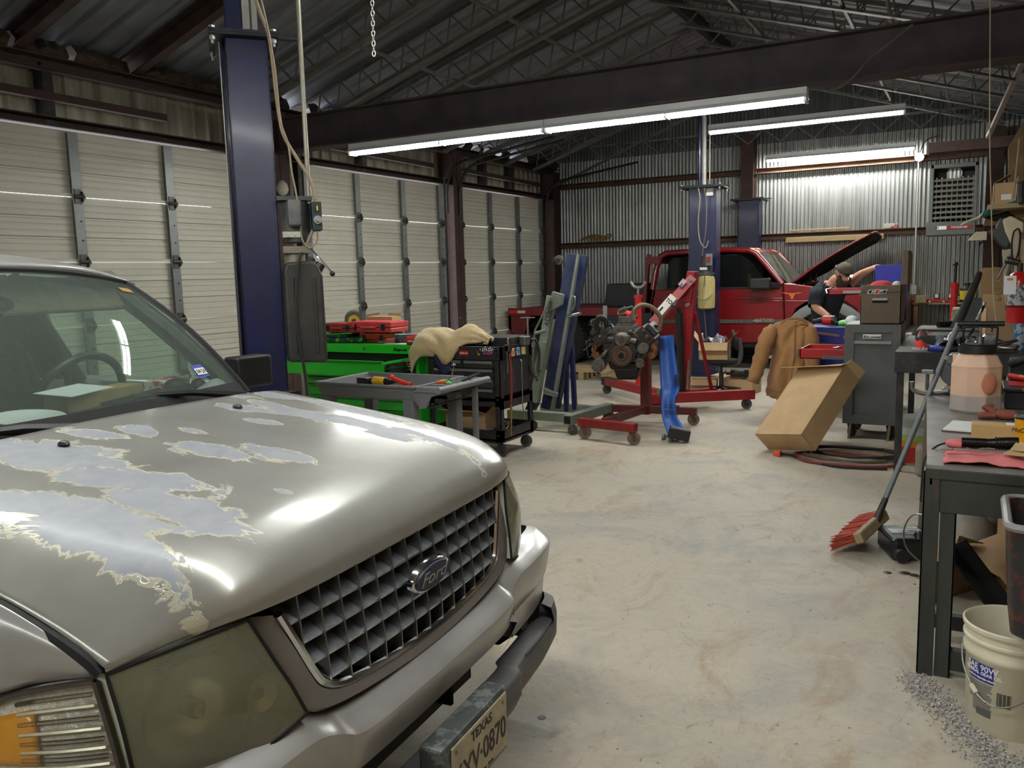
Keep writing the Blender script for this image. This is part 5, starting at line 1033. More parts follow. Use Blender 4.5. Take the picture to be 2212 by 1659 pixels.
b = MB(); b.tube([rel(a7(*p, 7.9)) for p in ((515, 620), (440, 1000))], .04, 12); b.build('hydraulic_ram', M('ram olive', (128, 128, 92), .45, var=.1), fh, smooth=True, angle=50)
b = MB(); b.tube([rel(a7(600, 590, 7.7)), rel(a7(700, 565, 7.66))], .017, 10); b.build('handle_socket', chrome, fh, smooth=True, angle=40)
b = MB(); b.tube(spline([rel(a7(*p, 7.8)) for p in ((635, 435), (655, 440), (652, 505), (632, 545))], 3), .010, 6); b.build('lift_eye', steel, fh, smooth=True)
# ================================================================== engine stand and V8 engine
st_red = M('engine stand red', (136, 28, 26), .5, var=.25, scale=6, dirt=.5, dcol=(70, 34, 28))
es = thing('engine_stand', 'red engine stand on casters carrying the old engine', 'engine stand', (-2.98, 8.0, 0)); O = es.location.copy()
bar('cross_bar', rel((-3.30, 7.28, .165)), rel((-2.68, 7.16, .165)), .08, .08, st_red, es); bar('spine_bar', rel((-3.02, 7.24, .185)), rel((-2.98, 8.30, .16)), .075, .075, M('dark red worn', (88, 28, 24), .5, var=.3), es); bar('rear_bar', rel((-3.45, 8.22, .15)), rel((-2.45, 8.34, .15)), .075, .075, MATS['dark red worn'], es); bar('post', rel((-2.98, 8.28, .1)), rel((-2.98, 8.28, .86)), .095, .095, MATS['dark red worn'], es)
b = MB(); b.cyl(rel((-2.98, 8.34, .86)), rel((-2.98, 8.10, .86)), .055, n=16); b.cyl(rel((-2.98, 8.12, .86)), rel((-2.98, 8.10, .86)), .13, n=20); b.build('rotating_head', dark_steel, es, smooth=True, angle=40)
for x, y in ((-3.26, 7.27), (-2.72, 7.17), (-3.40, 8.22), (-2.5, 8.33)): caster(es, rel((x, y, 0)), .062, .032, top=.125, fork=M('rusty caster fork', (96, 72, 56), .6, .4, var=.2), rot=.5, mat=M('dusty tan caster', (120, 104, 88), .7, var=.2))
en = thing('engine', 'greasy old V8 engine with rusty manifold, mounted on the red stand', 'engine', (-2.98, 7.72, .86), rad(14)); grease = M('greasy cast iron', (46, 40, 36), .5, .35, var=.5, scale=14, bump=.25, bscale=40, col2=(104, 72, 50), lo=.55, hi=.7); ally = M('dirty aluminium', (98, 93, 88), .5, .6, var=.4, scale=16, col2=(70, 52, 42), lo=.55, hi=.65); rust = M('rusty manifold', (132, 84, 56), .85, .1, var=.3, scale=12, bump=.2)
b = MB(); b.prism([(-.20, -.28, .08), (-.17, -.28, -.12), (.17, -.28, -.12), (.20, -.28, .08), (.10, -.28, .17), (-.10, -.28, .17)], (0, .56, 0)); b.build('engine_block', grease, en, bevel=.012)
b = MB(); b.prism([(-.15, -.26, -.12), (.15, -.26, -.12), (.12, -.26, -.20), (-.12, -.26, -.20)], (0, .50, 0)); b.prism([(-.14, .0, -.2), (.14, .0, -.2), (.10, .02, -.33), (-.10, .02, -.33)], (0, .24, 0)); b.build('oil_pan', M('black oily pan', (22, 21, 20), .3, .3, var=.3), en, bevel=.02)
for s in (-1, 1):
    m = T(s*.205, 0, .12) @ rotm(0, s*rad(45), 0); b = MB(m); b.bb((-.09, -.26, -.05), (.09, .26, .06)); hd = b.build('cylinder_head', grease, en, bevel=.01)
    b = MB(m); b.bb((-.065, -.25, .06), (.065, .25, .12)); b.cyl((0, -.1, .12), (0, -.1, .15), .022, n=12); b.build('valve_cover', M('black valve cover', (34, 34, 36), .4, var=.3), hd, bevel=.02)
    b = MB(m)
    for k in range(4): y = -.2+.13*k; b.tube(spline([(s*.085, y, -.01), (s*.15, y, -.03), (s*.17, y+.04, -.07)], 4), .028, 8)
    b.tube([(s*.17, -.24, -.08), (s*.175, .0, -.085), (s*.16, .26, -.10)], .036, 10); b.build('exhaust_manifold', rust, en, smooth=True, angle=50)
b = MB(); b.bb((-.10, -.24, .16), (.10, .24, .215)); b.bb((-.075, -.12, .215), (.075, .10, .245))
for k in range(4): b.tube([(-.15, -.18+.12*k, .15), (0, -.18+.12*k, .20), (.15, -.18+.12*k, .15)], .026, 8)
b.build('intake_manifold', ally, en, smooth=True, angle=40)
b = MB(); b.bb((-.07, -.10, .245), (.07, .07, .31)); b.cyl((-.03, -.05, .31), (-.03, -.05, .335), .035, n=14); b.cyl((.05, .02, .28), (.10, .06, .30), .02, n=10); b.build('carburettor', ally, en, bevel=.006)
b = MB(); b.ball((-.02, -.02, .335), .06, 7, (1.1, .9, .6)); b.ball((.05, -.06, .32), .04, 6); b.build('red_rag_plug', M('red shop rag', (196, 62, 66), .9, var=.15, scale=20), en, smooth=True)
b = MB(); b.lathe([(.135, 0), (.135, .05), (.02, .06)], (0, -.28, -.02), (0, -1, 0), 24); b.build('timing_cover', grease, en, smooth=True, angle=30)
b = MB(); b.lathe([(.03, 0), (.095, 0), (.10, .01), (.10, .05), (.09, .055), (.085, .045), (.055, .04), (.05, .06), (.02, .06)], (0, -.345, -.045), (0, -1, 0), 28); hb = b.build('harmonic_balancer', M('rusty balancer', (98, 76, 62), .7, .4, var=.25), en, smooth=True, angle=30); b = MB(); b.cyl((0, -.40, -.045), (0, -.412, -.045), .028, n=14); b.build('crank_bolt', gap_black, hb)
b = MB(); b.ball((0, -.33, .10), .075, 8, (1.2, .8, 1)); b.cyl((0, -.36, .10), (0, -.43, .10), .03, n=12); b.cyl((0, -.42, .10), (0, -.43, .10), .05, n=16); b.tube([(.05, -.33, .10), (.13, -.32, .08)], .03, 8); b.tube([(-.05, -.33, .10), (-.13, -.30, .10)], .03, 8); b.build('water_pump', ally, en, smooth=True, angle=50)
b = MB(); b.cyl((-.22, -.30, -.14), (-.22, -.42, -.14), .065, n=18); b.cyl((-.22, -.42, -.14), (-.22, -.45, -.14), .04, n=14); b.tube([(-.22, -.34, -.09), (-.14, -.32, .0)], .02, 6); b.build('alternator', ally, en, smooth=True, angle=40)
b = MB(); b.cyl((.20, -.28, .02), (.20, -.38, .02), .05, n=16); b.cyl((.16, -.3, -.1), (.18, -.42, -.12), .04, n=12); b.build('fuel_pump', ally, en, smooth=True, angle=40)
b = MB(); b.cyl((-.02, .20, .2), (-.02, .20, .33), .04, n=14); b.cyl((-.02, .20, .33), (-.02, .20, .38), .055, n=14); b.build('distributor', black_plastic, en, smooth=True, angle=40)
b = MB(); b.tube(spline([(.10, -.22, .28), (.10, -.22, .36), (.16, -.20, .42), (.26, -.15, .40), (.34, -.1, .30), (.33, -.08, .2), (.26, -.1, .14)], 4), .022, 8); b.build('radiator_hose', M('tan radiator hose', (120, 104, 84), .6, var=.2), en, smooth=True)
b = MB(); b.tube(spline([(-.16, -.26, .22), (-.17, -.3, .30), (-.22, -.32, .32), (-.25, -.30, .25), (-.24, -.26, .16)], 4), .022, 8); b.build('bypass_hose', dark_steel, en, smooth=True)
b = MB(); b.bb((-.20, -.20, .2), (-.16, -.18, .42)); b.cyl((-.04, -.16, .36), (.02, -.2, .39), .026, n=10); b.cyl((.02, -.2, .39), (.09, -.24, .41), .012, n=8); b.build('bracket', steel, en)
rnd = random.Random(3)
for k in range(26):
    p = Vector((rnd.uniform(-.34, -.02), rnd.uniform(-.25, .1), rnd.uniform(.0, .25))); P = [p]+[p+Vector((rnd.uniform(-.09, .09), rnd.uniform(-.12, .08), rnd.uniform(-.12, .09))) for _ in range(4)]; b = MB(); b.tube(spline(P, 4), .006, 5); b.build('ignition_wire', [rubber, grease, hose_grey][k % 3], en, smooth=True)
b = MB()
for k in range(34): p = Vector((rnd.uniform(-.26, .26), rnd.uniform(-.33, -.2), rnd.uniform(-.12, .2))); b.cyl(p, p+Vector((rnd.uniform(-.02, .02), -.03, rnd.uniform(-.02, .02))), rnd.uniform(.008, .02), n=7)
tag(b.build('bolt_heads', ally, en), kind='stuff')
# ================================================================== blue creeper leaning upright
cr_blue = M('blue moulded plastic', (46, 92, 176), .42, var=.06, scale=3, dirt=.15, dcol=(50, 60, 84)); cp_ = thing('creeper', 'blue moulded mechanic creeper standing on end against the engine stand', 'creeper', (-2.46, 7.62, 0)); O = cp_.location.copy()
CR = [(728, 1421, 1456, 7.80), (760, 1423, 1458, 7.80), (800, 1425, 1463, 7.78), (835, 1427, 1468, 7.75), (852, 1428, 1466, 7.70), (866, 1428, 1459, 7.66), (885, 1428, 1460, 7.64), (905, 1431, 1464, 7.62), (920, 1436, 1474, 7.56), (934, 1440, 1479, 7.50), (950, 1445, 1462, 7.48)]
rows = []
for y, xa, xb_, Y in CR:
    A, B = rel(aY(xa, y, Y)), rel(aY(xb_, y-4, Y+.02)); A.z = max(A.z, .0); B.z = max(B.z, .0); rows.append([A, lerp(A, B, .12)+Vector((0, -.012, 0)), lerp(A, B, .5)+Vector((0, .012, 0)), lerp(A, B, .88)+Vector((0, -.012, 0)), B])
b = MB(); b.grid(patch(rows, 4, 3)); b.build('creeper_bed', cr_blue, cp_, smooth=True, angle=60, solid=.05, soff=1, bevel=.008)
for y, x0, x1 in ((738, 1427, 1431), (815, 1458, 1464)):
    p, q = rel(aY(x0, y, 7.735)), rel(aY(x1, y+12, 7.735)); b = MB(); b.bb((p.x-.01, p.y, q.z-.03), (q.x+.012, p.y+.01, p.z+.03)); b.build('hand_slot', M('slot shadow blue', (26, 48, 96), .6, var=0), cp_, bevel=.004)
p = rel(aY(1467, 938, 7.44)); b = MB(T(*p) @ rotm(0, .2, .3)); b.bb((-.10, -.05, -.05), (.10, .06, .06)); b.build('head_pad', black_plastic, cp_, bevel=.015)
tm = basis(rel(aY(1449, 884, 7.565)), (-1, .05, -.0), (0, 0, -1)); text_obj('TOOLS', .050, tm @ T(-.012, .03, 0), M('dark blue print', (24, 44, 92), .5), cp_, 'creeper_lettering', .001, .9, bold=.001); text_obj('MATCO', .050, tm @ T(-.012, -.03, 0), MATS['dark blue print'], cp_, 'creeper_lettering', .001, .85, bold=.001)
for x, y, Y, d in ((1412, 754, 7.82, (0, 0)), (1434, 945, 7.5, (0, 0)), (1424, 849, 7.72, (0, 0)), (1450, 947, 7.46, (0, 0))):
    q = rel(aY(x, y, Y)); b = MB(T(*q)); b.cyl((-.012, 0, 0), (.012, 0, 0), .036, n=16); b.beam((.0, 0, 0), (.06, .03, .02), .02, .02); b.build('creeper_wheel', M('grey creeper wheel', (120, 122, 118), .5, .3), cp_, smooth=True, angle=40)
# ================================================================== red engine hoist
rh = thing('engine_hoist', 'red engine hoist with its boom lowered, behind the engine stand', 'engine hoist', (-2.9, 9.4, 0)); O = rh.location.copy(); hz_ = .17
sq_tube('front_leg', rel((-3.22, 8.80, hz_)), rel((-2.16, 9.60, hz_)), .11, red_paint, rh); bar('rear_leg', rel((-4.25, 10.2, hz_)), rel((-3.05, 9.15, hz_)), .10, .10, red_paint, rh); bar('leg_stub', rel((-4.25, 10.2, hz_)), rel((-3.95, 9.95, hz_)), .105, .105, dark_steel, rh)
bar('cross_bar', rel((-3.05, 9.15, hz_)), rel((-2.62, 9.62, hz_)), .10, .10, red_paint, rh)
for x, y in ((-3.1, 8.89), (-2.24, 9.54), (-4.22, 10.16), (-3.25, 9.5)): caster(rh, rel((x, y, 0)), .06, .04, top=.125, rot=.3)
mb, mt = a7(1505, 1200, 9.3), a7(1578, 238, 9.3); bar('mast', rel(Vector((mb.x, 9.3, hz_))), rel(mt), .10, .12, red_paint, rh, (0, 1, 0)); bar('mast_side', rel(a7(1530, 480, 9.22)), rel(mt+Vector((.0, -.08, .0))), .09, .03, red_paint, rh, (0, 1, 0))
be = a7(1262, 650, 9.0); bar('boom', rel(a7(1580, 290, 9.24)), rel(be), .10, .11, red_paint, rh, (0, -1, 0)); 
b = MB(); b.tube([rel(a7(1466, 520, 9.1)), rel(a7(1470, 700, 9.15))], .02, 10); b.tube([rel(a7(1466, 560, 9.1)), rel(a7(1488, 1190, 9.22))], .042, 14); b.build('hydraulic_ram', black_plastic, rh, smooth=True, angle=40)
bar('brace', rel(a7(1592, 560, 9.34)), rel(a7(1732, 1212, 9.55)), .035, .03, red_paint, rh)
dB = (be - a7(1580, 290, 9.24)).normalized(); nB = Vector((0, -1, 0)); 
def decal(p, w_, h_, mat, nm): 
    m = basis(rel(p), dB, nB.cross(dB)); b = MB(m); b.box((0, 0, .0), (w_, h_, .006)); return b.build(nm, mat, rh), m
s0, m0 = decal(a7(1366, 500, 9.02), .26, .09, M('white decal', (206, 200, 192), .5, var=.05), 'decal'); text_obj('2 TON', .06, m0 @ T(-.05, 0, .003) @ rotm(0, 0, math.pi/2), gap_black, s0, 'decal_print', .001, .9, bold=.002); b = MB(m0); b.box((.07, -.01, .003), (.06, .02, .002)); b.build('decal_print', gap_black, s0)
s1, m1 = decal(a7(1494, 328, 9.10), .085, .055, M('white decal', (206, 200, 192), .5), 'flag_decal'); b = MB(m1)
for k in range(3): b.box((.0, -.02+.018*k, .003), (.085, .008, .002))
b.build('flag_stripe', red_paint, s1); tag(s1.children[0], kind='stuff'); b = MB(m1); b.box((.025, .008, .0035), (.035, .03, .002)); b.build('flag_canton', M('flag blue', (40, 60, 150), .5), s1)
for q in ((1548, 312), (1430, 492), (1528, 500)):
    p = rel(a7(*q, 9.0)); b = MB(); b.cyl(p, p+Vector((0, .06, 0)), .02, n=8); b.build('pivot_bolt', steel, rh)
b = MB(); b.tube([rel(a7(1545, 930, 9.1)), rel(a7(1530, 1160, 9.1))], .012, 6); b.build('chain', steel, rh, smooth=True)
# tall red support stand
js = thing('support_stand', 'tall slim red under-hoist stand with a forked steel top', 'jack stand', (-4.03, 10.9, 0))
b = MB(); b.lathe([(.15, 0), (.15, .012), (.05, .03)], n=20); b.build('foot', red_paint, js, smooth=True, angle=40); b = MB(); b.cyl((0, 0, .02), (0, 0, 1.26), .045, n=14); b.cyl((0, 0, 1.24), (0, 0, 1.28), .058, n=14); b.build('tube', M('bright red stand', (196, 30, 34), .4, var=.08), js, smooth=True, angle=40)
b = MB(); b.cyl((0, 0, 1.28), (0, 0, 1.38), .02, n=10); b.build('screw', steel, js); b = MB(); b.tube(spline([(-.11, 0, 1.46), (-.05, 0, 1.39), (.05, 0, 1.39), (.11, 0, 1.46)], 3), .02, 8); b.build('saddle', M('pale saddle', (150, 146, 134), .5, .4), js, smooth=True)
# timber pallet piece and gearbox behind the hoists
wood = M('grey raw timber', (168, 146, 108), .8, var=.2, scale=4, stretch=(.3, 3, 3), bump=.1)
pl = thing('pallet', 'short wooden pallet on the floor behind the folded hoist', 'pallet', (-5.15, 11.75, 0), .1)
for i in range(4): b = MB(); b.bb((-.42, -.4+.22*i, .12), (.42, -.26+.22*i, .14)); b.build('deck_board', wood, pl)
for x in (-.36, 0, .36): b = MB(); b.bb((x-.04, -.42, 0), (x+.04, .42, .12)); b.build('stringer', wood, pl)
gb = thing('gearbox', 'dark greasy gearbox and engine parts on the floor behind the black cart', 'gearbox', (-5.55, 9.6, 0)); 
b = MB(); b.bb((-.4, -.3, 0), (.4, .3, .42)); b.build('parts_crate', dark_steel, gb)
b = MB(); b.cyl((-.35, 0, .56), (.05, 0, .56), .16, .12, 16); b.cyl((.05, 0, .56), (.5, 0, .55), .09, .07, 14); b.bb((-.3, -.14, .45), (.0, .14, .5)); b.cyl((-.42, 0, .56), (-.35, 0, .56), .20, n=18); b.build('gearbox_case', grease, gb, smooth=True, angle=40)
b = MB()
for k in range(30): p = Vector((rnd.uniform(-.4, .5), rnd.uniform(-.25, .2), rnd.uniform(.46, .68))); b.cyl(p, p+Vector((rnd.uniform(-.08, .08), rnd.uniform(-.05, .05), .04)), rnd.uniform(.012, .035), n=7)
tag(b.build('small_fittings', ally, gb, smooth=True, angle=40), kind='stuff')
# ================================================================== far lift columns
g1 = fl(1515, 812); fa = rad(2); far1 = lift_column('lift_column', 'far blue lift column in front of the red truck cab, with a yellowed oil tank', (g1.x-.19, g1.y-.02, 0), fa, 2.80, .40, .30, top_ext=False, plate=.10)
far2 = lift_column('lift_column', 'far blue lift column standing behind the red truck', (-3.72, 15.18, 0), fa, 2.80, .36, .28, top_ext=False, plate=.10)
def fy_(x, y): return (x, y)
b = MB(); b.lathe([(.08, 0), (.12, .02), (.125, .08), (.125, .42), (.11, .48), (.05, .50)], (.30, -.14, 1.02), (0, 0, 1), 20); b.build('oil_tank', M('yellowed tank plastic', (186, 170, 112), .4, var=.12, scale=5, dirt=.3, dcol=(120, 96, 50)), far1, smooth=True, angle=40)
b = MB(); b.cyl((.30, -.13, 1.53), (.30, -.13, 1.80), .085, n=18); b.bb((.2, -.2, 1.52), (.4, -.06, 1.56)); b.build('motor', motor_grey, far1, smooth=True, angle=40)
b = MB(); b.bb((.31, -.24, 1.66), (.40, -.20, 1.83)); sb_ = b.build('switch_box', M('grey switch box', (120, 122, 122), .5), far1, bevel=.006); b = MB(); b.box((.355, -.245, 1.75), (.06, .02, .07)); b.build('stop_switch', red_paint, sb_)
b = MB(); b.bb((.22, -.222, 1.60), (.33, -.212, 1.635)); b.build('rating_plate', paper, far1); b = MB(); b.tube([(.30, -.25, 1.52), (.305, -.28, 1.38)], .008, 6); b.ball((.305, -.28, 1.37), .018, 6); b.build('release_lever', chrome, far1, smooth=True)
b = MB(); b.tube(spline([(.18, -.27, 1.22), (.3, -.29, 1.16), (.42, -.25, 1.24)], 4), .006, 5); b.build('tie_cord', M('blue grey cord', (110, 124, 140), .8), far1, smooth=True)
b = MB(); b.ball((.06, -.004, 1.42), .075, 10, (.55, .06, 1.3)); b.build('worn_patch', M('bare yellow patch', (150, 136, 104), .6), far1, smooth=True)
b = MB(); b.bb((.26, -.012, 2.68), (.36, -.002, 2.78)); b.build('maker_plate', M('white decal', (206, 200, 192), .5), far1)
for px_, r_, m_ in (((1511, 292), .025, blue_lift), ((1521, 296), .032, M('grey primer channel', (150, 146, 142), .6)), ((1533, 296), .009, MATS['galvanised conduit'])):
    q = aY(px_[0], 400, g1.y); b = MB(); b.cyl((q.x, g1.y, 2.83), (q.x, g1.y, 4.3), r_, n=8); tag(b.build(['conduit_pipe', 'lift_pipe'][r_ > .01], m_, smooth=True, angle=40), 'vertical %s rising from the top of the far lift column' % ('thin conduit' if r_ < .01 else 'thick grey pipe' if r_ > .03 else 'dark blue pipe'), 'pipe')
for pts, nm in ((((1508, 406), (1512, 430), (1508, 480), (1512, 520), (1524, 535), (1530, 520)), 'thin pale cable looping down the face of the far lift column'), (((1521, 406), (1526, 440), (1524, 500), (1518, 540), (1514, 600), (1522, 680), (1528, 760)), 'dark hose running down the face of the far lift column')):
    b = MB(); b.tube(spline([aY(*p, g1.y-.13) for p in pts], 4), .009, 6); tag(b.build('lift_cable', hose_mat if 'pale' in nm else hose_grey, smooth=True), nm, 'cable')
# ================================================================== swivel chair with carton, boxes on the floor
sc_ = thing('swivel_chair', 'black swivel chair with a torn backrest, holding an open carton', 'chair', (-2.80, 10.62, 0)); O = sc_.location.copy()
for k in range(5):
    a = .3+2*math.pi*k/5; b = MB(); b.beam((0, 0, .09), (.26*math.cos(a), .26*math.sin(a), .065), .04, .03); b.cyl((.26*math.cos(a), .26*math.sin(a)-.015, .028), (.26*math.cos(a), .26*math.sin(a)+.015, .028), .027, n=10); b.build('base_leg', black_plastic, sc_)
b = MB(); b.cyl((0, 0, .08), (0, 0, .28), .03, n=12); b.cyl((0, 0, .28), (0, 0, .40), .018, n=10); b.build('gas_lift', dark_steel, sc_); b = MB(); b.lathe([(.05, .38), (.19, .39), (.215, .42), (.20, .45), (.0, .455)], n=24); b.build('seat', rubber, sc_, smooth=True, angle=50)
b = MB(); b.tube(spline([(.04, 0, .40), (.18, .02, .39), (.24, .03, .50), (.22, .03, .72)], 4), [.03]*13, 8); b.build('back_bracket', M('grey bracket', (86, 88, 90), .5), sc_, smooth=True)
b = MB(T(.17, 0, .70) @ rotm(0, rad(-14), .2)); b.lathe([(.02, -.02), (.11, -.025), (.14, 0), (.12, .02), (.0, .025)], (0, 0, 0), (1, 0, 0), 20); b.build('backrest', rubber, sc_, smooth=True, angle=50)
open_carton('cardboard_box', 'open carton on the seat of the swivel chair', (-2.88, 10.60, .458), (.36, .34, .22), .15, (('-x', .9, .16), ('+x', .9, .16), ('-y', -.9, .12)))
bag = thing('plastic_bag', 'crumpled clear plastic bag sticking out of the carton on the chair', 'bag', (-2.9, 10.6, .47)); cloth([[(-.15+.1*j, -.14+.1*i, .14+.14*math.sin(i*1.9+j*1.3)**2+.04*(i % 2)) for j in range(4)] for i in range(4)], 'bag_film', glass('bag plastic', (225, 228, 235), .15, .35, (196, 200, 212), 1.5), bag, .002, 4, 4, .015, 3)
open_carton('cardboard_box', 'small open carton on the floor left of the chair base', (-3.06, 10.75, 0), (.34, .26, .17), .2, (('-y', -1.0, .08),)); open_carton('cardboard_box', 'larger brown carton on the floor right of the chair base', (-2.60, 10.85, 0), (.42, .34, .19), -.1, (('-x', .2, .15),))
ba = thing('black_power_tool', 'black power tool lying on the larger floor carton', 'power tool', (-2.56, 10.72, .195), .4); b = MB(); b.cyl((-.14, 0, .07), (.06, 0, .07), .05, n=14); b.bb((.02, -.05, .02), (.17, .05, .12)); b.build('tool_body', black_plastic, ba, bevel=.008); b = MB(); b.beam((-.02, 0, .05), (.05, -.02, .0), .05, .05); b.cyl((-.2, 0, .07), (-.14, 0, .07), .02, n=10); b.build('tool_grip', dark_steel, ba)
# ================================================================== canvas work jacket hung on a stool
duck = M('brown duck canvas', (150, 108, 66), .85, var=.12, scale=8, bump=.2, bscale=260, sheen=.1)
stl = thing('stool', 'dark metal stool hidden under the hung canvas jacket', 'stool', (-1.74, 9.62, 0))
for k in range(4): a = math.pi/4+k*math.pi/2; b = MB(); b.beam((.12*math.cos(a), .12*math.sin(a), .70), (.17*math.cos(a), .17*math.sin(a), 0), .025, .025); b.build('leg', dark_steel, stl)
b = MB(); b.lathe([(.16, .70), (.17, .73), (.0, .74)], n=18); b.build('seat', rubber, stl, smooth=True, angle=50); b = MB(); b.bb((-.16, -.12, .73), (.14, -.09, .93)); b.build('backrest', rubber, stl)
wj = thing('work_jacket', 'tan canvas work jacket hung with its back to the viewer, beside the grey cabinet', 'jacket', (-1.78, 9.4, .14)); O = wj.location.copy()
J = [[(1697, 694), (1712, 692), (1728, 693), (1744, 700), (1748, 706)], [(1668, 704), (1692, 702), (1717, 702), (1742, 706), (1752, 714)], [(1662, 730), (1686, 730), (1712, 728), (1738, 730), (1758, 740)], [(1664, 770), (1686, 775), (1708, 770), (1734, 772), (1762, 778)], [(1656, 815), (1680, 818), (1704, 816), (1726, 812), (1764, 812)], [(1652, 848), (1676, 852), (1696, 858), (1716, 846), (1764, 836)], [(1652, 856), (1676, 861), (1696, 862), (1714, 850), (1764, 842)]]
dep = [(.02, -.03, -.05, -.03, .02), (.10, -.02, -.05, -.02, .12), (.12, -.05, -.03, -.07, .16), (.12, -.04, -.07, -.03, .17), (.10, -.08, -.03, -.08, .17), (.10, -.03, -.08, -.02, .17), (.12, -.01, -.05, .0, .17)]
rows = [[rel(aY(x, y, 9.4)+Vector((0, d, 0))) for (x, y), d in zip(r, dd)] for r, dd in zip(J, dep)]
cloth(rows, 'jacket_body', duck, wj, .02, 6, 6, .006, 4)
back = [[Vector((p.x, .24-p.y*.3, p.z)) for p in r] for r in rows]; cloth(back, 'jacket_front', duck, wj, .02, 3, 3, .004, 6)
def sleeve(pts, nm, seed):
    P = spline([rel(aY(x, y, Y)) for x, y, Y, r in pts], 4); R = [v.x for v in spline([(r, 0, 0) for x, y, Y, r in pts], 4)]; rn = random.Random(seed); b = MB(); b.tube(P, [r*(1+.10*math.sin(2.3*i+seed)) for i, r in enumerate(R)], 14, cap=False); return b.build(nm, duck, wj, smooth=True, angle=0, solid=.012)
sleeve([(1672, 706, 9.42, .05), (1662, 722, 9.38, .088), (1650, 752, 9.35, .088), (1640, 785, 9.33, .08), (1626, 826, 9.30, .068)], 'sleeve', 1); sleeve([(1742, 704, 9.45, .05), (1748, 722, 9.42, .09), (1754, 770, 9.40, .085), (1756, 815, 9.40, .075)], 'sleeve', 2)
b = MB(); b.tube(spline([rel(aY(x, y, 9.41)) for x, y in ((1690, 704), (1694, 696), (1716, 690), (1736, 695), (1742, 704))], 4), .026, 8); b.build('collar', M('brown corduroy', (120, 78, 44), .9, var=.1, scale=40, stretch=(6, 1, 1)), wj, smooth=True)
b = MB(); b.tube([rel(aY(1718, 700, 9.33)), rel(aY(1716, 770, 9.31)), rel(aY(1702, 855, 9.31))], .004, 5); b.build('seam', M('dark seam', (110, 72, 38), .9), wj)
b = MB(); b.tube([rel(aY(x, y, 9.33+d)) for x, y, d in ((1656, 842, .0), (1676, 846, -.04), (1698, 848, -.06), (1716, 840, 0))], .004, 5); b.build('hem_seam', MATS['dark seam'], wj)
# ================================================================== red flatbed pickup across the back
tr_red = M('red truck paint', (120, 12, 20), .3, 0, var=.12, scale=3, coat=.5, dirt=.25, dcol=(96, 36, 34)); YT = 13.3; TW = 1.86
tk_ = thing('pickup_truck', 'red extended-cab flatbed pickup with its hood propped open', 'truck', (-4.0, YT+TW/2, 0)); O = tk_.location.copy()
def tp(x, y, dy=0.0): return rel(aY(x, y, YT+dy)-Vector((0, 0, 0)))
def side_panel(poly, nm, mat, dy=0.0, t=.04, both=True, **k):
    P = [tp(x, y, 0)+Vector((0, dy, 0)) for x, y in poly]; b = MB(); b.prism(P, (0, t, 0)); o = b.build(nm, mat, tk_, **k)
    if both: b = MB(); b.prism([Vector((p.x, -p.y, p.z)) for p in P], (0, -t, 0)); b.build(nm, mat, tk_, **k)
    return o
# cab: pillars and roof round real window openings
def cabz(y): return y
LOW = [(1404, 742), (1404, 665), (1408, 628), (1546, 625), (1690, 616), (1712, 616), (1712, 735)]
side_panel([(1403, 740), (1403, 690), (1405, 650), (1410, 626), (1437, 625), (1546, 624), (1546, 740)], 'cab_side', tr_red, bevel=.02); side_panel([(1548, 740), (1548, 624), (1658, 622), (1690, 612), (1693, 690), (1688, 740)], 'door_panel', tr_red, bevel=.015)
side_panel([(1695, 690), (1692, 612), (1714, 613), (1800, 624), (1880, 640), (1958, 656), (1960, 690), (1955, 720), (1868, 720), (1866, 700), (1850, 668), (1825, 650), (1785, 643), (1745, 650), (1720, 666), (1704, 695), (1700, 712)], 'fender', tr_red, bevel=.015)
for pts, w_ in (([(1410, 626), (1418, 580), (1428, 553), (1442, 546)], .10), ([(1488, 626), (1492, 548)], .07), ([(1548, 626), (1548, 546)], .06), ([(1690, 614), (1655, 572), (1634, 548), (1618, 541)], .09), ([(1437, 547), (1500, 543), (1560, 540), (1620, 541)], .09)):
    for s in (0, 1):
        P = [tp(x, y, .09*max(0, min(1, (626-y)/85))) for x, y in pts]; P = [Vector((p.x, p.y if not s else -p.y, p.z)) for p in P]; b = MB(); b.tube(P, w_/2, 8); b.build('window_pillar', tr_red, tk_, smooth=True, angle=50)
RP = [(1424, 556), (1428, 549), (1440, 545), (1500, 541), (1560, 538), (1612, 538), (1632, 543), (1640, 552)]
b = MB(); rows = []
for t in (.06, .12, .3, .5, .7, .88, .94): rows.append([Vector((p.x, lerp(p.y, -p.y, t), p.z+.03*math.sin(math.pi*t))) for p in [tp(x, y, 0) for x, y in RP]])
b.grid(rows); b.build('roof', tr_red, tk_, smooth=True, angle=50, solid=.03)
A = [tp(1405, 742), tp(1405, 650), tp(1410, 626)]; b = MB(); b.grid([[Vector((p.x+.02, p.y, p.z)) for p in A], [Vector((p.x+.02, -p.y, p.z)) for p in A]]); b.build('cab_back', tr_red, tk_, solid=.03)
dark_glass = glass('dusty truck glass', (96, 104, 104), .04, .04, (120, 124, 122), 1.2)
side_panel([(1437, 624), (1443, 566), (1450, 558), (1486, 553), (1486, 624)], 'rear_side_window', dark_glass, .05, .006); side_panel([(1550, 623), (1550, 550), (1600, 551), (1622, 566), (1656, 612), (1656, 621)], 'door_window', dark_glass, .05, .006)
side_panel([(1440, 626), (1440, 622), (1658, 619), (1658, 623)], 'window_rubber', rubber, -.006, .02); 
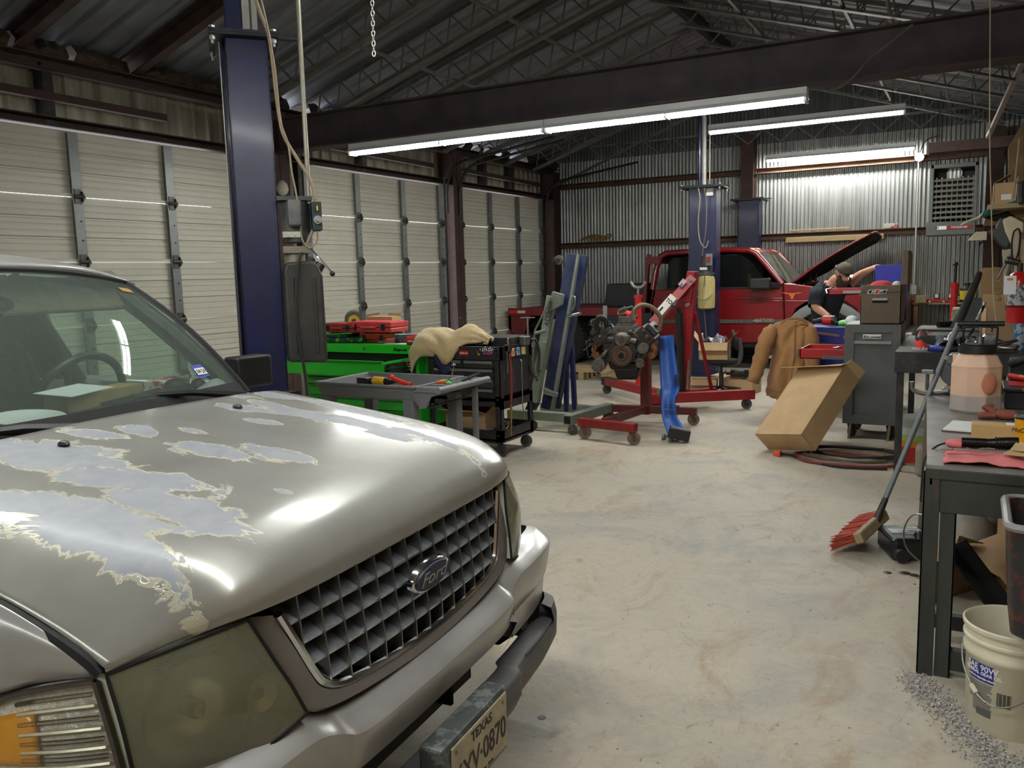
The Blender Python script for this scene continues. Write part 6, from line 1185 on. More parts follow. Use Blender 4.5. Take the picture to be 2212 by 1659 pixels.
w0, w1 = tp(1702, 614), tp(1636, 546, .09); b = MB(); b.grid([[Vector((lerp(w0.x, w1.x, u)+.10*math.sin(math.pi*t)*(1-u*.5), lerp(w0.y+.05, -w0.y-.05, t), lerp(w0.z, w1.z, u))) for t in [k/8 for k in range(9)]] for u in (0, .33, .66, 1)]); b.build('windshield', glass('pale truck windshield', (150, 158, 150), .04, .22, (170, 176, 164), 1.0), tk_, smooth=True, angle=0)
b = MB(); b.bb((w0.x-2.0, -TW/2+.1, .35), (w0.x-.1, TW/2-.1, .55)); b.bb((w0.x-.45, -TW/2+.12, .6), (w0.x+.02, TW/2-.12, 1.28)); 
for y in (-.4, .4): b.bb((w0.x-1.45, y-.27, .5), (w0.x-1.2, y+.27, 1.35)); b.bb((w0.x-1.42, y-.12, 1.35), (w0.x-1.3, y+.12, 1.55))
b.build('cab_interior', seat_mat, tk_, bevel=.02)
b = MB(); b.tube([tp(1688, 740)+Vector((0, -.002, 0)), tp(1694, 690)+Vector((0, -.002, 0)), tp(1691, 613)+Vector((0, -.002, 0))], .006, 5); b.tube([tp(1547, 740)+Vector((0, -.002, 0)), tp(1547, 624)+Vector((0, -.002, 0))], .006, 5); b.build('door_gap', gap_black, tk_)
side_panel([(1404, 698), (1404, 690), (1692, 690), (1692, 698)], 'body_moulding', M('dirty grey moulding', (84, 80, 74), .8, var=.3, scale=20), -.02, .03); side_panel([(1404, 742), (1404, 700), (1692, 700), (1690, 738)], 'rocker_panel', tr_red, -.008, .05)
for k, (xa, xb_, y) in enumerate(((1582, 1690, 644.5), (1636, 1692, 649.5), (1408, 1440, 645), (1697, 1770, 650))): 
    b = MB(); b.tube([tp(xa, y)+Vector((0, -.004, 0)), tp(xb_, y+.5)+Vector((0, -.004, 0))], .008, 6); b.build('side_crease', tr_red, tk_)
text_obj('3500', .075, basis(tp(1656, 692)+Vector((0, -.026, 0)), (1, 0, 0), (0, 0, 1)), M('silver lettering', (160, 152, 140), .4, .5), tk_, 'door_lettering', .004, 1.5, bold=.002); q = tp(1636, 692.5)+Vector((0, -.026, 0))
b = MB(); b.prism([q+Vector((x, 0, z)) for x, z in ((-.07, -.012), (-.025, -.012), (-.025, -.026), (.025, -.026), (.025, -.012), (.07, -.012), (.055, .014), (.025, .014), (.025, .026), (-.025, .026), (-.025, .014), (-.055, .014))], (0, -.006, 0)); b.build('badge', MATS['silver lettering'], tk_)
q = tp(1711, 638)+Vector((0, -.006, 0)); b = MB(); LH = [(0, -.06), (.02, -.05), (.028, -.01), (.05, .02), (.11, .028), (.155, .045), (.10, .045), (.03, .035)]; b.prism([q+Vector((x, 0, z)) for x, z in LH+[(-x, z) for x, z in LH[::-1][:-1]]], (0, -.004, 0)); b.build('longhorn_decal', M('orange decal', (206, 96, 30), .5), tk_)
for x in (1608, 1622, 1632):
    p = tp(x, 538.5, .25+.25*(x-1608)/24); b = MB(); b.ball(p+Vector((0, .0, .0)), .07, 7, (1.1, .8, .35)); b.build('marker_lamp', M('amber marker', (220, 130, 40), .3, emit=.25), tk_, smooth=True)
p = tp(1646, 612); b = MB(); b.box(p+Vector((.0, -.14, .0)), (.32, .10, .17)); b.beam(p+Vector((.12, -.10, -.02)), p+Vector((.28, .02, -.05)), .05, .10); b.build('side_mirror', black_plastic, tk_, bevel=.04, bseg=3)
fl_g = M('grey fender flare', (112, 114, 114), .6, var=.1); wc = tp(1785, 722); wc.z = .42; b = MB(); n = 16
b.grid([[Vector((wc.x+r*math.cos(math.pi*i/n), wc.y+dy, wc.z+r*math.sin(math.pi*i/n)*1.02)) for i in range(n+1)] for r, dy in ((.66, .0), (.66, -.07), (.60, -.10), (.52, -.09), (.50, .02))]); b.build('fender_flare', fl_g, tk_, smooth=True, angle=50)
def tyre(c, w_, r, nm='wheel'):
    b = MB(); b.lathe([(r*.55, -w_/2), (r*.93, -w_/2), (r, -w_*.36), (r, w_*.36), (r*.93, w_/2), (r*.55, w_/2)], c, (0, 1, 0), 36, cap=False); o = b.build(nm, rubber, tk_, smooth=True, angle=30); b = MB()
    for k in range(36):
        a = 2*math.pi*k/36
        for s in (-1, 1): b.box(Vector(c)+Vector((math.cos(a+.04*s)*r, s*w_*.25, math.sin(a+.04*s)*r)), (.03, w_*.46, .05), rotm(0, -a, 0))
    t = b.build('tread_block', rubber, o); t['kind'] = 'stuff'; b = MB(); b.lathe([(r*.55, -w_*.4), (r*.5, -w_*.2), (r*.2, -w_*.3), (.01, -w_*.3)], c, (0, 1, 0), 24); b.build('wheel_rim', steel, o, smooth=True, angle=30); return o
for s in (-1, 1):
    for cx2 in (wc.x, -6.35+4.0): tyre((cx2, s*(TW/2-.14), .42), .27, .42)
    tyre((-2.35, s*(TW/2-.44), .42), .24, .42)
hh0, hh1 = tp(1706, 612), tp(1876, 504); hx = Vector((hh1.x-hh0.x, 0, hh1.z-hh0.z)); rows = [[Vector((hh0.x+hx.x*u, lerp(hh0.y+.08, -hh0.y-.08, t), hh0.z+hx.z*u+.05*math.sin(math.pi*u)+(.05*math.sin(math.pi*t) if 0 < u < 1.1 else 0))) for t in [k/8 for k in range(9)]] for u in (0, .25, .5, .75, .93, 1.02)]
b = MB(); b.grid(patch(rows, 3, 2)); hd_ = b.build('hood', tr_red, tk_, smooth=True, angle=0, solid=.03); nn = Vector((hx.z, 0, -hx.x)).normalized()
b = MB(); b.grid([[p+nn*.10*(1 if 0 < i < 5 and 0 < j < 8 else .2) for j, p in enumerate(r)] for i, r in enumerate(rows)]); b.build('hood_liner', gap_black, hd_)
b = MB(); b.tube([tp(1752, 612, .3), tp(1748, 580, .3)], .02, 6); b.tube([tp(1762, 615, .3), tp(1765, 575, .3)], .012, 6); b.tube(spline([tp(1740, 612, .4), tp(1752, 598, .4), tp(1768, 612, .4)], 4), .025, 6); b.build('hood_hinge', dark_steel, tk_, smooth=True)
b = MB(); b.bb((wc.x-.3, -TW/2+.18, .55), (wc.x+.95, TW/2-.18, 1.2)); b.ball((wc.x+.4, -.3, 1.2), .22, 8, (1.6, 1, .5)); b.build('engine_bay', dark_steel, tk_); b = MB(); b.bb((wc.x+.95, -TW/2+.05, .55), (wc.x+1.05, TW/2-.05, 1.15)); b.bb((wc.x+.95, -TW/2, .40), (wc.x+1.2, TW/2, .62)); b.build('front_bumper', steel, tk_, bevel=.03)
# flatbed
zd = 1.0-0; b = MB(); dx0, dx1 = -7.42+4.0, -4.84+4.0
b.bb((dx0, -TW/2, .90), (dx1, TW/2, .98)); b.bb((dx0, -TW/2-.02, .86), (dx1, -TW/2+.02, 1.0)); b.bb((dx0, TW/2-.02, .86), (dx1, TW/2+.02, 1.0)); bed = b.build('flatbed', M('worn red flatbed', (116, 32, 36), .6, var=.25, scale=5, dirt=.5, dcol=(72, 48, 44)), tk_, bevel=.006)
b = MB(); b.prism([(dx0, -TW/2, .9), (dx0+.48, -TW/2, .9), (dx0+.30, -TW/2, .52), (dx0+.12, -TW/2, .50), (dx0, -TW/2, .62)], (0, .03, 0)); b.prism([(dx0, -TW/2, .9), (dx0, -TW/2, .5), (dx0, TW/2, .5), (dx0, TW/2, .9)], (.05, 0, 0)); b.build('bed_skirt', MATS['worn red flatbed'], tk_)
for xa, c in ((dx0+.03, (206, 48, 36)), (dx0+.20, (206, 198, 184)), (dx1-.45, (206, 48, 36)), (dx1-.28, (206, 198, 184))): b = MB(); b.bb((xa, -TW/2-.026, .905), (xa+.16, -TW/2-.02, .955)); b.build('reflector_tape', M('tape '+str(c), c, .4), bed)
b = MB(); b.bb((dx0+.75, -TW/2+.05, .5), (dx0+1.0, TW/2-.05, .86)); b.bb((dx0, -.45, .62), (dx1+.2, -.33, .82)); b.bb((dx0, .33, .62), (dx1+.2, .45, .82)); b.bb((dx1-.1, -.45, .45), (2.6, -.35, .6)); b.bb((dx1-.1, .35, .45), (2.6, .45, .6)); b.build('frame_rail', dark_steel, tk_)
b = MB(); p = aY(1290, 676, YT)-O; q = aY(1348, 735, YT)-O; b.bb((p.x, -TW/2-.01, q.z), (q.x+.5, -TW/2+.4, p.z)); ub = b.build('underbody_box', M('dark blue grey box', (36, 44, 54), .5, var=.2), tk_, bevel=.01); b = MB(); b.bb((p.x+.5, -TW/2-.02, p.z-.10), (p.x+.62, -TW/2-.01, p.z-.02)); b.build('box_latch', steel, ub)
for y in (-TW/2+.06, TW/2-.06): bar('headache_rack_post', Vector((dx1+.0, y, .9)), Vector((dx1+.10, y, 1.88)), .09, .05, MATS['worn red flatbed'], tk_)
b = MB(); b.bb((dx1+.06, -TW/2, 1.72), (dx1+.30, TW/2, 1.84)); b.build('headache_rack', MATS['worn red flatbed'], tk_)
tb = thing('truck_toolbox', 'black plastic toolbox standing on the red flatbed behind the cab', 'toolbox', (-5.28, YT+.45, 1.0)); b = MB(); b.prism([(-.36, -.22, 0), (.42, -.22, 0), (.42, -.22, .40), (-.30, -.22, .40)], (0, .44, 0)); b.build('box_body', M('black box plastic', (36, 40, 44), .5, var=.2), tb, bevel=.02); b = MB(); b.bb((.12, -.235, .26), (.24, -.22, .34)); b.build('box_handle', black_plastic, tb)
# ================================================================== the mechanic
mn = thing('person', 'bearded person in dark T-shirt and backwards cap with headlamp, bent over the blue toolbox', 'person', (-1.66, 11.25, 0)); O = mn.location.copy()
skin = M('skin', (196, 142, 116), .55, var=.08, scale=12); shirt = M('dark navy T-shirt', (26, 30, 42), .9, var=.2, scale=10, bump=.1); pants = M('dark work trousers', (30, 32, 40), .9, var=.2); hair_m = M('sandy hair', (150, 116, 76), .8, var=.25, scale=40); beard_m = M('brown beard', (70, 44, 30), .85, var=.3, scale=40); cap_m = M('olive grey cap', (96, 88, 76), .9, var=.12, scale=14)
def mp(x, y, Y): return rel(aY(x, y, Y))
sk = [('pel', mp(1782, 728, 11.36), .165, .13), ('sp', mp(1781, 690, 11.32), .165, .13), ('ch', mp(1790, 645, 11.26), .185, .14), ('ne', mp(1802, 610, 11.18), .09, .085), ('hb', mp(1814, 596, 11.12), .075, .08),
      ('rs', mp(1768, 626, 11.12), .092, .088), ('re', mp(1760, 663, 11.0), .062, .058), ('rw', mp(1790, 684, 10.88), .038, .034), ('rh', mp(1797, 688, 10.85), .036, .026),
      ('ls', mp(1824, 620, 11.38), .088, .084), ('le', mp(1860, 592, 11.36), .055, .052), ('lw', mp(1886, 579, 11.25), .036, .032), ('lh', mp(1893, 577.5, 11.2), .034, .024),
      ('rhip', mp(1774, 742, 11.34), .115, .115), ('rk', Vector((-.08, -.02, .50)), .075, .075), ('ra', Vector((-.10, .06, .10)), .05, .055), ('rt', Vector((-.08, -.12, .045)), .045, .035),
      ('lhip', mp(1796, 744, 11.40), .115, .115), ('lk', Vector((.20, .05, .50)), .075, .075), ('la', Vector((.20, .14, .10)), .05, .055), ('lt', Vector((.24, -.04, .045)), .045, .035)]
ix = {k: i for i, (k, *_) in enumerate(sk)}; ed = [(ix[a], ix[c]) for a, c in (('pel', 'sp'), ('sp', 'ch'), ('ch', 'ne'), ('ne', 'hb'), ('ch', 'rs'), ('rs', 're'), ('re', 'rw'), ('rw', 'rh'), ('ch', 'ls'), ('ls', 'le'), ('le', 'lw'), ('lw', 'lh'), ('pel', 'rhip'), ('rhip', 'rk'), ('rk', 'ra'), ('ra', 'rt'), ('pel', 'lhip'), ('lhip', 'lk'), ('lk', 'la'), ('la', 'lt'))]
me = bpy.data.meshes.new('body'); me.from_pydata([p for _, p, _, _ in sk], ed, []); o = bpy.data.objects.new('body', me); COL.objects.link(o); md = o.modifiers.new('s', 'SKIN'); o.modifiers.new('u', 'SUBSURF').levels = 2
for i, v in enumerate(me.skin_vertices[0].data): v.radius = sk[i][2:4]; v.use_root = i == 0
md.use_smooth_shade = True; dg = bpy.context.evaluated_depsgraph_get(); body = bpy.data.meshes.new_from_object(o.evaluated_get(dg)); bpy.data.objects.remove(o)
# head, hands and fingers joined to the same body mesh
hc = mp(1823, 592, 11.08); fwd = Vector((.62, -.52, -.60)).normalized(); upv = Vector((.30, -.30, .88)); side = fwd.cross(upv).normalized(); upv = side.cross(fwd); HM = Matrix(((side.x, fwd.x, upv.x, hc.x), (side.y, fwd.y, upv.y, hc.y), (side.z, fwd.z, upv.z, hc.z), (0, 0, 0, 1)))   # head axes: x side, y face, z crown
bm2 = bmesh.new(); bm2.from_mesh(body); hb = MB(); hb.b.free(); hb.b = bm2; hb.m = HM
hb.ball((0, -.015, .03), .098, 10, (.80, 1.0, 1.0)); hb.ball((0, .02, -.045), .075, 9, (.82, .95, 1.05)); hb.ball((0, .092, -.015), .018, 6, (.8, 1.2, 1.5)); 
for s in (-1, 1): hb.ball((s*.082, -.01, -.01), .026, 6, (.4, .8, 1.2))
hb.m = Matrix.Identity(4)
def hand(pre, w_, pal, dirv, down, curl, th):
    d = Vector(dirv).normalized(); dn = Vector(down).normalized(); sd = d.cross(dn).normalized()
    hb.tube([w_, w_+d*.05, w_+d*.09], [.030, .040, .036], 8)
    for k, ln in enumerate((.068, .078, .072, .056)):
        p = w_+d*.085+sd*(.030-.020*k); P = [p]; a = .25
        for q in range(3): a += curl; P.append(P[-1]+(d*math.cos(a)+dn*math.sin(a))*ln*(.45 if q == 0 else .3))
        hb.tube(P, [.0105, .010, .009, .007], 6)
    p = w_+d*.03+sd*.034*th; hb.tube([p, p+(sd*th*.6+d*.6+dn*.3)*.035, p+(sd*th*.4+d+dn*.7)*.055], [.013, .011, .008], 6)
hand('r', sk[ix['rw']][1], None, (.75, -.35, -.5), (.1, -.2, -1), .55, -1); hand('l', sk[ix['lw']][1], None, (.85, -.45, .05), (0, -.1, -1), .5, 1)
bm2.to_mesh(body); bm2.free(); bo = bpy.data.objects.new('body', body); COL.objects.link(bo); bo.parent = mn
for m_ in (skin, shirt, pants, M('greasy glove skin', (74, 58, 52), .6, var=.3, scale=30)): body.materials.append(m_)
def seg_d(p, a, c): 
    t = max(0, min(1, (p-a).dot(c-a)/(c-a).length_squared)); return (p-(a+(c-a)*t)).length, t
J_ = {k: p for k, p, _, _ in sk}
for pl_ in body.polygons:
    c = pl_.center; pl_.use_smooth = True; best = min(((*seg_d(c, J_[a], J_[q]), a, q) for a, q in (('pel', 'sp'), ('sp', 'ch'), ('ch', 'ne'), ('ne', 'hb'), ('ch', 'rs'), ('rs', 're'), ('re', 'rw'), ('rw', 'rh'), ('ch', 'ls'), ('ls', 'le'), ('le', 'lw'), ('lw', 'lh'), ('pel', 'rhip'), ('rhip', 'rk'), ('rk', 'ra'), ('pel', 'lhip'), ('lhip', 'lk'), ('lk', 'la'), ('ra', 'rt'), ('la', 'lt'))), key=lambda q: q[0]); d0, t, a, q = best
    mi = 0
    if a in ('pel', 'sp', 'ch') and q not in ('rhip', 'lhip'): mi = 1
    if a == 'pel' and q == 'sp' and t < .1: mi = 2
    if a in ('rs',): mi = 1 if t < .92 else 0
    if a == 'ls': mi = 1 if t < .35 else 0
    if q in ('rhip', 'lhip') or a in ('rhip', 'lhip', 'rk', 'lk', 'ra', 'la'): mi = 2
    if (c-hc).length < .15 and a in ('ne', 'hb'): mi = 0
    if a == 'ch' and q == 'ne' and t > .85: mi = 0
    if (c-J_['rh']).length < .12 and a == 'rw': mi = 3
    pl_.material_index = mi
# T-shirt sleeve hem, cap, hair, beard, headlamp, eyes
b = MB(); ss = lerp(J_['rs'], J_['re'], .35); se = lerp(J_['rs'], J_['re'], .98); b.tube([J_['rs'], ss, se], [.10, .098, .088], 14, cap=False); b.build('sleeve', shirt, mn, smooth=True, solid=.006)
b = MB(HM); b.grid([[(.088*math.sin(u)*math.cos(v), -.015+.106*math.sin(u)*math.sin(v), .035+.106*math.cos(u)) for v in [2*math.pi*k/20 for k in range(20)]] for u in (.02, .3, .6, .9, 1.2, 1.45, 1.58)], closed=True); cap = b.build('cap', cap_m, mn, smooth=True, solid=.006, soff=1)
b = MB(HM); b.grid([[(x, -.10-.075*(1-(x/.07)**2)*u, .035-.02*u) for x in [-.07+.02*k for k in range(8)]] for u in (0, .5, 1)]); b.build('cap_brim', cap_m, cap, smooth=True, solid=.006)
b = MB(HM); b.ball((0, -.035, -.01), .098, 9, (.86, .86, .75)); b.build('hair', hair_m, mn, smooth=True)
b = MB(HM); b.grid(patch([[Vector(p) for p in r] for r in ([(-.078, .02, .0), (-.06, .075, -.035), (0, .098, -.045), (.06, .075, -.035), (.078, .02, .0)], [(-.080, .015, -.05), (-.065, .07, -.075), (0, .108, -.085), (.065, .07, -.075), (.080, .015, -.05)], [(-.07, .01, -.09), (-.055, .06, -.13), (0, .095, -.15), (.055, .06, -.13), (.07, .01, -.09)], [(-.04, .0, -.11), (-.03, .045, -.17), (0, .07, -.20), (.03, .045, -.17), (.04, .0, -.11)])], 4, 4)); b.build('beard', beard_m, mn, smooth=True, solid=.03, soff=0)
for s in (-1, 1):
    b = MB(HM); b.ball((s*.032, .083, .022), .010, 6); b.build('eye', M('eye', (40, 30, 26), .2, var=0), mn, smooth=True); b = MB(HM); b.tube([(s*.015, .092, .045), (s*.035, .09, .05), (s*.055, .075, .044)], .007, 5); b.build('eyebrow', beard_m, mn)
b = MB(HM); b.tube([(-.02, .098, -.055), (.02, .098, -.055)], .006, 5); b.build('mouth', M('lips', (150, 84, 74), .5), mn)
b = MB(HM); b.tube([(.094*math.cos(a), -.012+.112*math.sin(a), .055) for a in [2*math.pi*k/24 for k in range(25)]], .010, 6, cap=False); hl = b.build('headlamp_strap', black_plastic, mn, smooth=True)
b = MB(HM); b.bb((-.03, .085, .035), (.03, .115, .075)); b.build('headlamp_body', black_plastic, hl, bevel=.006); b = MB(HM); b.cyl((0, .116, .055), (0, .119, .055), .018, n=14); b.build('headlamp_lens', emis('headlamp light', (255, 250, 230), 60), hl)
# ================================================================== grey cabinet with a brown chest on top
cab_grey = M('scuffed grey cabinet', (92, 94, 94), .5, .1, var=.12, scale=5, dirt=.45, dcol=(62, 60, 58), bump=.03); ch_brown = M('brown chest paint', (98, 84, 68), .55, .1, var=.15, scale=6, dirt=.4, dcol=(66, 54, 42)); dr_red = M('red drawer paint', (160, 24, 30), .4, var=.1, scale=8)
kx0, kx1, ky0, ky1 = -1.02, -.545, 8.20, 8.78; kb = thing('steel_cabinet', 'tall grey steel tool cabinet on casters with a red drawer pulled out to its left', 'cabinet', ((kx0+kx1)/2, (ky0+ky1)/2, 0)); O = kb.location.copy()
def kbx(a, c, nm, mat, par, **k): b = MB(); b.bb(rel(a), rel(c)); return b.build(nm, mat, par, **k)
kbx((kx0, ky0+.012, .14), (kx1, ky1, 1.065), 'cabinet_body', cab_grey, kb, bevel=.004)
for a, c in (((kx0, ky0, .14), (kx0+.085, ky0+.012, 1.065)), ((kx1-.075, ky0, .14), (kx1, ky0+.012, 1.065)), ((kx0+.085, ky0, .99), (kx1-.075, ky0+.012, 1.065)), ((kx0+.085, ky0, .14), (kx1-.075, ky0+.012, .22))): kbx(a, c, 'panel_frame', cab_grey, kb, bevel=.002)
kbx((kx0+.085, ky0-.004, .885), (kx1-.075, ky0+.012, .915), 'pull_strip', alu, kb, bevel=.003)
b = MB(basis(rel((-.785, ky0+.008, .955)), (1, 0, 0), (0, 0, 1))); b.box((0, 0, .002), (.155, .042, .004)); s_ = b.build('maker_sticker', paper, kb, bevel=.004); text_obj('Eco power', .034, basis(rel((-.785, ky0+.003, .952)), (1, 0, 0), (0, 0, 1)), gap_black, s_, 'sticker_print', .001, 1, .35, bold=.0006)
for x in (kx0+.07, kx1-.07):
    for y in (ky0+.08, ky1-.08): caster(kb, rel((x, y, 0)), .06, .035, top=.14, rot=1.2)
    b = MB(); b.beam(rel((x, ky0+.02, .14)), rel((x-.01, ky0+.0, .0)), .05, .02); b.build('foot_bracket', M('tan dirty steel', (112, 98, 80), .8), kb)
def out_drawer(x0, y0, y1, z0, z1, nm='drawer'):
    b = MB(); b.bb(rel((x0, y0, z0)), rel((x0+.012, y1, z1))); b.bb(rel((x0, y0, z0)), rel((kx0, y0+.01, z1))); b.bb(rel((x0, y1-.01, z0)), rel((kx0, y1, z1))); b.bb(rel((x0, y0, z0)), rel((kx0, y1, z0+.01))); d = b.build(nm, dr_red, kb, bevel=.002)
    b = MB(); b.bb(rel((x0+.2, y0-.006, z0)), rel((kx0, y0, z0+.035))); b.build('slide_rail', M('worn rail', (96, 96, 90), .5, .5), d); b = MB(); b.tube([rel((x0-.012, y0, z0+.02)), rel((x0-.02, y0+.02, z1-.01)), rel((x0-.005, y0+.1, z1))], .008, 6); b.build('drawer_pull', chrome, d, smooth=True); return d
out_drawer(-1.42, ky0+.03, ky1-.03, .735, .83)
for x, y, a, L_, nm in ((-1.2, 8.45, .2, .26, 'steel rule'), (-1.12, 8.52, 1.1, .10, 'shiny wrench')): b = MB(T(x, y, .75) @ rotm(.0, -.1*(L_ < .2), a)); b.bb((-L_/2, -.02, 0), (L_/2, .02, .008+.07*(L_ < .2))); tag(b.build('steel_rule' if L_ > .2 else 'wrench', steel if L_ > .2 else chrome, bevel=.003), '%s in the open red drawer of the grey cabinet' % nm, 'hand tool')
cx0, cx1 = -.895, -.555; bcx = thing('tool_chest', 'small brown tool chest with open lid standing on the grey cabinet', 'tool chest', ((cx0+cx1)/2, 8.48, 1.066)); O = bcx.location.copy()
b = MB(); b.bb(rel((cx0, 8.22, 1.068)), rel((cx1, 8.232, 1.42))); b.bb(rel((cx0, 8.73, 1.068)), rel((cx1, 8.742, 1.42))); b.bb(rel((cx0, 8.22, 1.068)), rel((cx1, 8.74, 1.08))); b.bb(rel((cx1-.012, 8.22, 1.068)), rel((cx1, 8.742, 1.42))); b.bb(rel((cx0, 8.22, 1.35)), rel((cx1, 8.74, 1.36))); b.bb(rel((cx0, 8.22, 1.07)), rel((cx0+.01, 8.74, 1.33))); b.build('chest_body', ch_brown, bcx, bevel=.003)
b = MB(); b.prism([rel(p) for p in ((cx1-.01, 8.22, 1.42), (cx1+.05, 8.22, 1.42), (cx1+.05, 8.22, 1.70), (cx1+.04, 8.22, 1.725), (cx1-.0, 8.22, 1.73))], (0, .52, 0)); b.build('chest_lid', ch_brown, bcx, bevel=.006)
b = MB(); b.bb(rel((cx0+.1, 8.208, 1.282)), rel((cx1-.11, 8.22, 1.306))); b.build('side_handle', alu, bcx, bevel=.003); b = MB(); b.bb(rel((cx0+.1, 8.217, 1.262)), rel((cx1-.11, 8.219, 1.283))); b.build('handle_recess', gap_black, bcx)
bs = basis(rel((-.755, 8.218, 1.362)), (1, 0, 0), (0, 0, 1)); b = MB(bs); b.lathe([(.034, 0), (.034, .002)], n=24); s_ = b.build('maker_sticker', M('sticker red', (206, 40, 44), .4), bcx); b = MB(bs); b.prism([(-.085, -.018, .002), (.07, -.018, .002), (.085, .018, .002), (-.07, .018, .002)], (0, 0, .001)); b.build('sticker_band', paper, s_); b = MB(bs); b.prism([(-.077, -.014, .003), (.067, -.014, .003), (.078, .014, .003), (-.066, .014, .003)], (0, 0, .0006)); b.build('sticker_field', gap_black, s_); text_obj('AIR LIFT', .028, bs @ T(.0, 0, .0037), paper, s_, 'sticker_print', .0005, 1.0, .25, bold=.0006)
b = MB(); b.bb(rel((-1.18, 8.25, 1.335)), rel((cx0, 8.26, 1.39))); b.bb(rel((-1.18, 8.25, 1.335)), rel((-1.168, 8.71, 1.39))); b.bb(rel((-1.18, 8.70, 1.335)), rel((cx0, 8.71, 1.39))); b.bb(rel((-1.18, 8.25, 1.335)), rel((cx0, 8.71, 1.345))); d = b.build('drawer', dr_red, bcx, bevel=.002); b = MB(); b.bb(rel((-1.05, 8.245, 1.35)), rel((cx0, 8.25, 1.375))); b.build('slide_rail', alu, d); b = MB(); b.tube([rel((-1.185, 8.25, 1.35)), rel((-1.20, 8.27, 1.385)), rel((-1.16, 8.3, 1.395))], .009, 6); b.build('drawer_pull', chrome, d, smooth=True)
b = MB(T(-.74, 8.46, 1.362)); b.ball((0, 0, .045), .07, 8, (1.5, 1.6, .75)); tag(b.build('red_rag', MATS['red shop rag'], smooth=True), 'red shop rag in the open top of the brown chest', 'rag')
b = MB(T(-.61, 8.44, 1.362)); b.ball((0, 0, .05), .05, 7, (.9, 1.6, .8)); tag(b.build('white_cable', M('white cable', (198, 196, 186), .6, var=.2, scale=40), smooth=True), 'white coiled cable in the open top of the brown chest', 'cable')
# ================================================================== blue roller cabinet in front of the mechanic
tb_blue = M('dark blue tool paint', (18, 26, 122), .38, var=.1, scale=5, coat=.2); bz_ = .95; ub_ = thing('roller_cabinet', 'blue roller tool cabinet with a raised lid in front of the mechanic', 'tool chest', (-1.15, 10.15, 0)); O = ub_.location.copy()
def ubx(a, c, nm, mat, par=None, **k): b = MB(); b.bb(rel(a), rel(c)); return b.build(nm, mat, par or ub_, **k)
ubx((-1.62, 9.86, .12), (-.66, 10.42, .93), 'cabinet_body', tb_blue, bevel=.006)
for k, z in enumerate((.90, .78, .66, .54, .40)):
    d = ubx((-1.62-.03-(.05 if k == 1 else 0), 9.90, z-.10), (-1.62, 10.38, z), 'drawer', tb_blue, bevel=.003); b = MB(); b.bb(rel((-1.675-(.05 if k == 1 else 0), 9.90, z-.018)), rel((-1.645, 10.38, z-.002))); b.build('drawer_pull', M('brown worn pull', (112, 84, 74), .5, .3), d)
b = MB()
for k, z in enumerate((.88, .76)): b.beam(rel((-1.64, 9.855, z)), rel((-1.28, 9.852, z-.05)), .008, .03)
for z in (.80, .62): b.bb(rel((-1.24, 9.852, z)), rel((-1.0, 9.86, z+.035)))
b.build('side_trim', MATS['brown worn pull'], ub_)
for x in (-1.52, -.76):
    for y in (9.95, 10.33): caster(ub_, rel((x, y, 0)), .055, .035, top=.12)
b = MB(); b.bb(rel((-1.0, 9.92, .93)), rel((-.62, 9.94, 1.12))); b.bb(rel((-.70, 9.92, .93)), rel((-.62, 10.4, 1.40))); b.bb(rel((-1.0, 10.38, .93)), rel((-.62, 10.4, 1.30))); b.bb(rel((-1.0, 9.92, .93)), rel((-.98, 10.4, 1.1))); b.build('upper_chest', tb_blue, ub_, bevel=.004); b = MB(); b.bb(rel((-.98, 10.36, 1.30)), rel((-.62, 10.38, 1.60))); b.bb(rel((-.64, 10.2, 1.30)), rel((-.62, 10.38, 1.58))); b.build('chest_lid', M('bright blue lid', (28, 34, 176), .35, coat=.3), ub_, bevel=.004)
iw = thing('impact_wrench', 'red and black impact wrench lying on the blue roller cabinet', 'impact wrench', (-1.44, 9.98, .935), -.2); b = MB(); b.cyl((-.03, 0, .06), (.07, 0, .06), .055, n=16); b.build('tool_body', M('impact red', (190, 44, 36), .4), iw, smooth=True, angle=40); b = MB(); b.cyl((.07, 0, .06), (.10, 0, .06), .056, n=16); b.cyl((-.03, 0, .06), (-.10, 0, .055), .04, .026, 12); b.cyl((-.10, 0, .055), (-.15, 0, .055), .015, n=8); b.beam((.04, 0, .04), (.13, -.02, .02), .045, .04); b.build('tool_nose', black_plastic, iw, smooth=True, angle=40)
b = MB(T(-1.28, 9.92, .945)); b.cyl((-.02, 0, .02), (.03, 0, .02), .024, n=12); b.cyl((.03, 0, .018), (.12, .01, .018), .016, n=10); tag(b.build('green_tip_driver', M('neon green cap', (90, 220, 60), .4, col2=(30, 30, 32), lo=.55, hi=.57), smooth=True, angle=40), 'driver with a neon green end on the blue roller cabinet', 'screwdriver')
b = MB(T(-1.18, 10.05, .935)); b.ball((0, 0, .05), .07, 7, (1, 1, .9)); b.ball((-.08, .05, .03), .05, 6, (1.4, 1, .6)); tag(b.build('white_rag', paper, smooth=True), 'white crumpled rag on the blue roller cabinet by the grey cabinet', 'rag')
b = MB(T(-1.33, 10.12, .935))
for k in range(9): p = Vector((random.uniform(-.12, .1), random.uniform(-.1, .1), .012)); b.cyl(p, p+Vector((random.uniform(-.1, .1), random.uniform(-.08, .08), .01)), .011, n=8)
tag(b.build('loose_tools', chrome, smooth=True, angle=40), 'heap of small bright tools on the blue roller cabinet', 'tools', None, 'stuff')
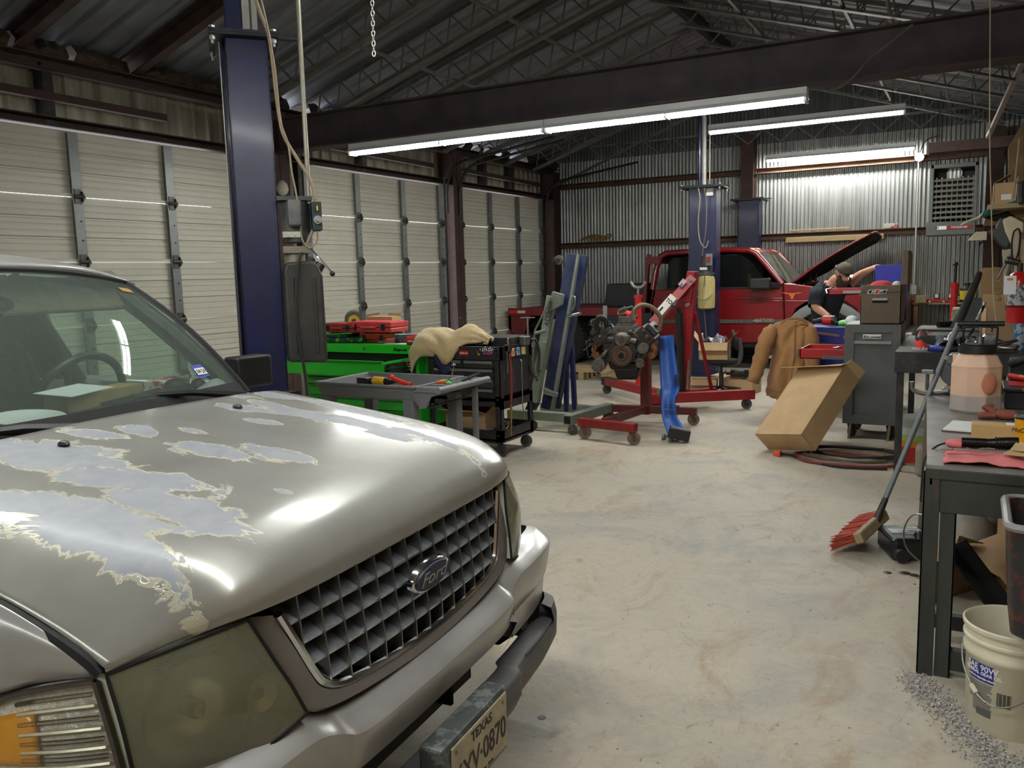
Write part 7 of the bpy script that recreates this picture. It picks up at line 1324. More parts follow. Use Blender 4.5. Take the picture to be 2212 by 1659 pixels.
# ================================================================== big carton leaning on the grey cabinet
A_, B_, C_, D_ = aY(1730, 975, 7.02), aY(1653, 937, 7.45), aY(1832, 815, 7.62), aY(1740, 800, 7.92); A_.z = max(A_.z, .03); w1 = Vector(aY(1764, 997, 7.05))-A_
dl = thing('big_carton', 'large brown cardboard carton tilted against the grey cabinet', 'box', (-1.25, 7.5, .0)); O = dl.location.copy(); upb = (C_-A_+D_-B_)/2; ac = (B_-A_); ac = ac - upb*(ac.dot(upb)/upb.length_squared); nb = upb.cross(ac).normalized(); nb = nb if nb.x > 0 else -nb; dpt = nb*.20
A2 = A_; P = {k: rel(p) for k, p in dict(a=A2, b=A2+ac, c=A2+upb, d=A2+ac+upb).items()}; mz = min((P[k]+s*dpt).z for k in P for s in (0, 1)); sh_ = Vector((0, 0, .004-mz)); P = {k: p+sh_ for k, p in P.items()}
def wall4(p, q, r, s, nm): b = MB(); b.grid([[p, lerp(p, q, .5), q], [lerp(p, s, .5), (p+q+r+s)/4, lerp(q, r, .5)], [s, lerp(s, r, .5), r]]); return b.build(nm, cardboard, dl, solid=.005)
wall4(P['a'], P['b'], P['d'], P['c'], 'carton_face'); wall4(P['a'], P['c'], P['c']+dpt, P['a']+dpt, 'carton_side'); wall4(P['b'], P['d'], P['d']+dpt, P['b']+dpt, 'carton_side'); wall4(P['a']+dpt, P['b']+dpt, P['d']+dpt, P['c']+dpt, 'carton_face'); wall4(P['a'], P['b'], P['b']+dpt, P['a']+dpt, 'carton_bottom')
un = upb.normalized(); wall4(P['c'], P['d'], P['d']+Vector((-.14, -.08, .01)), P['c']+Vector((-.03, -.09, -.005)), 'box_flap'); wall4(P['c'], P['c']+dpt, P['c']+dpt*.9+un*.07-ac.normalized()*.04, P['c']+un*.05-ac.normalized()*.03, 'box_flap')
# hoses and cord on the floor
def coil(name, label, c, r, turns, rad_, mat, seed, z0, sq=(1, .55)):
    rn = random.Random(seed); P = []
    for i in range(int(turns*12)+1): a = 2*math.pi*i/12; rr = r*(1+rn.uniform(-.12, .12)); P.append(Vector((c[0]+rr*math.cos(a)*sq[0]+rn.uniform(-.02, .02), c[1]+rr*math.sin(a)*sq[1], z0+rad_+rn.uniform(0, .012)+.006*int(i/12)))) 
    b = MB(); b.tube(spline(P, 4), rad_, 7); return tag(b.build(name, mat, smooth=True), label, 'hose')
coil('air_hose', 'tan air hose coiled on the floor in front of the grey cabinet', (-.86, 7.30), .30, 2.3, .013, M('tan air hose', (122, 106, 84), .6, var=.15), 1, .0); coil('black_hose', 'black hose coiled among the tan hose in front of the grey cabinet', (-.80, 7.36), .33, 2.2, .010, MATS['black rubber hose'], 2, .03); coil('red_hose', 'dark red air hose looped round the other hoses on the floor', (-.88, 7.20), .42, 1.2, .013, MATS['red rubber hose'], 5, .0, (1, .5))
ec = thing('extension_cord', 'black extension cord with an orange triple plug on the floor by the big carton', 'cord', (-1.38, 7.20, 0)); b = MB(); b.tube(spline([(0, 0, .02), (.10, -.03, .02), (.2, -.10, .012), (.5, -.28, .012), (.85, -.22, .012)], 5), .010, 6); b.build('cord', rubber, ec, smooth=True); b = MB(); b.bb((-.06, -.025, 0), (.0, .025, .045)); b.bb((-.03, -.05, .005), (0, .05, .04)); b.build('plug', M('orange plug', (220, 88, 48), .5), ec, bevel=.006)
# ================================================================== far bench along the right wall
fb = thing('work_table', 'black steel work table against the right wall beyond the main bench', 'table', (.05, 7.7, 0)); O = fb.location.copy(); b = MB(); b.bb(rel((-.50, 6.95, .90)), rel((.58, 8.6, .94))); b.bb(rel((-.50, 6.95, .78)), rel((.58, 6.97, .90))); b.build('table_top', black_paint, fb)
for x in (-.46, .5):
    for y in (7.0, 8.5): b = MB(); b.bb(rel((x-.025, y-.025, 0)), rel((x+.025, y+.025, .9))); b.build('leg', black_paint, fb)
def simple(nm, label, cat, mat, fn, smooth=False, bevel=.004, m=None, **k): b = MB(m); fn(b); return tag(b.build(nm, mat, smooth=smooth, bevel=0 if smooth else bevel, **k), label, cat)
simple('black_case', 'flat black equipment case lying on the far black table', 'case', M('dusty case black', (38, 40, 42), .5, var=.2), lambda b: b.bb((-.42, 8.0, .942), (.10, 8.5, 1.03)))
simple('tray_lid', 'pale grey tray on top of the flat black case', 'tray', M('pale grey tray', (140, 142, 134), .5), lambda b: b.bb((-.40, 8.02, 1.032), (.02, 8.45, 1.045)))
simple('inspection_lamp', 'black torch-shaped lamp on the pale grey tray', 'torch', black_plastic, lambda b: (b.cyl((-.25, 8.1, 1.075), (-.02, 8.25, 1.075), .028, n=12), b.cyl((-.02, 8.25, 1.075), (.16, 8.3, 1.075), .012, n=8)), True)
rb = thing('tool_bag', 'red and black tool bag slumped on the far black table', 'bag', (-.22, 7.45, .942)); O = rb.location.copy()
cloth([[rel(aY(x, y, Y)) for x, y, Y in r] for r in ([(1978, 738, 7.3), (1984, 722, 7.35), (1992, 714, 7.5), (2010, 722, 7.6)], [(1977, 752, 7.2), (1990, 740, 7.25), (2006, 730, 7.4), (2030, 722, 7.6)], [(1982, 764, 7.15), (1998, 750, 7.2), (2020, 744, 7.35), (2050, 724, 7.6)], [(1986, 772, 7.15), (2006, 758, 7.2), (2034, 752, 7.35), (2072, 728, 7.6)])], 'bag_side', M('red bag fabric', (204, 52, 46), .8, var=.1), rb, .01, 4, 4, .006, 9)
b = MB(); b.bb((-.16, -.18, 0), (.30, .26, .10)); b.build('bag_base', black_plastic, rb, bevel=.03); b = MB(); b.tube(spline([rel(aY(x, y, 7.3)) for x, y in ((1992, 712), (2000, 728), (2010, 748))], 4), .022, 6); b.build('bag_strap', M('grey strap', (92, 92, 94), .8), rb, smooth=True); text_obj('waukee', .05, basis(rel(aY(1990, 753, 7.12)), (1, .1, -.05), (-.1, 0, 1)), paper, rb, 'bag_lettering', .001, .9, .2, bold=.001)
pf = thing('plastic_sheet', 'crumpled clear plastic wrap on the far black table behind the pump jug', 'plastic wrap', (.0, 7.1, .945)); cloth([[(-.22+.13*j, -.12+.09*i, .02+.09*math.sin(i*1.7+j*1.1)**2+.03*(j % 2)) for j in range(4)] for i in range(4)], 'wrap_film', MATS['bag plastic'], pf, .002, 4, 4, .014, 4)
simple('safety_visor', 'black and blue visor at the front edge of the far black table', 'visor', M('blue rim', (40, 60, 170), .4, col2=(26, 26, 30), lo=.45, hi=.5, scale=5), lambda b: b.grid([[(-.13+.12*math.cos(a)*1.2, 7.06-.09*math.sin(a), z) for a in [math.pi*k/12 for k in range(13)]] for z in (.943, .99)]), True, solid=.01)
# chop saw / vice in grey on the bench end
gs = thing('chop_saw', 'grey chop saw with a clamp at the far end of the main bench', 'saw', (-.05, 5.44, .845)); sawg = M('saw grey casting', (100, 102, 104), .45, .2, var=.12, scale=8)
b = MB(); b.lathe([(.02, -.02), (.10, -.022), (.105, 0), (.10, .022), (.02, .02)], (.0, .0, .14), (.12, -1, 0), 28); b.bb((-.06, -.05, .18), (.13, .03, .22)); b.build('blade_guard', sawg, gs, smooth=True, angle=40); b = MB(); b.bb((-.08, -.05, 0), (.20, .06, .035)); b.bb((.02, -.05, .035), (.17, .05, .09)); b.prism([(-.02, -.06, .03), (.06, -.06, .03), (.14, -.06, .17), (.10, -.06, .19)], (0, .03, 0)); b.build('saw_base', sawg, gs, bevel=.006)
b = MB(); b.bb((.02, -.072, .10), (.11, -.066, .135)); b.build('saw_plate', M('plate grey', (150, 148, 140), .5), gs); b = MB()
for k in range(5): a = .5+.45*k; b.box((.098*math.cos(a), -.03, .14+.098*math.sin(a)), (.03, .02, .02))
tag(b.build('guard_notch', MATS['pale grey tray'], gs), kind='stuff'); b = MB(); b.cyl((-.16, -.06, .02), (-.16, -.06, .13), .010, n=8); b.bb((-.19, -.09, .12), (-.13, -.03, .14)); b.tube(spline([(-.24, -.06, .07), (-.23, -.06, .02), (-.16, -.06, .0), (-.05, -.06, .02)], 4), .014, 6); b.build('saw_clamp', steel, gs)
# ================================================================== main bench
bx, bxe, by, bye, bh = -.125, .60, 3.46, 5.50, .843; bn = thing('workbench', 'heavy steel-topped workbench along the right wall, nearest to the viewer', 'workbench', (.24, 4.5, 0)); O = bn.location.copy(); iron = M('oily painted angle iron', (58, 62, 58), .5, .25, var=.35, scale=5, stretch=(1, 1, .3), col2=(96, 66, 44), lo=.62, hi=.72, dirt=.4, dcol=(30, 28, 24))
top_m = M('scratched steel bench top', (138, 136, 132), .38, .35, var=.18, scale=6, dirt=.5, dcol=(84, 78, 72)); b = MB(); b.prism([rel(p) for p in ((bx, by, bh-.014), (bxe, by, bh-.014), (bxe, bye, bh-.014), (-.215, bye, bh-.014))], (0, 0, .014)); b.build('bench_top', top_m, bn)
def iron_bar(nm, a, c): b = MB(); b.bb(rel(a), rel(c)); return b.build(nm, iron, bn, bevel=.002)
iron_bar('front_rail', (bx, by+.005, .66), (bxe, by+.012, bh-.015)); iron_bar('top_angle', (bx, by-.002, .79), (bxe, by+.06, bh-.015)); iron_bar('side_rail', (bx+.01, by, .765), (bx+.022, bye, bh-.015))
b = MB(); b.bb(rel((-.135, by, 0)), rel((-.077, by+.008, .82))); b.bb(rel((-.135, by, 0)), rel((-.127, by+.07, .82))); b.build('leg', iron, bn, bevel=.002); b = MB(); b.bb(rel((-.073, by+.01, 0)), rel((-.018, by+.018, .76))); b.bb(rel((-.026, by+.01, 0)), rel((-.018, by+.07, .76))); b.build('leg', iron, bn, bevel=.002)
b = MB(); b.bb(rel((bxe-.06, by, 0)), rel((bxe, by+.06, .82))); b.build('leg', iron, bn); b = MB(); b.prism([rel(p) for p in ((-.225, 5.25, 0), (-.165, 5.25, 0), (-.16, 5.25, .825), (-.21, 5.25, .825))], (0, .09, 0)); b.build('leg', M('weathered wooden leg', (112, 100, 84), .85, var=.25, scale=4, stretch=(3, 3, .4)), bn); b = MB(); b.bb(rel((bx, by+.3, .08)), rel((bxe, by+.34, .14))); b.bb(rel((-.02, by+.02, .03)), rel((bxe, by+.06, .11))); b.build('foot_rail', iron, bn)
BT = bh+.001
# the pump jug
pj = thing('pump_jug', 'tall translucent fluid pump jug with a black T-handle on the workbench', 'jug', (.035, 4.86, BT)); jug_m = M('pinkish translucent plastic', (232, 192, 166), .4, var=.06, scale=5, dirt=.25, dcol=(170, 126, 100)); jlow = M('fluid grey plastic', (178, 166, 160), .4, var=.06)
def octa(r, z): return [(r*math.cos(math.pi/8+math.pi/4*k), r*math.sin(math.pi/8+math.pi/4*k), z) for k in range(8)]
b = MB(); b.grid([octa(.118, 0), octa(.124, .01), octa(.124, .085)], closed=True); b.face(octa(.118, 0)); b.build('jug_base', jlow, pj, bevel=.004); b = MB(); b.grid([octa(.1238, .085), octa(.123, .225), octa(.125, .235), octa(.098, .285), octa(.080, .295), octa(.078, .31)], closed=True); b.build('jug_body', jug_m, pj, bevel=.008)
b = MB(T(.055, -.112, .155) @ rotm(0, 0, .45)); b.ball((0, 0, 0), .05, 10, (.75, .16, 1.1)); b.build('handle_recess', M('deep pink recess', (206, 136, 106), .5), pj, smooth=True); b = MB(); b.bb((-.11, -.03, .24), (-.08, .0, .29)); b.build('jug_lug', jug_m, pj, bevel=.005)
b = MB(); b.lathe([(.088, .298), (.088, .338), (.08, .345), (.0, .346)], n=28); b.cyl((-.085, -.02, .345), (-.085, -.02, .375), .012, n=10); b.build('jug_cap', black_plastic, pj, smooth=True, angle=40); b = MB(); b.cyl((.01, 0, .346), (.01, 0, .38), .018, n=12); b.cyl((.01, 0, .38), (.01, 0, .43), .006, n=8); b.build('pump_rod', steel, pj, smooth=True, angle=40)
b = MB(); b.cyl((-.095, 0, .447), (.115, 0, .447), .013, n=12); b.tube(spline([(-.065, 0, .345), (-.066, 0, .415), (-.05, 0, .43), (.07, 0, .43), (.084, 0, .415), (.082, 0, .345)], 4), .006, 6); b.build('pump_handle', black_plastic, pj, smooth=True, angle=40)
gv = thing('work_glove', 'rust-brown work glove lying on the workbench in front of the pump jug', 'glove', (.15, 4.62, BT)); gm = MATS['rust brown glove']; b = MB(); b.ball((.02, 0, .022), .05, 8, (1.3, .9, .5)); b.tube([(-.03, .02, .03), (-.07, .03, .05), (-.04, .05, .05)], [.02, .018, .014], 7)
for k in range(4): b.tube([(-.03, -.03+.02*k, .02), (-.075, -.04+.024*k, .016), (-.10, -.045+.026*k, .012)], [.014, .012, .010], 6)
b.build('glove_body', gm, gv, smooth=True)
simple('small_black_case', 'dark box behind the right side of the pump jug', 'box', black_plastic, lambda b: (b.bb((.17, 4.95, BT), (.34, 5.25, BT+.09)), b.bb((.16, 4.93, BT+.092), (.35, 5.27, BT+.11))))
simple('brass_nozzle', 'brass air nozzle lying on the workbench right of the pump jug', 'nozzle', MATS['brass'], lambda b: (b.cyl((.17, 4.72, BT+.012), (.27, 4.72, BT+.012), .011, n=10), b.cyl((.25, 4.9, BT+.11), (.38, 4.7, BT+.06), .012, n=10)), True)
cb_ = thing('clipboard', 'clipboard with white papers on the workbench', 'clipboard', (.04, 4.30, BT), -.15); b = MB(); b.bb((-.12, -.13, 0), (.17, .13, .004)); b.build('board', M('brown hardboard', (92, 66, 48), .7), cb_); b = MB(); b.bb((-.115, -.125, .0045), (.165, .12, .012)); b.build('papers', paper, cb_)
simple('yellow_carton', 'small plain brown carton on the workbench beside the coffee cup', 'box', M('light brown carton', (194, 158, 106), .75, var=.06), lambda b: b.bb((.02, 4.06, BT+.0), (.205, 4.16, BT+.062)))
simple('carton_label', 'white shipping slip lying on the small plain brown carton', 'label', paper, lambda b: b.bb((.15, 4.08, BT+.0625), (.19, 4.14, BT+.064)), bevel=0)
cu = thing('coffee_cup', 'yellow paper coffee cup with dark lid at the edge of the workbench', 'cup', (.215, 3.98, BT)); b = MB(); b.lathe([(.029, 0), (.041, .115), (.0, .115)], n=24); b.build('cup_body', M('yellow cup', (226, 160, 20), .5, var=.04), cu, smooth=True, angle=40); b = MB(); b.lathe([(.0295, .002), (.0315, .014), (.0315, .0145)], n=24); b.build('cup_band', paper, cu, smooth=True); b = MB(); b.lathe([(.042, .112), (.043, .12), (.038, .125), (.036, .135), (.0, .134)], n=24); b.build('cup_lid', M('dark lid', (46, 48, 54), .4), cu, smooth=True, angle=40); text_obj('McCafe', .024, basis((-.016, -.0345, .066), (.93, -.36, 0), (.0, .1, 1)), gap_black, cu, 'cup_lettering', .001, 1, .2)
ft = thing('torch', 'black metal torch lying on the pink rag on the workbench', 'torch', (.085, 3.79, BT+.012), .12); b = MB(); b.cyl((-.10, 0, .022), (-.01, 0, .022), .019, n=16); b.cyl((-.01, 0, .022), (.06, 0, .024), .017, .026, 16); b.cyl((.06, 0, .024), (.10, 0, .026), .026, n=16)
for k in range(4): b.cyl((.02+.011*k, 0, .023), (.026+.011*k, 0, .023), .026, n=16)
b.build('torch_body', M('anodised black', (24, 24, 28), .3, .5), ft, smooth=True, angle=30)
rg = thing('pink_rag', 'pink shop rag spread at the near edge of the workbench under the torch', 'rag', (.12, 3.66, BT)); cloth([[(-.19+.12*j, -.17+.13*i+.03*(j % 2)*(i == 2), .006+.012*((i*3+j*5) % 4 == 1)) for j in range(6)] for i in range(3)], 'rag_cloth', M('faded pink rag', (206, 116, 116), .95, var=.1, scale=20, bump=.2), rg, .006, 5, 5, .004, 3)
b = MB(); b.ball((-.15, .14, .022), .035, 7, (1.3, .9, .6)); b.ball((-.09, .16, .02), .03, 7, (1.2, 1, .6)); b.build('rag_bunch', MATS['faded pink rag'], rg, smooth=True)
simple('spanner', 'long steel spanner on the pink rag at the bench edge', 'spanner', steel, lambda b: (b.beam((-.04, 3.64, BT+.03), (.18, 3.66, BT+.03), .014, .006), b.prism([(-.085, 3.625, BT+.026), (-.04, 3.63, BT+.026), (-.04, 3.65, BT+.026), (-.085, 3.655, BT+.026)], (0, 0, .008))))
simple('folded_card', 'folded scrap of brown card on the pink rag', 'card', M('tan card', (176, 150, 108), .8), lambda b: (b.prism([(.12, 3.58, BT+.034), (.23, 3.56, BT+.034), (.25, 3.62, BT+.036), (.15, 3.66, BT+.036)], (0, 0, .003)), b.prism([(.15, 3.64, BT+.04), (.22, 3.60, BT+.045), (.25, 3.66, BT+.065), (.17, 3.69, BT+.06)], (0, 0, .003))))
simple('charging_cable', 'thin black cable drooping over the left edge of the workbench', 'cable', rubber, lambda b: b.tube(spline([(.03, 3.83, BT+.02), (-.03, 3.82, BT+.024), (-.10, 3.78, BT+.012), (-.145, 3.74, .80), (-.15, 3.72, .70), (-.152, 3.71, .63)], 5), .004, 6), True)
simple('red_multimeter_lead', 'red tool with yellow tip on the workbench right of the jug', 'hand tool', M('bright red tool', (196, 36, 34), .4, col2=(220, 190, 60), lo=.6, hi=.62, scale=8), lambda b: (b.cyl((.20, 5.3, BT+.13), (.33, 5.15, BT+.128), .018, n=10), b.bb((.19, 5.02, BT+.111), (.34, 5.2, BT+.116))), True)
# ================================================================== below and beside the bench
ga = thing('angle_iron', 'short length of black angle iron leaning under the workbench', 'angle iron', (.09, 3.75, 0)); O = ga.location.copy(); p0, p1 = Vector((-.03, 3.70, .44)), Vector((.26, 3.66, .06)); b = MB(); b.beam(rel(p0), rel(p1), .008, .075, (0, 1, .6)); b.beam(rel(p0)+Vector((.02, .03, .03)), rel(p1)+Vector((.02, .03, .03)), .07, .008, (0, 1, .6)); b.build('iron_bar', gap_black, ga)
kraft = M('old kraft cardboard', (158, 128, 92), .85, var=.18, scale=5, bump=.1); 
tc_ = thing('torn_carton', 'torn brown carton lying on its side under the workbench', 'box', (.22, 4.35, 0), -.55); b = MB(); b.grid(patch([[Vector(p) for p in r] for r in ([(-.22, -.30, .0), (-.22, -.32, .16), (-.18, -.30, .24), (.1, -.28, .24), (.2, -.27, .02)], [(-.23, -.05, .0), (-.24, -.05, .18), (-.16, -.05, .27), (.1, -.05, .26), (.2, -.05, .02)], [(-.22, .28, .0), (-.22, .3, .2), (-.14, .28, .30), (.08, .28, .24), (.2, .25, .02)])], 4, 4)); b.build('carton', kraft, tc_, smooth=True, angle=40, solid=.006); b = MB(); b.grid([[(-.2, -.3, .22), (-.24, -.2, .30), (-.22, -.05, .28)], [(-.1, -.34, .28), (-.12, -.24, .36), (-.1, -.08, .30)]]); b.build('box_flap', kraft, tc_, solid=.005)
open_carton('cardboard_box', 'tall brown carton with raised flaps under the workbench beside the red-black bin', (.30, 4.5, 0), (.26, .3, .44), .1, (('-x', 1.1, .14), ('-y', .3, .10)), kraft); open_carton('cardboard_box', 'flattened carton leaning behind the torn carton under the workbench', (.08, 5.05, .0), (.30, .05, .38), -.2, (('+x', .6, .12),), kraft)
pb = thing('poly_sack', 'dusty translucent plastic sack under the workbench', 'sack', (.02, 4.85, 0)); b = MB(); b.ball((0, 0, .17), .17, 9, (.85, .9, 1)); b.ball((.08, .05, .3), .09, 7); b.build('sack', M('dusty film', (150, 144, 134), .5, var=.15, scale=8, bump=.3, bscale=20), pb, smooth=True)
simple('pvc_pipe', 'short white plastic pipe on the floor under the workbench', 'pipe', M('white plastic pipe', (190, 186, 172), .4, dirt=.4), lambda b: b.lathe([(.045, 0), (.052, 0), (.052, .3), (.045, .3)], (.25, 3.6, .055), (.5, .85, 0), 18, cap=False), True)
if 0: simple('dust_clump', 'clump of dusty litter and wire on the floor under the workbench', 'litter', MATS['eave debris'], lambda b: [b.tube(spline([(random.uniform(-.02, .2), random.uniform(4.1, 4.5), random.uniform(.24, .36)) for _ in range(4)], 3), .004, 4) for _ in range(14)]);
simple('wire_loop', 'springy grey wire looping out past the bench leg', 'wire', steel, lambda b: b.tube(spline([(-.12, 3.55, .62), (-.175, 3.6, .60), (-.205, 3.62, .53), (-.19, 3.6, .46), (-.13, 3.55, .42)], 6), .003, 5), True)
tt = thing('tote_bin', 'black and red plastic tote bin hanging at the right edge under the workbench', 'bin', (.27, 3.12, .40)); binm = M('black red bin', (36, 36, 36), .5, var=.2, col2=(112, 40, 28), lo=.5, hi=.62, scale=9); b = MB()
def rr(w_, d_, z, r=.04): return [(sx*(w_-r)+r*math.cos(a)*1, sy*(d_-r)+r*math.sin(a), z) for sx, sy, a0 in ((1, 1, 0), (-1, 1, math.pi/2), (-1, -1, math.pi), (1, -1, 1.5*math.pi)) for a in [a0+math.pi/6*k for k in range(4)]]
b.grid([rr(.10, .14, 0), rr(.12, .17, .02), rr(.142, .20, .36), rr(.142, .20, .385), rr(.128, .185, .385), rr(.105, .16, .03)], closed=True); b.face(rr(.105, .16, .03)); b.build('bin_body', binm, tt, smooth=True, angle=40); b = MB(); b.tube(rr(.142, .20, .38)+[rr(.142, .20, .38)[0]], .014, 8, cap=False); b.build('bin_rim', M('chalky rim', (128, 126, 126), .5, var=.2, scale=10), tt, smooth=True)
simple('milk_crate', 'dark crate standing under the tote bin', 'crate', dark_steel, lambda b: (b.bb((.34, 2.98, .30), (.56, 3.27, .398)), [b.bb((x-.012, y-.012, 0), (x+.012, y+.012, .3)) for x in (.36, .54) for y in (3.0, 3.25)]))
# white gear-oil pail
pa = thing('pail', 'white plastic gear-oil pail with wire handle beside the bench leg', 'bucket', (.172, 3.205, 0)); pw = M('dirty white pail', (216, 210, 186), .45, var=.06, scale=4, dirt=.35, dcol=(160, 146, 110)); b = MB(); b.lathe([(.128, .004), (.132, .0), (.136, .01), (.142, .255), (.150, .262), (.152, .278), (.146, .285), (.146, .312), (.153, .316), (.153, .324), (.147, .328), (.147, .352), (.155, .356), (.156, .368), (.150, .372), (.144, .366), (.134, .03), (.0, .028)], n=48); b.build('pail_body', pw, pa, smooth=True, angle=50)
def on_pail(a, z, off=.0): r = .136+.006*z/.255+off; return Vector((r*math.cos(a), r*math.sin(a), z))
def pail_patch(a0, a1, z0, z1, nm, mat, off=.001): b = MB(); b.grid([[on_pail(lerp(a0, a1, k/14), z, off) for k in range(15)] for z in (z0, z1)]); return b.build(nm, mat, pa, smooth=True)
A0 = math.atan2(-3.205, -.172); bl_ = pail_patch(A0-1.05, A0-.36, .185, .246, 'blue_label', M('label blue', (30, 34, 120), .45)); 
for txt, z, sz in (('SAE 90W', .231, .030), ('MINERAL GEAR OIL', .212, .0165), ('aceite de engranajes mineral', .1955, .009)):
    t_ = text_obj(txt, sz, Matrix.Identity(4), paper, pa, 'pail_lettering', .0003, 1.0, bold=.0004)
    for v in t_.data.vertices: v.co = on_pail(A0-.68+v.co.x/.142, z+v.co.y, .0014+v.co.z)
ink2 = M('grey label print', (88, 90, 92), .6, var=0)
for k in range(15):
    b = MB(); z = .176-.0072*k; a1 = A0-.38-(.12 if k % 5 == 4 else .02*(k % 3)); b.grid([[on_pail(lerp(A0-1.03 if k < 9 else A0-.9, a1, q/10), zz, .001) for q in range(11)] for zz in (z-.0022, z+.0012)]); o = b.build('small_print', ink2, pa); o['kind'] = 'stuff'
b = MB()
for k in range(26): 
    if k % 7 != 3: a = A0-.28+.012*k; b.grid([[on_pail(a+q*(.008 if k % 3 else .005), z, .001) for q in (0, 1)] for z in (.115, .165)])
# (barcode bars)
tag(b.build('barcode', gap_black, pa), kind='stuff'); pail_patch(A0-.78, A0-.40, .062, .086, 'small_print', ink2)
b = MB(); P = [on_pail(A0-1.45, .27, .012)]+[on_pail(A0-1.45+2.3*t, .27-.15*math.sin(math.pi*min(1, t*1.0))*1.0, .016) for t in [.1*k for k in range(1, 10)]]+[on_pail(A0+.85, .27, .012)]; b.tube(spline(P, 3), .0028, 6); hd2 = b.build('wire_handle', steel, pa, smooth=True); b = MB(); q0, q1 = P[3], P[4]; b.cyl(lerp(P[2], P[3], .6), lerp(P[3], P[4], .3), .009, n=10); b.build('handle_grip', pw, hd2, smooth=True, angle=40)
# absorbent granules, oil spots
gm_ = MB(); rnd = random.Random(9)
for k in range(2600):
    t = rnd.random(); c = lerp(Vector((-.14, 3.42, 0)), Vector((.22, 2.78, 0)), t); p = c+Vector((rnd.gauss(0, .035+.015*t), rnd.gauss(0, .035), 0)); s = rnd.uniform(.002, .0055); hgt = max(0, .012*(1-abs(p.x-c.x)/.08)); gm_.box(p+Vector((0, 0, s/2+rnd.random()*hgt)), (s*1.5, s, s), rotm(rnd.random()*3, rnd.random()*3, rnd.random()*3))
tag(gm_.build('absorbent_granules', M('grey granules', (176, 172, 168), .8, var=.5, scale=90)), 'scatter of grey oil-absorbent granules on the floor by the bench leg', 'granules', None, 'stuff')
oil = M('wet oil', (44, 36, 36), .5, var=.1)
for x, y, r in ((1917, 1237, .022), (1955, 1238, .028), (1975, 1243, .026), (1990, 1249, .024), (1976, 1262, .007), (1170, 1550, .016)): q = fl(x, y); b = MB(); b.lathe([(r, 0), (r*.9, .0015), (.0, .002)], q, n=16); o = b.build('oil_spot', oil, floor, smooth=True); o.data.transform(Matrix.Diagonal((1, 1, 1, 1)))
# black oil jug lying by the broom
oj = thing('oil_jug', 'black plastic oil jug lying on the floor beside the broom', 'jug', (-.265, 4.95, 0), rad(-68)); b = MB(); b.bb((-.15, -.115, 0), (.13, .115, .125)); b.build('jug_body', M('glossy black jug', (22, 23, 25), .3, var=.2), oj, bevel=.025, bseg=3); b = MB(); b.cyl((.13, -.075, .045), (.175, -.075, .045), .036, n=18); b.build('jug_cap', black_plastic, oj, smooth=True, angle=40); b = MB(); b.bb((-.11, -.085, .124), (.03, .085, .1275)); jl = b.build('jug_label', M('silver black label', (54, 58, 58), .4, col2=(176, 178, 180), lo=.5, hi=.53, scale=9, stretch=(1, .2, 1)), oj); b = MB(); b.ball((.0, 0, .128), .03, 8, (.35, 1, .06)); b.build('label_oval', M('label crimson', (150, 30, 70), .4), jl, smooth=True); b = MB(); b.bb((-.075, -.06, .1276), (-.055, .06, .1282)); b.build('label_stripe', M('label green', (80, 150, 90), .5), jl); text_obj('stp', .022, basis((.0, 0, .1302), (0, -1, 0), (-1, 0, 0)), paper, jl, 'label_print', .0004, 1.0, .2); b = MB(); b.tube(spline([(.05, .03, .125), (.09, .03, .15), (.13, .02, .12)], 4), .014, 8); b.build('jug_handle', black_plastic, oj, smooth=True)
# push broom
br_ = thing('push_broom', 'push broom with red bristles and grey pole leaning by the far end of the workbench', 'broom', (-.48, 4.9, 0)); O = br_.location.copy(); hb0, hb1 = Vector((-.435, 5.05, .13)), Vector((.035, 5.62, 1.55)); dd = (hb1-hb0).normalized()
b = MB(); b.tube([rel(lerp(hb0, hb1, .03)), rel(lerp(hb0, hb1, .80))], .0155, 10); b.build('pole', M('dusty grey pole', (112, 118, 122), .5, .3, var=.1), br_, smooth=True, angle=40); b = MB(); b.tube([rel(lerp(hb0, hb1, t)) for t in (.79, .82, .97, .995)], [.02, .023, .021, .016], 12); b.tube([rel(lerp(hb0, hb1, .80)), rel(lerp(hb0, hb1, .80))+Vector((.02, 0, -.05))], .012, 6); b.build('pole_grip', rubber, br_, smooth=True, angle=40)
b = MB(); b.tube([rel(lerp(hb0, hb1, t)) for t in (-.01, .02, .09, .10)], [.026, .022, .017, .015], 10); b.build('socket', dark_steel, br_, smooth=True, angle=40)
hA, hB2 = Vector((-.50, 4.80, .10)), Vector((-.40, 5.19, .145)); bd = Vector((-.92, .18, -.42)).normalized(); hx_ = (hB2-hA).normalized(); b = MB(); b.beam(rel(hA), rel(hB2), .05, .065, bd.cross(hx_)); b.build('broom_block', M('dusty tan block', (158, 140, 108), .7, var=.15), br_, bevel=.012)
b = MB(); rnd = random.Random(5)
for k in range(650):
    u = rnd.random(); r0 = lerp(hA, hB2, .02+.96*u)+Vector((-.02, 0, rnd.uniform(-.028, .028))); L_ = .135+rnd.uniform(-.02, .01); dv = (bd+Vector((rnd.uniform(-.06, .06), (u-.5)*.35+rnd.uniform(-.05, .05), rnd.uniform(-.10, .10)))).normalized(); e_ = r0+dv*L_; e_.z = max(e_.z, .003); b.beam(rel(r0), rel(e_), .006, .004)
tag(b.build('bristles', M('red bristles', (178, 70, 56), .8, var=.2, scale=20, dirt=.35, dcol=(120, 84, 66)), br_), kind='stuff')
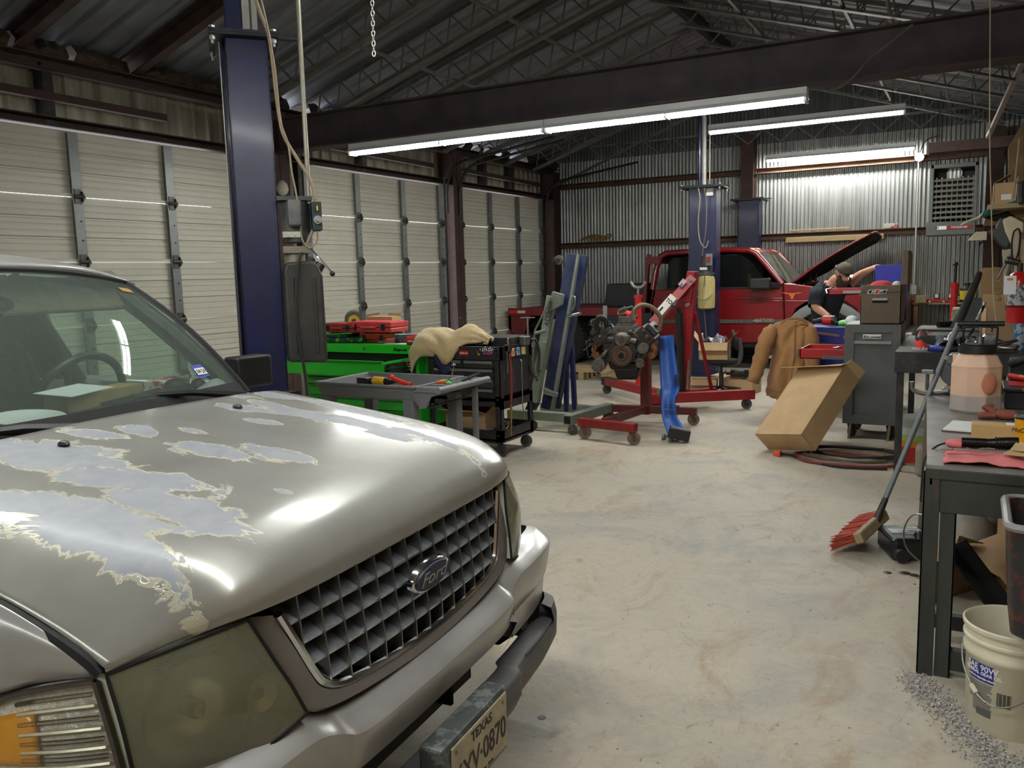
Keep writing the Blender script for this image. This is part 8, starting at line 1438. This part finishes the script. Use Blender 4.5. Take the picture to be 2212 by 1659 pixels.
# containers by the wooden leg
yp = thing('sticker_pail', 'pail with a rainbow-striped label standing behind the bench end', 'bucket', (-.36, 7.35, 0)); b = MB(); b.lathe([(.13, 0), (.15, .36), (.15, .38), (.0, .38)], n=24)
b.build('pail_body', M('clear grey pail', (150, 152, 144), .4), yp, smooth=True, angle=40)
for z0, z1, c in ((.02, .15, (176, 40, 36)), (.15, .20, (196, 120, 40)), (.20, .25, (150, 170, 80)), (.25, .31, (176, 186, 190))): b = MB(); b.lathe([(.132+.055*z0, z0), (.132+.055*z1, z1)], n=24, cap=False); b.build('label_band', M('band '+str(c), c, .5), yp, smooth=True)
simple('dusty_jug', 'dusty pale jug on the floor behind the wooden bench leg', 'jug', M('dusty pale jug', (142, 132, 120), .6, var=.2), lambda b: b.bb((-.33, 6.85, 0), (-.16, 7.05, .24)), bevel=.03)
# ================================================================== back corner: heater, shelves, wall fittings
ht_ = thing('unit_heater', 'grey louvred unit heater hung from the roof in the right back corner', 'heater', (-.29, 13.55, 2.0)); hg_ = M('grey heater enamel', (84, 88, 86), .5, .1, var=.12, scale=6); hw = .30
b = MB(); b.bb((-hw, 0, .94), (hw, .5, 1.0)); b.bb((-hw, 0, .16), (-hw+.045, .5, 1.0)); b.bb((hw-.045, 0, .16), (hw, .5, 1.0)); b.bb((-hw-.03, -.03, 0), (hw-.01, .5, .19)); b.build('cabinet', hg_, ht_, bevel=.008)
b = MB(); b.bb((-hw+.04, .2, .18), (hw-.04, .22, .95)); b.build('heater_inside', gap_black, ht_)
for k in range(8): b = MB(); b.box((0, .03, .25+.075*k), (2*hw-.08, .05, .014), rotm(.5, 0, 0)); b.build('louvre', M('louvre grey', (122, 120, 110), .5), ht_)
for k in range(8): b = MB(); b.bb((-hw+.07+.066*k, .08, .2), (-hw+.086+.066*k, .1, .82)); b.build('heat_tube', M('pale tube', (140, 140, 136), .5, .3), ht_)
b = MB(); b.lathe([(.10, 0), (.10, .01)], (0, .17, .87), (0, -1, 0), 24); fnb = b.build('flue_collar', MATS['pale tube'], ht_)
b = MB()
for x in (-.05, 0, .05): b.bb((x-.012, .14, .80), (x+.012, .155, .95))
b.build('flue_slot', paper, fnb)
b = MB(basis((.06, -.034, .105), (1, 0, 0), (0, 0, 1))); b.box((-.03, 0, .001), (.44, .05, .002)); s_ = b.build('maker_strip', paper, ht_); b = MB(basis((.06, -.036, .105), (1, 0, 0), (0, 0, 1))); b.box((.03, 0, .001), (.32, .05, .002)); b.build('strip_field', red_paint, s_); text_obj('MODINE', .042, basis((.09, -.0385, .105), (1, 0, 0), (0, 0, 1)), paper, s_, 'strip_lettering', .0005, 1.25); text_obj('M', .04, basis((-.19, -.0385, .105), (1, 0, 0), (0, 0, 1)), gap_black, s_, 'strip_lettering', .0005, 1.5)
for x in (-.22, .18): b = MB(); b.cyl((x, .25, 1.0), (x, .25, 2.05), .008, n=6); b.build('hanger', dark_steel, ht_)
member('heater_beam', (-.62, 13.45, 3.21), (.6, 13.45, 3.21), .3, .14, rust_steel, 'short brown steel beam above the louvred heater', 'beam', None)
member('diagonal_brace', (.10, 13.0, 3.25), (.40, 10.4, 3.75), .05, .05, MATS['grey primer channel'], 'pale diagonal brace rising to the roof at the right wall', 'brace', None)
# wall conduit, junction disc, outlet, boards, rope
YW = YB-.16
cj = thing('wall_conduit', 'pale conduit with a round junction box dropping down the corrugated wall', 'conduit', (-.86, YW, 1.2)); b = MB(); b.cyl((0, 0, 0), (.0, 0, 2.12), .014, n=8); b.build('pipe', M('white conduit', (176, 174, 164), .5), cj); b = MB(); b.cyl((.01, 0, 2.14), (.01, -.05, 2.14), .075, n=8); b.build('junction_box', MATS['white conduit'], cj); b = MB(); b.bb((-.04, -.04, -.1), (.04, .03, .05)); b.build('outlet_box', steel, cj); b = MB(); b.tube(spline([(0, 0, 2.2), (.1, -.02, 2.4), (.3, -.04, 2.46)], 4), .008, 6); b.build('cable', rubber, cj)
for i, (x0, x1, z, hgt, lb) in enumerate(((-2.95, -1.35, 2.04, .09, 'pale timber board fixed under the lower wall girt'), (-2.9, -1.9, 2.235, .03, 'thin timber lath lying on the lower wall girt'))): simple('timber_board', lb, 'board', M('pale pine board', (176, 156, 112), .75, var=.12, scale=3, stretch=(.3, 3, 3)), lambda b: b.bb((x0, YW-.03, z), (x1, YW, z+hgt)))
simple('yellow_rope', 'coil of yellow rope on the lower wall girt', 'rope', M('dusty yellow rope', (140, 112, 36), .8), lambda b: b.tube(spline([(-6.85+.22*math.cos(i*1.1)+.03*i, YW+.02*math.sin(i), 2.27+.05*math.sin(i*1.7)+.03) for i in range(16)], 4), .013, 6), True)
simple('small_carton', 'little white and red carton standing on the lower wall girt', 'box', M('white red carton', (206, 200, 192), .6, col2=(190, 70, 66), lo=.55, hi=.58, scale=7), lambda b: b.bb((-1.35, YW-.06, 2.215), (-1.14, YW, 2.29)))
simple('outlet_plate', 'small tan receptacle box on the back shelf edge behind the blue cabinet', 'outlet', M('tan outlet', (150, 138, 96), .5), lambda b: b.bb((-.80, 14.9, .98), (-.64, 14.95, 1.1)))
sh = thing('back_shelf', 'long narrow shelf along the back wall with chargers and bottles', 'shelf', (-.2, 15.3, .95)); b = MB(); b.bb((-.66, -.25, 0), (.6, .3, .035)); b.build('shelf_board', wood, sh)
for x in (-.6, .5): b = MB(); b.bb((x-.03, -.2, -.95), (x+.03, .25, 0)); b.build('shelf_leg', wood, sh)
for k, (x, lb) in enumerate(((-.90, 'first'), (-.70, 'second'), (-.50, 'third'), (-.30, 'fourth'))):
    c = thing('battery_charger', 'red battery charger on the back shelf, %s from the left' % lb, 'charger', (x, 15.08, .986), group='red battery chargers'); b = MB(); b.bb((-.085, -.06, 0), (.085, .06, .05)); b.build('charger_base', M('charger red', (170, 34, 40), .5), c, bevel=.008); b = MB(); b.bb((-.04, -.05, .05), (.04, .05, .11+.03*(k > 1))); b.build('battery', black_plastic, c, bevel=.008)
    if k > 1: b = MB(); b.bb((-.025, -.055, .07), (.025, -.05, .13)); b.build('battery_label', paper, c)
def bottle(lb, x, y, z, r, h_, mat, lab=None):
    o = thing('bottle', lb, 'bottle', (x, y, z)); b = MB(); b.lathe([(r, 0), (r, h_*.7), (r*.4, h_*.85), (r*.4, h_), (0, h_)], n=16); b.build('bottle_body', mat, o, smooth=True, angle=50); b = MB(); b.lathe([(r*1.02, h_*.12), (r*1.02, h_*.6)], n=16, cap=False); b.build('bottle_label', lab or paper, o, smooth=True)
bottle('black jug with a yellow label on the back shelf', -.07, 15.1, .986, .11, .30, black_plastic, M('yellow label', (200, 170, 50), .5)); bottle('blue spray bottle on the back shelf', .17, 15.1, .986, .06, .28, M('blue bottle', (40, 80, 170), .4)); bottle('small dark can on the back shelf', -.2, 15.1, .986, .055, .16, dark_steel, M('grey label', (150, 150, 146), .5)); bottle('white tub on the back shelf next to the blue spray bottle', .30, 15.1, .986, .05, .12, M('white tub', (206, 200, 180), .5))
rj = thing('transmission_jack', 'tall red pole jack with a slim black rod beside the far black table', 'jack', (-.16, 9.6, 0)); b = MB(); b.bb((-.15, -.15, 0), (.15, .15, .05)); b.cyl((0, 0, .05), (0, 0, 1.39), .032, n=12); b.cyl((0, 0, 1.36), (0, 0, 1.40), .042, n=12); b.build('pole', MATS['bright red stand'], rj, smooth=True, angle=40); b = MB(); b.cyl((0, 0, 1.4), (.0, 0, 1.57), .015, n=8); b.ball((0, 0, 1.59), .025, 7); b.build('rod', dark_steel, rj, smooth=True, angle=50)
simple('recovery_machine', 'cream plastic machine behind the far black table', 'machine', M('cream machine', (190, 184, 158), .5), lambda b: (b.bb((-.16, 8.85, .0), (.3, 9.35, 1.17)), [b.bb((-.166, 8.9, 1.02+.02*k), (-.16, 9.2, 1.03+.02*k)) for k in range(6)]), bevel=.02)
simple('laptop_case', 'black flat case standing tilted on the far black table', 'case', black_plastic, lambda b: b.prism([(-.16, 8.05, 1.05), (.02, 8.05, 1.05), (.10, 8.1, 1.30), (-.05, 8.1, 1.31)], (0, .05, 0)))
simple('scraper', 'chrome and black scraper tool leaning on the far black table', 'hand tool', M('scraper steel', (170, 174, 176), .3, .8, col2=(26, 26, 28), lo=.5, hi=.52, scale=12), lambda b: b.beam((-.03, 7.0, 1.0), (.085, 7.02, 1.31), .03, .02))
ab = open_carton('cardboard_box', 'tall brown carton printed with two arrows, on the far black table', (.19, 7.6, .942), (.21, .30, .30), .1, (('+y', 1.4, .10),))
for x in (-.06, -.03): b = MB(); b.prism([(x-.012, -.152, .17), (x+.012, -.152, .17), (x, -.152, .20)], (0, -.001, 0)); b.bb((x-.004, -.153, .12), (x+.004, -.152, .17)); b.build('printed_arrow', gap_black, ab)
simple('blue_wipes', 'tub with blue label behind the extinguisher', 'tub', M('blue white tub', (180, 186, 192), .4, col2=(40, 110, 170), lo=.5, hi=.52, scale=10), lambda b: b.cyl((.34, 7.3, .942), (.34, 7.3, 1.14), .055, n=16), True)
simple('tool_pouch', 'dark canvas pouch with an open pocket at the right of the workbench', 'pouch', M('dark canvas', (44, 50, 46), .85, var=.2), lambda b: (b.bb((.20, 5.35, BT), (.5, 5.49, BT+.22)), b.tube([(.19, 5.34, BT+.19), (.3, 5.33, BT+.24), (.5, 5.33, BT+.24)], .02, 6)), bevel=.03)
simple('hose_fittings', 'tangle of bare hose fittings on the far table behind the jug', 'fittings', steel, lambda b: [b.tube(spline([(random.uniform(.03, .32), random.uniform(6.96, 7.2), .955+random.uniform(0, .08)) for _ in range(4)], 3), .009, 6) for _ in range(6)], True)
# right wall post with extinguisher, shelf clutter above
post = simple('wall_post', 'pale timber post at the right edge carrying the extinguisher', 'post', wood, lambda b: b.bb((.33, 6.42, 0), (.40, 6.52, 2.7))); 
ex = thing('fire_extinguisher', 'red fire extinguisher with a white tag hung on the timber post', 'extinguisher', (.265, 6.36, 1.20)); b = MB(); b.lathe([(.055, 0), (.065, .02), (.065, .27), (.05, .32), (.02, .335), (.0, .34)], n=24); b.build('cylinder', M('extinguisher red', (186, 22, 26), .3, coat=.4), ex, smooth=True, angle=50); b = MB(); b.cyl((0, 0, .335), (0, 0, .39), .018, n=10); b.beam((0, 0, .38), (-.09, -.03, .40), .02, .02); b.beam((0, 0, .40), (-.08, -.03, .43), .02, .012); b.build('valve', dark_steel, ex); b = MB(); b.lathe([(.066, .12), (.066, .25)], n=24, cap=False); b.build('label', M('extinguisher label', (170, 174, 178), .4, col2=(70, 74, 80), lo=.5, hi=.55, scale=24), ex, smooth=True); b = MB(); b.bb((-.09, -.085, .19), (-.02, -.083, .31)); tg = b.build('inspection_tag', paper, ex); b = MB(); b.bb((-.072, -.086, .28), (-.038, -.085, .295)); b.build('tag_print', M('tag orange', (206, 130, 60), .5), tg); b = MB(); b.lathe([(.066, .105), (.066, .115)], n=24, cap=False); b.build('band', gap_black, ex); b = MB(); b.bb((.04, -.02, .1), (.075, .06, .3)); b.build('wall_bracket', dark_steel, ex)
us = thing('wall_shelf', 'high timber shelf on the right wall loaded with parts', 'shelf', (.40, 8.3, 1.97)); b = MB(); b.bb((-.33, -1.5, 0), (.2, 1.6, .03)); b.build('shelf_board', wood, us)
for y in (-1.2, .1, 1.3): b = MB(); b.prism([(.2, y, 0), (-.2, y, 0), (.2, y, -.3)], (0, .04, 0)); b.build('shelf_bracket', wood, us)
cb2 = open_carton('cardboard_box', 'brown carton with a white label on the high right shelf', (.22, 8.9, 2.095), (.18, .4, .20), 0, (('+x', 1.5, .05), ('-x', 2.6, .15))); b = MB(); b.bb((-.03, -.203, .05), (.05, -.2, .10)); b.build('box_label', paper, cb2)
simple('red_black_carton', 'red and black carton under the brown one on the high right shelf', 'box', M('red black carton', (150, 40, 44), .6, col2=(40, 36, 40), lo=.5, hi=.52, scale=3, stretch=(.1, .1, 6)), lambda b: b.bb((.13, 8.7, 2.002), (.31, 9.1, 2.09)))
simple('teal_panel', 'teal plastic panel lying across the front of the high right shelf', 'panel', M('teal plastic', (18, 120, 112), .45), lambda b: b.prism([(.03, 7.0, 1.93), (.05, 7.0, 1.97), (.26, 7.05, 2.04), (.26, 7.05, 2.0)], (0, .3, 0)))
simple('white_trim_strip', 'curved off-white trim strip poking out from the high right shelf', 'trim', M('off white strip', (190, 182, 160), .5), lambda b: b.tube(spline([(-.10, 7.6, 1.895), (-.05, 7.6, 1.925), (.02, 7.6, 1.95), (.08, 7.6, 1.99), (.26, 7.6, 2.0)], 4), .012, 8), True)
gd = M('dark green plastic', (36, 48, 44), .45); cr_ = M('cream panel', (202, 190, 164), .5)
for nm, lb, m_, pts, Y in (('green_fan_shroud', 'dark green plastic shroud hanging below the high right shelf', gd, ((2132, 500), (2150, 492), (2160, 470), (2176, 470), (2186, 520), (2176, 540), (2160, 530)), 6.9), ('cream_panel', 'cream moulded panel hanging below the high right shelf', cr_, ((2166, 474), (2184, 466), (2212, 480), (2212, 505), (2196, 500), (2186, 530), (2172, 500)), 6.8), ('oval_mirror_frame', 'oval cream mirror shell with black edge hanging at the far right', cr_, ((2190, 500), (2200, 494), (2204, 510), (2200, 545), (2192, 562), (2186, 550), (2186, 520)), 6.7), ('black_hose_bundle', 'black bundle of parts standing on the high right shelf at the frame edge', black_plastic, ((2196, 398), (2212, 388), (2212, 440), (2200, 440)), 6.7), ('grey_housing', 'dark housing beneath the teal panel on the right', dark_steel, ((2124, 470), (2212, 446), (2212, 462), (2150, 478)), 7.2)):
    q = [aY(x, y, Y) for x, y in pts]; b = MB(); b.prism(q, (0, .10, 0)); tag(b.build(nm, m_, bevel=.012, bseg=3), lb, 'car part')
b = MB(); q = [aY(x, y, 6.68) for x, y in ((2190, 500), (2200, 494), (2204, 510), (2200, 545), (2192, 562), (2186, 550), (2186, 520), (2190, 500))]; b.tube(spline(q, 3), .006, 5); b.build('mirror_edge', black_plastic, bpy.data.objects['oval_mirror_frame'], world=True)
fl2 = thing('work_lamp', 'small cream work lamp box hung below the louvred heater', 'lamp', aY(2116, 512, 9.0)); b = MB(); b.prism([(-.10, 0, -.03), (-.03, 0, .05), (.06, 0, .05), (.06, 0, -.03)], (0, .12, 0)); b.build('lamp_body', cr_, fl2, bevel=.004); b = MB(); b.cyl((-.02, .06, .05), (-.02, .06, .62), .003, n=5); b.cyl((.04, .06, -.03), (.0, .06, -.07), .008, n=6); b.build('lamp_cord', rubber, fl2)
for k, (a, c, nm) in enumerate(((2186, 2154, 'longer'), (2190, 2166, 'shorter'), (2192, 2174, 'rearmost'))): simple('chrome_tube', '%s chrome exhaust tube hanging left of the extinguisher' % nm, 'tube', chrome, lambda b: b.tube([aY(a, 545, 7.1), aY(c, 602+34*k, 7.1)], .011, 8), True)
for k in range(6): simple('hand_spanner', 'worn spanner on the right wall rack, %s from the top' % ('first', 'second', 'third', 'fourth', 'fifth', 'sixth')[k], 'spanner', M('brassy old steel', (140, 120, 84), .5, .6, var=.3), lambda b: b.beam(aY(2142+2*k, 580+13*k, 7.6), aY(2163, 582+13*k, 7.6), .012, .03))
simple('pegboard', 'cream backing board on the right wall behind the hanging tubes', 'board', cr_, lambda b: b.prism([aY(x, y, 7.75) for x, y in ((2165, 540), (2200, 536), (2200, 662), (2172, 662))], (0, .02, 0)))
simple('brown_box_stack', 'brown carton standing behind the worn spanners on the right wall', 'box', kraft, lambda b: b.bb((.06, 8.64, .0), (.30, 8.84, 1.55)))
simple('pull_cord', 'thin pale cord hanging from the roof near the right edge of the view', 'cord', M('pale cord', (176, 160, 136), .7), lambda b: b.tube(spline([aY(x, y, 6.3) for x, y in ((2139, -30), (2139, 60), (2138, 300), (2141, 430), (2144, 560), (2146, 640), (2152, 690), (2153, 735))], 4), .004, 5), True)
simple('pale_rod', 'thin pale rod standing against the right wall by the high shelf', 'rod', wood, lambda b: b.cyl(aY(2202, 300, 7.3), aY(2189, 430, 7.3), .006, n=6), True)
simple('plywood_panel', 'brown plywood sheet standing above the high right shelf', 'board', ply, lambda b: b.prism([aY(x, y, 9.6) for x, y in ((2178, 320), (2212, 260), (2212, 430), (2178, 430))], (0, .04, 0)))
simple('roof_cable', 'grey cable draped across the face of the big cross beam', 'cable', hose_grey, lambda b: b.tube(spline([aY(x, y, 7.56) for x, y in ((1972, 52), (1920, 95), (1880, 125), (1850, 160), (1820, 185), (1790, 197))], 4), .010, 6), True)
simple('roof_pipe', 'pale pipe crossing the roof joists right of the ridge', 'pipe', MATS['galvanised conduit'], lambda b: b.tube([aY(1916, -10, 9.0), aY(1921, 25, 9.0), aY(1928, 58, 9.0)], .02, 8), True)
# curved door tracks and long slanting brace on the left
def track(nm, lb, pts, r=.022, group=None): b = MB(); b.tube(spline(pts, 5), r, 6); return tag(b.build(nm, dark_steel, smooth=True, angle=50), lb, 'door track', group)
for y, lb in ((11.36, 'curved steel track at the right jamb of the middle garage door'), (11.74, 'curved steel track at the left jamb of the far garage door'), (14.9, 'curved steel track at the right jamb of the far garage door')): track('door_track', lb, [(-7.40, y, 2.6), (-7.40, y, 2.95), (-7.33, y, 3.2), (-7.15, y, 3.36), (-6.8, y, 3.42), (-5.5, y, 3.6)])
member('wind_brace', (-7.4, 15.2, 3.3), (-3.4, 13.8, 4.4), .04, .04, joist_mat, 'long slanting steel brace from the back left corner up to the roof', 'brace', None)
for y0, y1 in ((3.4, 6.2), (8.4, 11.2), (12.0, 14.9)): member('spring_shaft', (-7.56, y0, 3.36), (-7.56, y1, 3.34), .07, .07, rust_steel, 'rusty spring shaft above the %s garage door' % {3.4: 'near', 8.4: 'middle', 12.0: 'far'}[y0], 'shaft', None)
simple('flood_lamp', 'white bell-shaped lamp fixed on the column between the garage doors', 'lamp', M('white lamp shell', (190, 186, 170), .5), lambda b: b.lathe([(.01, .0), (.05, .02), (.075, .07), (.06, .14), (.02, .18)], (-7.36, 7.66, 2.62), (.1, -.1, 1), 16), True)
